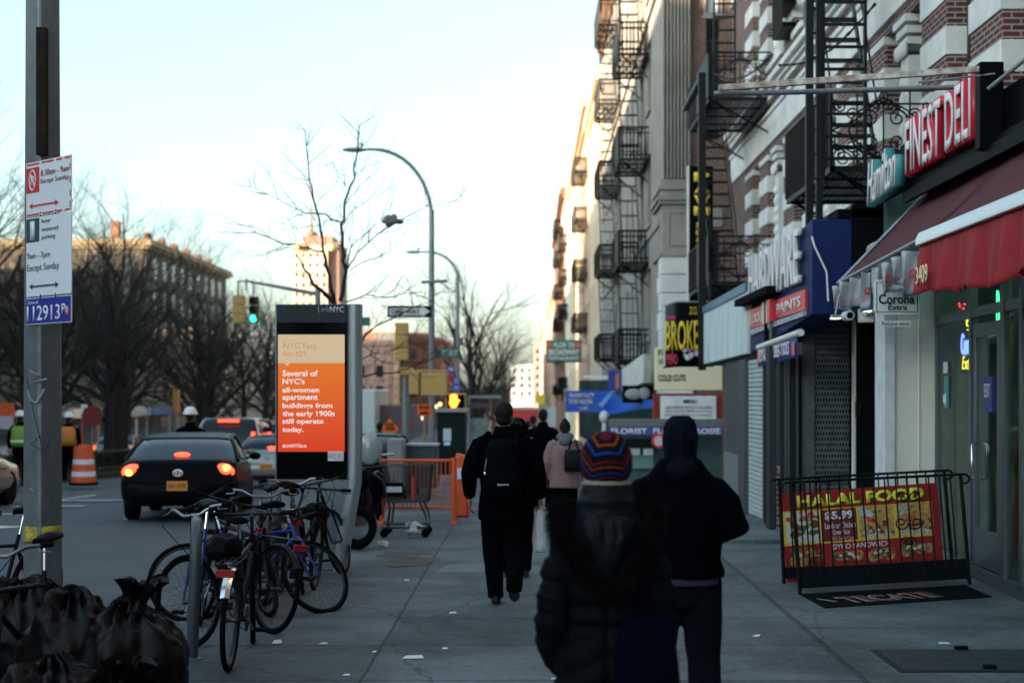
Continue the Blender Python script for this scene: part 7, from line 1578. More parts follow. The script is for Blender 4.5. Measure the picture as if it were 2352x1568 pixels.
# carrier bag
T = thing('carrier_bag', 'thin white plastic carrier bag hanging from the right hand of the walking man', 'bag', (0, 0, 0)); T.location = (X + .32, D + .05, .16); T.scale = (.85, .85, .82); WL[T] = Vector()
mb = MB(); rings = []
for z_, a in ((.36, .03), (.38, .06), (.5, .07), (.62, .062), (.72, .05), (.80, .03), (.83, .012)): rings.append([(a * math.cos(t_) * (1 + .2 * math.sin(5 * t_ + z_ * 9)), a * .8 * math.sin(t_) * (1 + .2 * math.cos(4 * t_ + z_ * 7)), z_) for t_ in [2 * math.pi * k / 24 for k in range(24)]])
mb.loft(rings); mb.path([(0, 0, .82), (.01, -.03, .85), (.005, 0, .885), (-.01, .03, .85), (0, 0, .82)], .007, 6); mb.build('bag', M('carrier_white', (.42, .44, .45), .5, col2=(.30, .32, .34), scale=9), T)
# --- hooded man
T = person('tall man in a black jacket and dark hood close by on the right', .765, 7.3, .985, bulk=1.14, hem=.93, shW=.19, trou=m_jean, armL=((-.20, 0, 1.40), (-.30, -.05, 1.17), (-.12, .2, 1.08)), armR=((.19, 0, 1.40), (.285, -.06, 1.20), (.16, .22, 1.12)), legL=((-.10, 0, .9), (-.11, .06, .5), (-.12, .12, .1)), legR=((.11, 0, .9), (.125, .02, .5), (.13, -.04, .1)), vox=.011, hair=None, hands=(False, False), fold=.012)
mb = MB(); mb.loft([er(0, c_, z_, a, b) for z_, a, b, c_ in ((1.44, .10, .10, 0), (1.50, .085, .095, 0), (1.56, .084, .098, 0), (1.64, .092, .108, .0), (1.70, .090, .106, .0), (1.74, .076, .09, .0), (1.765, .045, .055, .0))]); mb.ell((0, -.10, 1.49), (.085, .05, .06), 14, 10)
for q in (-.06, .0, .055): mb.path([(q, -.105, 1.52), (q * 1.2, -.12, 1.6), (q * 1.1, -.108, 1.68)], .010, 8)
skinned(mb, 'hood', M('navy_fleece', (.007, .012, .026), .95, spec=.05, bump=.3, bscale=60), T, .009, 2, .014, _tx2)
mb = MB(); mb.loft([er(0, 0, z_, a, b) for z_, a, b in ((1.36, .20, .13), (1.44, .185, .125), (1.50, .135, .115), (1.545, .105, .108))]); skinned(mb, 'jacket_collar', m_coatk, T, .011, 2, .01)
mb = MB(); mb.loft([er(0, 0, z_, .202, .158, pw=.85) for z_ in (.90, .94)]); mb.build('shirt_hem', M('violet_shirt', (.03, .022, .07), .9), T)
# --- woman in the puffer coat
X, D = .311, 5.9
m_puf = M('puffer_nylon', (.006, .0085, .012), .55, spec=.06, bump=.2, bscale=30); m_puf2 = M('puffer_hood', (.009, .0145, .020), .5, spec=.1, bump=.2, bscale=30)
aL = [Vector(p) for p in ((-.175, 0, 1.33), (-.235, -.04, 1.06), (-.225, .03, .90))]; 
T = person('woman in a striped knit hat and long black puffer coat nearest the camera', X, D, 1.0, coat='none', hem=.5, armL=((-.17, 0, 1.33), (-.25, -.04, 1.05), (-.17, .13, .86)), armR=((.17, 0, 1.33), (.25, -.04, 1.05), (.17, .13, .86)), vox=.014, hair='short', hands=(False, False), z=-.09, legL=((-.09, 0, .9), (-.09, .03, .5), (-.09, .08, .1)), legR=((.09, 0, .9), (.09, .03, .5), (.09, -.08, .1)))
mb = MB(); rings = []
def coatw(z):
    return interp([(.40, .235), (.62, .215), (.80, .20), (1.0, .175), (1.12, .17), (1.25, .185), (1.36, .195), (1.42, .175), (1.47, .12), (1.48, .10)], z)
z = .42; zs = []
while z < 1.5: zs.append(z); z += .011
for z in zs:
    a = coatw(z); ring = []
    for k in range(64):
        t_ = 2 * math.pi * k / 64; cx_ = abs(math.cos(t_))
        if z < .95: ph = (z + .10 * abs(math.cos(t_))) / .125        # chevron quilting on the skirt
        else: ph = z / .098
        bul = .016 * (abs(math.sin(math.pi * ph)) ** .55) if z < 1.4 else 0
        if .985 < z < 1.01 or 1.07 < z < 1.085: bul = -.008
        if abs(math.cos(t_)) < .04: bul -= .012
        bul += .008 * noise.noise(Vector((math.cos(t_) * 5, math.sin(t_) * 5, z * 9)))
        ring.append(((a + bul) * math.cos(t_), (a * .74 + bul) * math.sin(t_), z))
    rings.append(ring)
mb.loft(rings)
for q, ar in ((-1, [Vector(p) for p in ((-.13, 0, 1.34), (-.188, -.02, 1.20), (-.218, -.04, 1.02), (-.215, .03, .90), (-.17, .12, .80))]), (1, [Vector(p) for p in ((.13, 0, 1.34), (.188, -.02, 1.20), (.218, -.04, 1.02), (.215, .03, .90), (.17, .12, .80))])):
    pts = []; rr = []; NN = 60
    for i in range(NN):
        t_ = i / (NN - 1) * 4; j = min(int(t_), 3); p_ = ar[j].lerp(ar[j + 1], t_ - j); pts.append(p_); rr.append((.074 - .016 * i / NN) + .016 * abs(math.sin(i / NN * math.pi * 6.5)) ** .6 + .004 * math.sin(i * 1.7))
    mb.path(pts, rr, 24)
skinned(mb, 'puffer_coat', m_puf, T, .0075, 2, .008, _tx2)
mb = MB(); mb.loft([er(0, c_, z_, a, b, 32) for z_, a, b, c_ in ((1.36, .16, .14, 0), (1.42, .142, .13, 0), (1.48, .124, .12, 0), (1.54, .106, .106, 0), (1.572, .10, .10, 0))]); mb.ell((0, -.03, 1.50), (.115, .10, .045), 24, 10); skinned(mb, 'collar', m_puf2, T, .009, 2, .008, _tx2)
mb = MB(); mb.loft([er(0, 0, z_, a, b, 32) for z_, a, b in ((1.55, .09, .09), (1.57, .096, .096), (1.585, .088, .09))]); o = skinned(mb, 'collar_lining', M('cream_fleece', (.30, .30, .24), .95, bump=.8, bscale=120), T, .008, 1, .012, _tx2)
mb = MB()   # hood lying on the back
for k in range(9):
    s_ = k / 8; mb.ell((0, -.145 - .02 * math.sin(s_ * 3), 1.41 - s_ * .19), (.11 - .08 * s_, .04, .045), 20, 10)
for q in (-.04, .01, .045): mb.path([(q, -.188, 1.43), (q * 1.15 + .005, -.198, 1.37), (q * .6, -.195, 1.29)], [.010, .013, .008], 8)
hd = skinned(mb, 'hood', m_puf2, T, .008, 2, .008, _tx2)
fp = [Vector(p) for p in ((-.15, .04, 1.49), (-.205, -.05, 1.465), (-.195, -.12, 1.38), (-.135, -.165, 1.27), (-.08, -.18, 1.20), (0, -.185, 1.16), (.08, -.18, 1.21), (.135, -.165, 1.28), (.19, -.12, 1.38), (.20, -.05, 1.46), (.15, .04, 1.48))]
mb = MB(); mb.path(fp, [.03, .042, .045, .038, .03, .024, .03, .038, .042, .036, .026], 10); fk = skinned(mb, 'fur_trim', M('fur_base', (.004, .004, .005), .95, spec=.1), T, .012, 2)
mb = MB(); rng = random.Random(31)
for _ in range(15000):
    t_ = rng.random() * 10; j = min(int(t_), 9); p_ = fp[j].lerp(fp[j + 1], t_ - j); rad = [.03, .042, .045, .038, .03, .024, .03, .038, .042, .036, .026][j]
    d_ = Vector((rng.gauss(0, 1), rng.gauss(0, 1), rng.gauss(0, 1))).normalized(); a = p_ + d_ * rad * .8; L = rng.uniform(.014, .04); e = a + d_ * L + Vector((rng.uniform(-.012, .012), rng.uniform(-.01, .01), -.012 + rng.uniform(-.01, .01)))
    sd = d_.orthogonal().normalized() * .0011; mid = (a + e) / 2 + Vector((0, 0, .004)); mb.add([a - sd, a + sd, mid + sd * .8, e, mid - sd * .8], [(0, 1, 2, 3, 4)])
mb.build('fur', M('fur_strands', (.006, .006, .008), .8, spec=.1, col2=(.022, .021, .022), scale=25), fk, smooth=False, recalc=False)
# knit hat with striped pentagon rings
m_hat = bpy.data.materials.new('striped_knit'); m_hat.use_nodes = True; t = m_hat.node_tree; b = t.nodes['Principled BSDF']; b.inputs['Roughness'].default_value = .95; b.inputs['Specular IOR Level'].default_value = .15
tc = t.nodes.new('ShaderNodeTexCoord'); sp = t.nodes.new('ShaderNodeSeparateXYZ')
mpn = t.nodes.new('ShaderNodeMapping'); mpn.vector_type = 'POINT'; mpn.inputs['Location'].default_value = (0, 0, 0); t.links.new(tc.outputs['Object'], mpn.inputs[0]); t.links.new(mpn.outputs[0], sp.inputs[0])
th = math_node(t, 'ARCTAN2', sp.outputs[0], sp.outputs[1]); rad = math_node(t, 'SQRT', math_node(t, 'ADD', math_node(t, 'POWER', sp.outputs[0], 2), math_node(t, 'POWER', sp.outputs[1], 2)))
phi = math_node(t, 'ARCTAN2', rad, sp.outputs[2])
md = math_node(t, 'SUBTRACT', math_node(t, 'MODULO', math_node(t, 'ADD', th, 6.2832 + .0), 1.2566), .6283)
wobn = t.nodes.new('ShaderNodeTexNoise'); wobn.inputs['Scale'].default_value = 60; t.links.new(tc.outputs['Object'], wobn.inputs['Vector'])
val_ = math_node(t, 'ADD', math_node(t, 'MULTIPLY', phi, math_node(t, 'COSINE', math_node(t, 'MULTIPLY', md, .95))), math_node(t, 'MULTIPLY', wobn.outputs['Fac'], .03))
rp = t.nodes.new('ShaderNodeValToRGB'); rp.color_ramp.interpolation = 'CONSTANT'; cr = rp.color_ramp
bk = (.003, .0035, .007, 1); red = (.17, .009, .016, 1); orr = (.32, .055, .012, 1); blu = (.014, .05, .29, 1)
stops = [(0, red), (.035, bk), (.06, red), (.085, bk), (.175, orr), (.205, bk), (.30, blu), (.335, bk), (.44, red), (.47, bk), (.53, orr), (.555, bk), (.64, blu), (.665, bk), (.72, red), (.75, bk)]
stops = [(p_ , c) for p_, c in stops]
cr.elements[0].position = 0; cr.elements[0].color = stops[0][1]; cr.elements[1].position = stops[1][0]; cr.elements[1].color = stops[1][1]
for p_, c in stops[2:]: e = cr.elements.new(p_); e.color = c
t.links.new(math_node(t, 'DIVIDE', val_, 2.1), rp.inputs[0]); t.links.new(rp.outputs[0], b.inputs['Base Color'])
wn = t.nodes.new('ShaderNodeTexWave'); wn.inputs['Scale'].default_value = 70; wn.bands_direction = 'Z'; bpn = t.nodes.new('ShaderNodeBump'); bpn.inputs['Strength'].default_value = .7; bpn.inputs['Distance'].default_value = .004; t.links.new(tc.outputs['Object'], wn.inputs['Vector']); t.links.new(wn.outputs['Fac'], bpn.inputs['Height']); t.links.new(bpn.outputs[0], b.inputs['Normal'])
mb = MB(); prof = []
for k in range(40):
    a = k / 39 * 1.95; prof.append((.104 * math.sin(a) ** .9 if a > 0 else .001, .118 * math.cos(a)))
mb.lathe(prof, (0, 0, 0), 64, wob=lambda a, h: 1 + .012 * math.sin(a * 24)); hat = mb.build('knit_hat', m_hat, T, ang=180, local=True)
hat.location = (0, -.005, 1.662); hat.rotation_euler = (R(34), R(-3), R(0)); hat.scale = (1.05, 1.10, 1.10)
# tote bag
T = thing('tote_bag', 'dark navy tote bag hanging from the right shoulder of the woman', 'bag', (0, 0, 0)); T.location = (X - .03, D + .03, -.09); WL[T] = Vector()
mb = MB(); rings = []
for z_, x0, x1, dd in ((.38, .03, .33, .04), (.40, .01, .34, .06), (.6, .03, .33, .065), (.85, .05, .31, .05), (1.02, .07, .29, .03), (1.05, .075, .285, .02)):
    cx_ = (x0 + x1) / 2; w_ = (x1 - x0) / 2; rings.append([(cx_ + w_ * math.copysign(abs(math.cos(a)) ** .5, math.cos(a)), -.235 + dd * math.copysign(abs(math.sin(a)) ** .7, math.sin(a)) + .008 * math.sin(a * 5 + z_ * 8), z_) for a in [2 * math.pi * k / 32 for k in range(32)]])
m_tote = M('navy_canvas', (.002, .005, .016), .95, spec=.08, bump=.5, bscale=12); mb.loft(rings); mb.build('bag', m_tote, T, ang=70)
mb = MB(); mb.path([(.12, -.24, 1.04), (.14, -.235, 1.2), (.15, -.20, 1.34), (.155, -.06, 1.435), (.16, .05, 1.42), (.16, .14, 1.3)], .013, 8, flat=.4); mb.path([(.20, -.235, 1.04), (.17, -.225, 1.22), (.155, -.18, 1.36), (.155, -.05, 1.44)], .013, 8, flat=.4); mb.build('strap', m_tote, T)
# --- others along the pavement
m_pink = M('dusty_pink', (.26, .155, .16), .8, col2=(.21, .12, .13), scale=7, bump=.4, bscale=20); m_gry = M('grey_fleece', (.11, .13, .16), .9)
T = person('person in a dusty pink jacket with a grey hood and black shoulder bag', .44, 18.5, .855, coat=m_pink, bulk=1.18, hem=.74, shW=.20, hair='bun', vox=.018, legR=((.09, 0, .9), (.10, .05, .5), (.09, .1, .1)), skin=m_skin2, fold=.02, armR=((.2, 0, 1.42), (.28, -.03, 1.13), (.27, .12, .95)), z=G(18.5))
mb = MB(); mb.ell((0, -.05, 1.52), (.14, .11, .075), 20, 12); mb.ell((0, -.12, 1.46), (.11, .06, .08), 16, 10); skinned(mb, 'hood', m_gry, T, .014, 2, .01)
T2 = thing('shoulder_bag', 'black bag on the back of the person in pink', 'bag', (0, 0, 0)); T2.location = (.44, 18.5, G(18.5)); T2.scale = (.855,) * 3; WL[T2] = Vector()
mb = MB(); mb.loft([er(.12, -.23, z_, a, b, pw=.6) for z_, a, b in ((1.0, .12, .06), (1.03, .14, .08), (1.2, .14, .08), (1.33, .12, .06))]); mb.build('bag', M('bag_leather', (.012, .016, .02), .45), T2); mb = MB(); mb.path([(.05, -.24, 1.32), (.08, -.2, 1.45), (.1, -.05, 1.5), (.12, .08, 1.4)], .014, 6); mb.path([(.2, -.24, 1.32), (.17, -.18, 1.42), (.15, -.05, 1.48)], .012, 6); mb.build('strap', m_coatk, T2)
T = person('person with a dark fur hood just beyond the right shoulder of the walking man', (1186 - 1220) / FP * 14.4, 14.4, .90, bulk=1.15, vox=.02, hair='bun'); mb = MB(); mb.path([(.11 * math.cos(a * .52), -.03 + .03 * math.sin(a * .52), 1.64 + .125 * math.sin(a * .52)) for a in range(12)], .035, 8, closed=True); mb.ell((0, -.04, 1.62), (.105, .10, .13), 14, 10); skinned(mb, 'fur_hood', MATS['fur_base'], T, .014, 1, .03, _tx2)
person('dark dressed person in the gap between the walking man and the pink jacket', (1247 - 1220) / FP * 23.5, 23.5, .95, vox=.022, fold=.02)
person('distant person in dark clothes walking past the orange barrier', (1224 - 1220) / FP * 34, 34, .98, vox=.03, coat=M('dark_teal_coat', (.012, .02, .026), .8))
person('small far figure in a brown coat near the red awning', (1212 - 1220) / FP * 46, 46, .98, vox=.035, coat=M('brown_coat', (.06, .03, .02), .8))
m_hiv = M('hi_vis_lime', (.16, .32, .03), .6, emit=None); m_hor = M('hi_vis_orange', (.42, .13, .02), .6); m_helm = M('white_helmet', (.55, .56, .55), .35)
def vest(T, m, stripe=m_helm):
    mb = MB(); mb.loft([er(0, 0, z_, a, b, pw=.85) for z_, a, b in ((.95, .225, .175), (1.2, .225, .17), (1.38, .215, .15), (1.44, .15, .11))]); v = mb.build('safety_vest', m, T, ang=180); mb = MB(); mb.loft([er(0, 0, z_, .232, .182, pw=.85) for z_ in (1.05, 1.10)]); mb.build('stripe', stripe, v)
def helmet(T, m=m_helm): mb = MB(); mb.lathe([(.001, .135), (.05, .128), (.09, .10), (.115, .05), (.12, .01), (.15, .0), (.12, -.01)], (0, 0, 1.69), 20); mb.build('hard_hat', m, T)
T = person('worker in a lime vest beyond the kiosk, beside the orange diamond sign', (872 - 1220) / FP * 31, 31, .87, vox=.022); vest(T, m_hiv)
T = person('worker in a lime vest and white hard hat by the left edge', (47 - 1220) / FP * 36, 36, 1.04, vox=.025); vest(T, m_hiv); helmet(T)
T = person('worker in an orange and lime vest behind the post', (158 - 1220) / FP * 38, 38, 1.04, vox=.025); vest(T, m_hor, m_hiv); helmet(T)
T = person('person with a round white helmet standing beyond the black coupe', (437 - 1220) / FP * 27.3, 27.3, 1.06, vox=.02, z=G(27.3) - .13); helmet(T)
T = thing('stop_sign', 'red and white paddle sign among the tree trunks left of the barrel', 'sign', P(205, 950, 44)); mb = MB(); mb.lathe([(.01, -.02), (.34, -.02), (.34, .02), (.01, .02)], P(212, 955, 44), 8, 'y'); mb.build('panel', M('paddle_red', (.16, .012, .014), .6), T); px(186, 200, 928, 955, 44, .05, m_helm, 'flag', T); mb = MB(); a = P(212, 960, 44.05); mb.tube(a, (a.x, a.y, G(44)), .03, n=6); mb.build('pole', m_steel, T)
T = thing('work_banner', 'orange and white construction sheet at the far left edge', 'banner', P(15, 960, 42)); px(-20, 30, 925, 955, 42, .1, m_or, 'sheet', T); px(-20, 28, 955, 985, 42, .1, M('lilac_sheet', (.35, .33, .42), .7), 'lower_sheet', T)
# ================================================================ trees and planting
m_bark = M('bark', (.031, .030, .030), .95, col2=(.042, .04, .038), scale=5, spec=.2, bump=.4, bscale=20); m_bark2 = M('twig_bark', (.034, .032, .031), .95, spec=.15)
def limb(mb, p, d, L, r, depth, rng, up=.06, seg=4, wild=.22, n0=7, kids=(3, 4), tw=None):
    pts = [Vector(p)]; d = Vector(d).normalized(); rr = [r]
    for i in range(seg):
        d = (d + Vector((rng.gauss(0, wild), rng.gauss(0, wild), rng.gauss(0, wild * .6) + up))).normalized(); pts.append(pts[-1] + d * L / seg); rr.append(r * (1 - .62 * (i + 1) / seg))
    (mb if depth > 1 or tw is None else tw).path(pts, rr, max(3, n0 - (3 - min(depth, 3)) * 2), caps=False)
    if depth <= 0: return
    for k in range(rng.randint(*kids)):
        i = rng.randint(max(1, seg // 2 - 1), seg); bp_ = pts[i]; dd = (pts[i] - pts[i - 1]).normalized(); ax = Vector((rng.gauss(0, 1), rng.gauss(0, 1), rng.gauss(0, .6))).normalized()
        nd = (dd + ax * rng.uniform(.55, 1.0)).normalized(); limb(mb, bp_, nd, L * rng.uniform(.55, .78), rr[i] * rng.uniform(.55, .75), depth - 1, rng, up, seg, wild, n0, kids, tw)
def bare_tree(seed, H=11, r=.17, fork=.28, nl=6, depth=4, kids=(3, 4), spread=.8):
    rng = random.Random(seed); tr = MB(); cr_ = MB(); tw = MB(); pts = [Vector((0, 0, -.4))]
    for i in range(1, 7): pts.append(Vector((rng.gauss(0, .05) * i * .5, rng.gauss(0, .05) * i * .5, H * .62 * i / 6)))
    tr.path(pts, [r * 1.25, r, r * .92, r * .82, r * .68, r * .5, r * .28], 9)
    for k in range(nl):
        f = fork + (.95 - fork) * k / nl; z = H * .62 * f; a = k * 2.4 + rng.uniform(-.4, .4); el = spread * (1.1 - .5 * f)
        base = pts[min(6, max(1, int(f * 6)))].copy(); base.z = z; limb(cr_, base, (math.cos(a) * el, math.sin(a) * el, 1), H * rng.uniform(.30, .42), r * (.62 - .3 * f), depth, rng, kids=kids, tw=tw)
    limb(cr_, pts[-1], (0, 0, 1), H * .36, r * .3, depth, rng, kids=kids, tw=tw)
    return tr, cr_, tw
protos = []
def tree_at(i, x, y, label, seed, rot, sc, **kw):
    T = thing('bare_tree', label, 'tree', (0, 0, 0), 'bare winter trees'); tr, cr_, tw = bare_tree(seed, **kw)
    tr.build('trunk', m_bark, T, recalc=False, ang=60, local=True); cr_.build('branches', m_bark, T, recalc=False, smooth=False, local=True); tw.build('twigs', m_bark2, T, recalc=False, smooth=False, local=True); T.location = (x, y, G(y)); T.rotation_euler = (0, 0, rot); T.scale = (sc,) * 3; return T
TL = [(-15.5, 34, 'bare tree at the far left whose crown is cut by the picture edge', 1.02), (-19.0, 39, 'slim bare tree second from the left edge behind the post', .95), (-15.6, 44, 'bare tree with its trunk just right of the grey post', 1.0), (-19.4, 49, 'bare tree behind the red stop paddle', 1.05), (-16.0, 54, 'dark trunked bare tree above the orange barrel', 1.0), (-17.2, 60, 'bare tree just right of the barrel with a crossing limb', 1.0), (-19.3, 66, 'bare tree in the middle of the median row', 1.05), (-15.8, 70, 'bare tree left of the black coupe roof', 1.0), (-18.0, 77, 'bare tree whose trunk stands above the coupe windscreen', 1.05), (-15.7, 84, 'bare tree just left of the small distant signal', 1.0), (-18.4, 91, 'bare tree left of the white helmet', 1.0), (-16.0, 98, 'bare tree behind the white sports utility vehicle', 1.0), (-18.6, 108, 'last bare tree of the median row, below the green light', 1.05), (-24.5, 56, 'bare tree in the rear line across the far roadway', 1.1), (-25.5, 72, 'second bare tree of the rear line across the far roadway', 1.1), (-25, 88, 'third bare tree of the rear line across the far roadway', 1.1), (-26, 118, 'small far bare tree of the rear line', 1.0), (-22.5, 47, 'bare tree across the far roadway at the left edge', 1.0), (-22, 64, 'bare tree between the second and third trunks of the rear line', .95), (-23, 80, 'thin bare tree between rear line trunks, seen over the barrel', 1.0), (-22, 97, 'thin bare tree of the rear line left of the helmet', 1.05), (-14.8, 64, 'kerb edge bare tree at the median gap', .85), (-16.9, 49, 'low bare tree between the post and the barrel', .85), (-17, 103, 'bare tree just left of the pale yellow signal', 1.0), (-20, 116, 'bare tree left of the white helmet, far back', 1.0), (-15, 118, 'bare tree seen over the white sports utility vehicle', .85)]
base = {}
TL = [(x, y, lb, sc * (.85 if y < 45 else 1)) for x, y, lb, sc in TL]
rg = random.Random(99)
for i, (x, y, lb, sc) in enumerate(TL):
    k = i % 5
    if k not in base: T = tree_at(i, x, y, lb, 100 + k, rg.uniform(0, 6), sc * .90, H=11.2, r=.23, nl=11, depth=4, kids=(3, 4), spread=1.0); base[k] = T
    else: T = copy_fast(base[k]); T.location = (x, y, G(y)); T.rotation_euler = (0, 0, rg.uniform(0, 6)); T.scale = (sc * .90,) * 3; T['label'] = lb
# trees right of the tall lamp, along the kerb further on
for x, y, lb, sd, sc in ((-2.7, 66, 'bare kerbside tree right of the tall street lamp', 201, .92), (-3.0, 84, 'second bare kerbside tree, behind the walking man', 202, .9), (-3.1, 110, 'smaller far kerbside tree left of the street end', 203, .9), (-3.0, 150, 'tiny far kerbside tree at the end of the pavement', 204, 1.1)):
    if sd in (201, 202): T = tree_at(0, x, y, lb, sd, sd, sc, H=10.5, r=.2, nl=7, depth=4, fork=.32, spread=.9); base[sd] = T
    else: T = copy_fast(base[201 + sd % 2]); T.location = (x, y, G(y)); T.rotation_euler = (0, 0, sd); T.scale = (sc,) * 3; T['label'] = lb
# street tree rising behind the kiosk, its limbs read off the photograph
T = thing('street_tree', 'small bare street tree rising from behind the kiosk', 'tree', (P(800, 0, 23.6).x, 23.6, G(23.6)))
def Z4(x, y, d=23.6): return P((550 + x / 3.137) * .9408, (300 + y / 3.137) * .9408, d)
rng = random.Random(17); tr = MB(); br = MB(); tw = MB()
b0 = P(800, 0, 23.6); b0.z = G(23.6)
tr.path([b0, P(798, 1000, 23.6), P(797, 820, 23.6), P(796, 705, 23.6)], [.11, .085, .07, .06], 10); tr.build('trunk', m_bark, T)
LM = [([(890, 1370, 0), (925, 1130, .0), (905, 1030, 0), (890, 780, .1), (915, 600, .2), (985, 420, .3), (1015, 200, .3), (1026, 20, .3)], .05), ([(840, 1380, 0), (820, 1280, -.1), (785, 1100, -.2), (740, 900, -.3), (690, 640, -.3), (650, 440, -.4), (612, 60, -.5)], .045), ([(830, 1375, .0), (690, 1240, -.3), (620, 1120, -.4), (545, 1025, -.5)], .05), ([(740, 985, -.3), (590, 950, -.5), (450, 925, -.6), (270, 855, -.7), (190, 780, -.8)], .022), ([(930, 1120, 0), (960, 960, .2), (1090, 830, .3), (1250, 715, .3)], .015), ([(940, 1110, 0), (1010, 990, -.2), (1260, 780, -.3), (1540, 650, -.4), (1760, 595, -.5)], .018),
      ([(880, 750, .1), (700, 700, 0), (560, 672, -.1), (330, 550, -.2), (200, 490, -.3)], .018), ([(910, 1370, 0), (1080, 1320, .2), (1240, 1345, .3), (1420, 1300, .3), (1560, 1330, .4)], .016), ([(905, 780, .1), (1000, 650, .2), (1120, 560, .2), (1240, 510, .3)], .010), ([(915, 620, .2), (1000, 520, .0), (1140, 400, 0)], .010), ([(960, 1130, 0), (1100, 1040, .1), (1210, 1010, .2), (1300, 940, .3)], .012), ([(915, 480, .2), (925, 390, .2)], .012), ([(650, 440, -.4), (700, 420, -.3)], .006), ([(750, 330, .2), (820, 300, .3), (900, 460, .3), (930, 600, .2)], .010), ([(725, 780, -.3), (620, 800, -.2), (460, 815, -.2)], .009),
      ([(1350, 1180, .3), (1290, 1330, .3), (1190, 1450, .4)], .010), ([(865, 740, .1), (750, 760, .2), (640, 900, .3)], .008), ([(560, 960, -.4), (400, 960, -.5), (240, 1030, -.6)], .010), ([(985, 420, .3), (1060, 350, .3), (1180, 310, .4)], .008)]
for pts, r_ in LM:
    r_ *= .78
    q = [Z4(x, y, 23.6 + dz) for x, y, dz in pts]; n = len(q); sm = []
    for i in range(n - 1):
        for k in range(3): w_ = k / 3; sm.append(q[i].lerp(q[i + 1], w_) + Vector((rng.gauss(0, .012), rng.gauss(0, .02), rng.gauss(0, .012))))
    sm.append(q[-1]); m_ = len(sm); br.path(sm, [r_ * (1 - .8 * i / (m_ - 1)) for i in range(m_)], 6)
    for i in range(2, m_):
        for _ in range(2):
            if rng.random() < .62:
                dd = (sm[i] - sm[i - 1]).normalized(); ax = Vector((rng.gauss(0, 1), rng.gauss(0, .7), rng.gauss(0, 1) + .2)).normalized(); limb(tw, sm[i], dd + ax * .9, rng.uniform(.2, .75), min(.007, r_ * .5), rng.randint(0, 2), rng, up=.05, seg=3, wild=.2, n0=4, kids=(1, 3))
br.build('branches', m_bark, T); tw.build('twigs', m_bark, T, smooth=False, recalc=False)
T = thing('caught_bag', 'grey plastic bag caught on a twig near the tall street lamp', 'bag', P(898, 505, 23.3)); m_cb = M('caught_plastic', (.16, .14, .17), .5); crumple(P(899, 506, 23.3), (.14, .07, .09), 5, .7).build('bag', m_cb, T)
# lower branches of another tree reaching in at the right of the kiosk
T = thing('street_tree', 'bare street tree behind the kiosk edge with low dark boughs over the trolley', 'tree', (P(815, 0, 27).x, 27.5, G(27.5))); tr = MB(); br = MB(); tw = MB(); b0 = P(812, 0, 27.5); b0.z = G(27.5)
tr.path([b0, P(815, 1000, 27.5), P(818, 880, 27.5), P(822, 800, 27.5)], [.14, .11, .09, .06], 10); tr.build('trunk', m_bark, T)
for pts, r_ in (([(822, 800), (838, 770), (870, 745), (905, 730)], .035), ([(905, 730), (950, 705), (990, 692)], .018), ([(818, 870), (860, 858), (910, 856), (965, 835), (1020, 812)], .022), ([(822, 830), (850, 815), (880, 832), (930, 840)], .018), ([(818, 860), (780, 800), (760, 760)], .03), ([(830, 790), (860, 812), (900, 805), (950, 770)], .012)):
    q = [P(u, v, 27.5) for u, v in pts]; br.path(q, [r_ * (1 - .7 * i / (len(q) - 1)) for i in range(len(q))], 6)
    for i in range(1, len(q)):
        for _ in range(3): dd = (q[i] - q[i - 1]).normalized(); limb(tw, q[i], dd + Vector((rng.gauss(0, .7), rng.gauss(0, .5), rng.gauss(0, .7))), rng.uniform(.3, .9), .007, 1, rng, seg=3, n0=4, kids=(1, 3))
br.build('branches', m_bark, T); tw.build('twigs', m_bark, T, smooth=False, recalc=False)
# low planting in the median and far-off tree mass
mb = MB(); rng = random.Random(41)
for _ in range(26000):
    y = rng.uniform(28, 122)
    if 60 < y < 66: continue
    x = rng.uniform(-20.6, -14.4); c = Vector((x, y, G(y) + rng.uniform(.02, .75) * (1 - .3 * rng.random()))); s = rng.uniform(.05, .12); a = Vector((rng.gauss(0, 1), rng.gauss(0, 1), rng.gauss(0, 1))).normalized(); b_ = a.orthogonal().normalized(); mb.add([c - a * s, c + b_ * s * .6, c + a * s], [(0, 1, 2)])
tag(mb.build('shrub_planting', M('shrub_leaf', (.018, .026, .020), .9, col2=(.03, .032, .025), scale=2, spec=.2), None, smooth=False, recalc=False), '', '', kind='stuff')
T = thing('railing_fence', 'low dark iron fence along the near side of the median', 'fence', (-14.2, 40, G(40)))
mb = MB()
for y0, y1 in ((30, 60), (66, 120)):
    n = int((y1 - y0) / .5)
    for k in range(n): y = y0 + k * .5; mb.tube((-14.2, y, G(y)), (-14.2, y, G(y) + .8), .015, n=4)
    ys = [y0 + (y1 - y0) * k / 12 for k in range(13)]; mb.path([(-14.2, y, G(y) + .75) for y in ys], .02, 5); mb.path([(-14.2, y, G(y) + .2) for y in ys], .015, 5)
mb.build('rails', m_black, T, smooth=False)
mb = MB(); rng = random.Random(43)
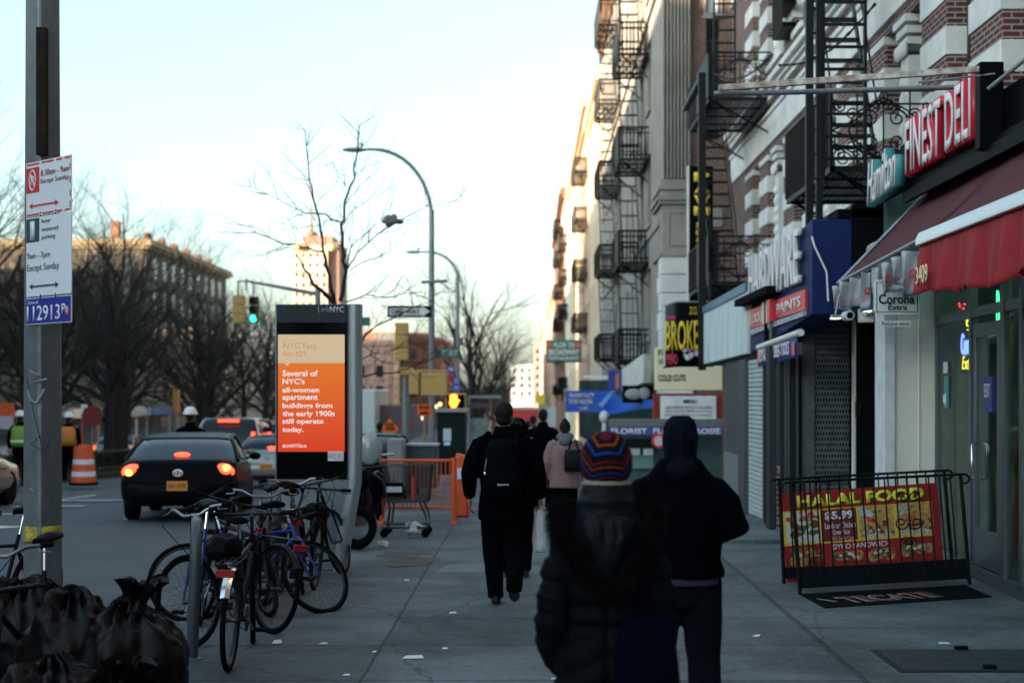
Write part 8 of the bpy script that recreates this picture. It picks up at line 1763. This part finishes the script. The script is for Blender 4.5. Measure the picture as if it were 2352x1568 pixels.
for _ in range(5200):
    y = rng.uniform(205, 330); x = rng.uniform(-16, -4.6) if rng.random() < .8 else rng.uniform(-40, -16); h = 6.5 + 2.0 * noise.noise(Vector((x * .12, y * .05, 2))); z = -3.3 + h * rng.random() ** .7; c = Vector((x, y, z)); a = Vector((rng.gauss(0, 1), rng.gauss(0, 1), rng.gauss(0, 1))).normalized() * rng.uniform(.2, .6); mb.path([c, c + a], [.07, .02], 3)
    if rng.random() < .35: b_ = a.orthogonal().normalized() * .35; mb.add([c, c + a + b_, c + a - b_], [(0, 1, 2)])
tag(mb.build('distant_trees', M('distant_twigs', (.055, .05, .048), .95, spec=.1), None, smooth=False, recalc=False), '', '', kind='stuff')
# shops on the far side of the avenue, seen between the trunks
rng = random.Random(51)
CL = [(.30, .33, .34), (.06, .12, .25), (.3, .05, .04), (.2, .22, .18), (.45, .42, .35), (.03, .05, .06)]
NM = ['white', 'blue', 'red', 'grey green', 'cream', 'black']
WH = ['first', 'second', 'third', 'fourth', 'fifth', 'sixth', 'seventh', 'eighth', 'ninth', 'tenth']
for k in range(10):
    y = 110 + k * 9.0; c = k % 6; T = thing('shop_building', '%s shop building across the avenue, %s from the left between the trunks' % (NM[c], WH[k]), 'shop', (-41.5, y, G(y)), 'shops across the avenue'); g_ = G(y)
    mb = MB(); mb.box(-42.3, -41.7, y, y + 8.4, g_, g_ + 3.8); mb.build('wall', M('shopwall_%s' % NM[c], CL[c], .8), T); mb = MB(); mb.box(-41.69, -41.2, y + .3, y + 8.1, g_ + 2.9, g_ + 3.7); mb.build('fascia', M('fascia_%s' % NM[(c + 2) % 6], CL[(c + 2) % 6], .7), T)
    mb = MB(); mb.box(-41.69, -41.6, y + .6, y + 3.6, g_ + .5, g_ + 2.7); mb.box(-41.69, -41.6, y + 4.6, y + 7.8, g_ + .5, g_ + 2.7); mb.build('shop_window', m_glass, T)
block('apartment_building', 'dark brick building across the avenue behind the left median trees', -90, -66.5, 100, 154, 11, m_brown, face='y', lim=20)
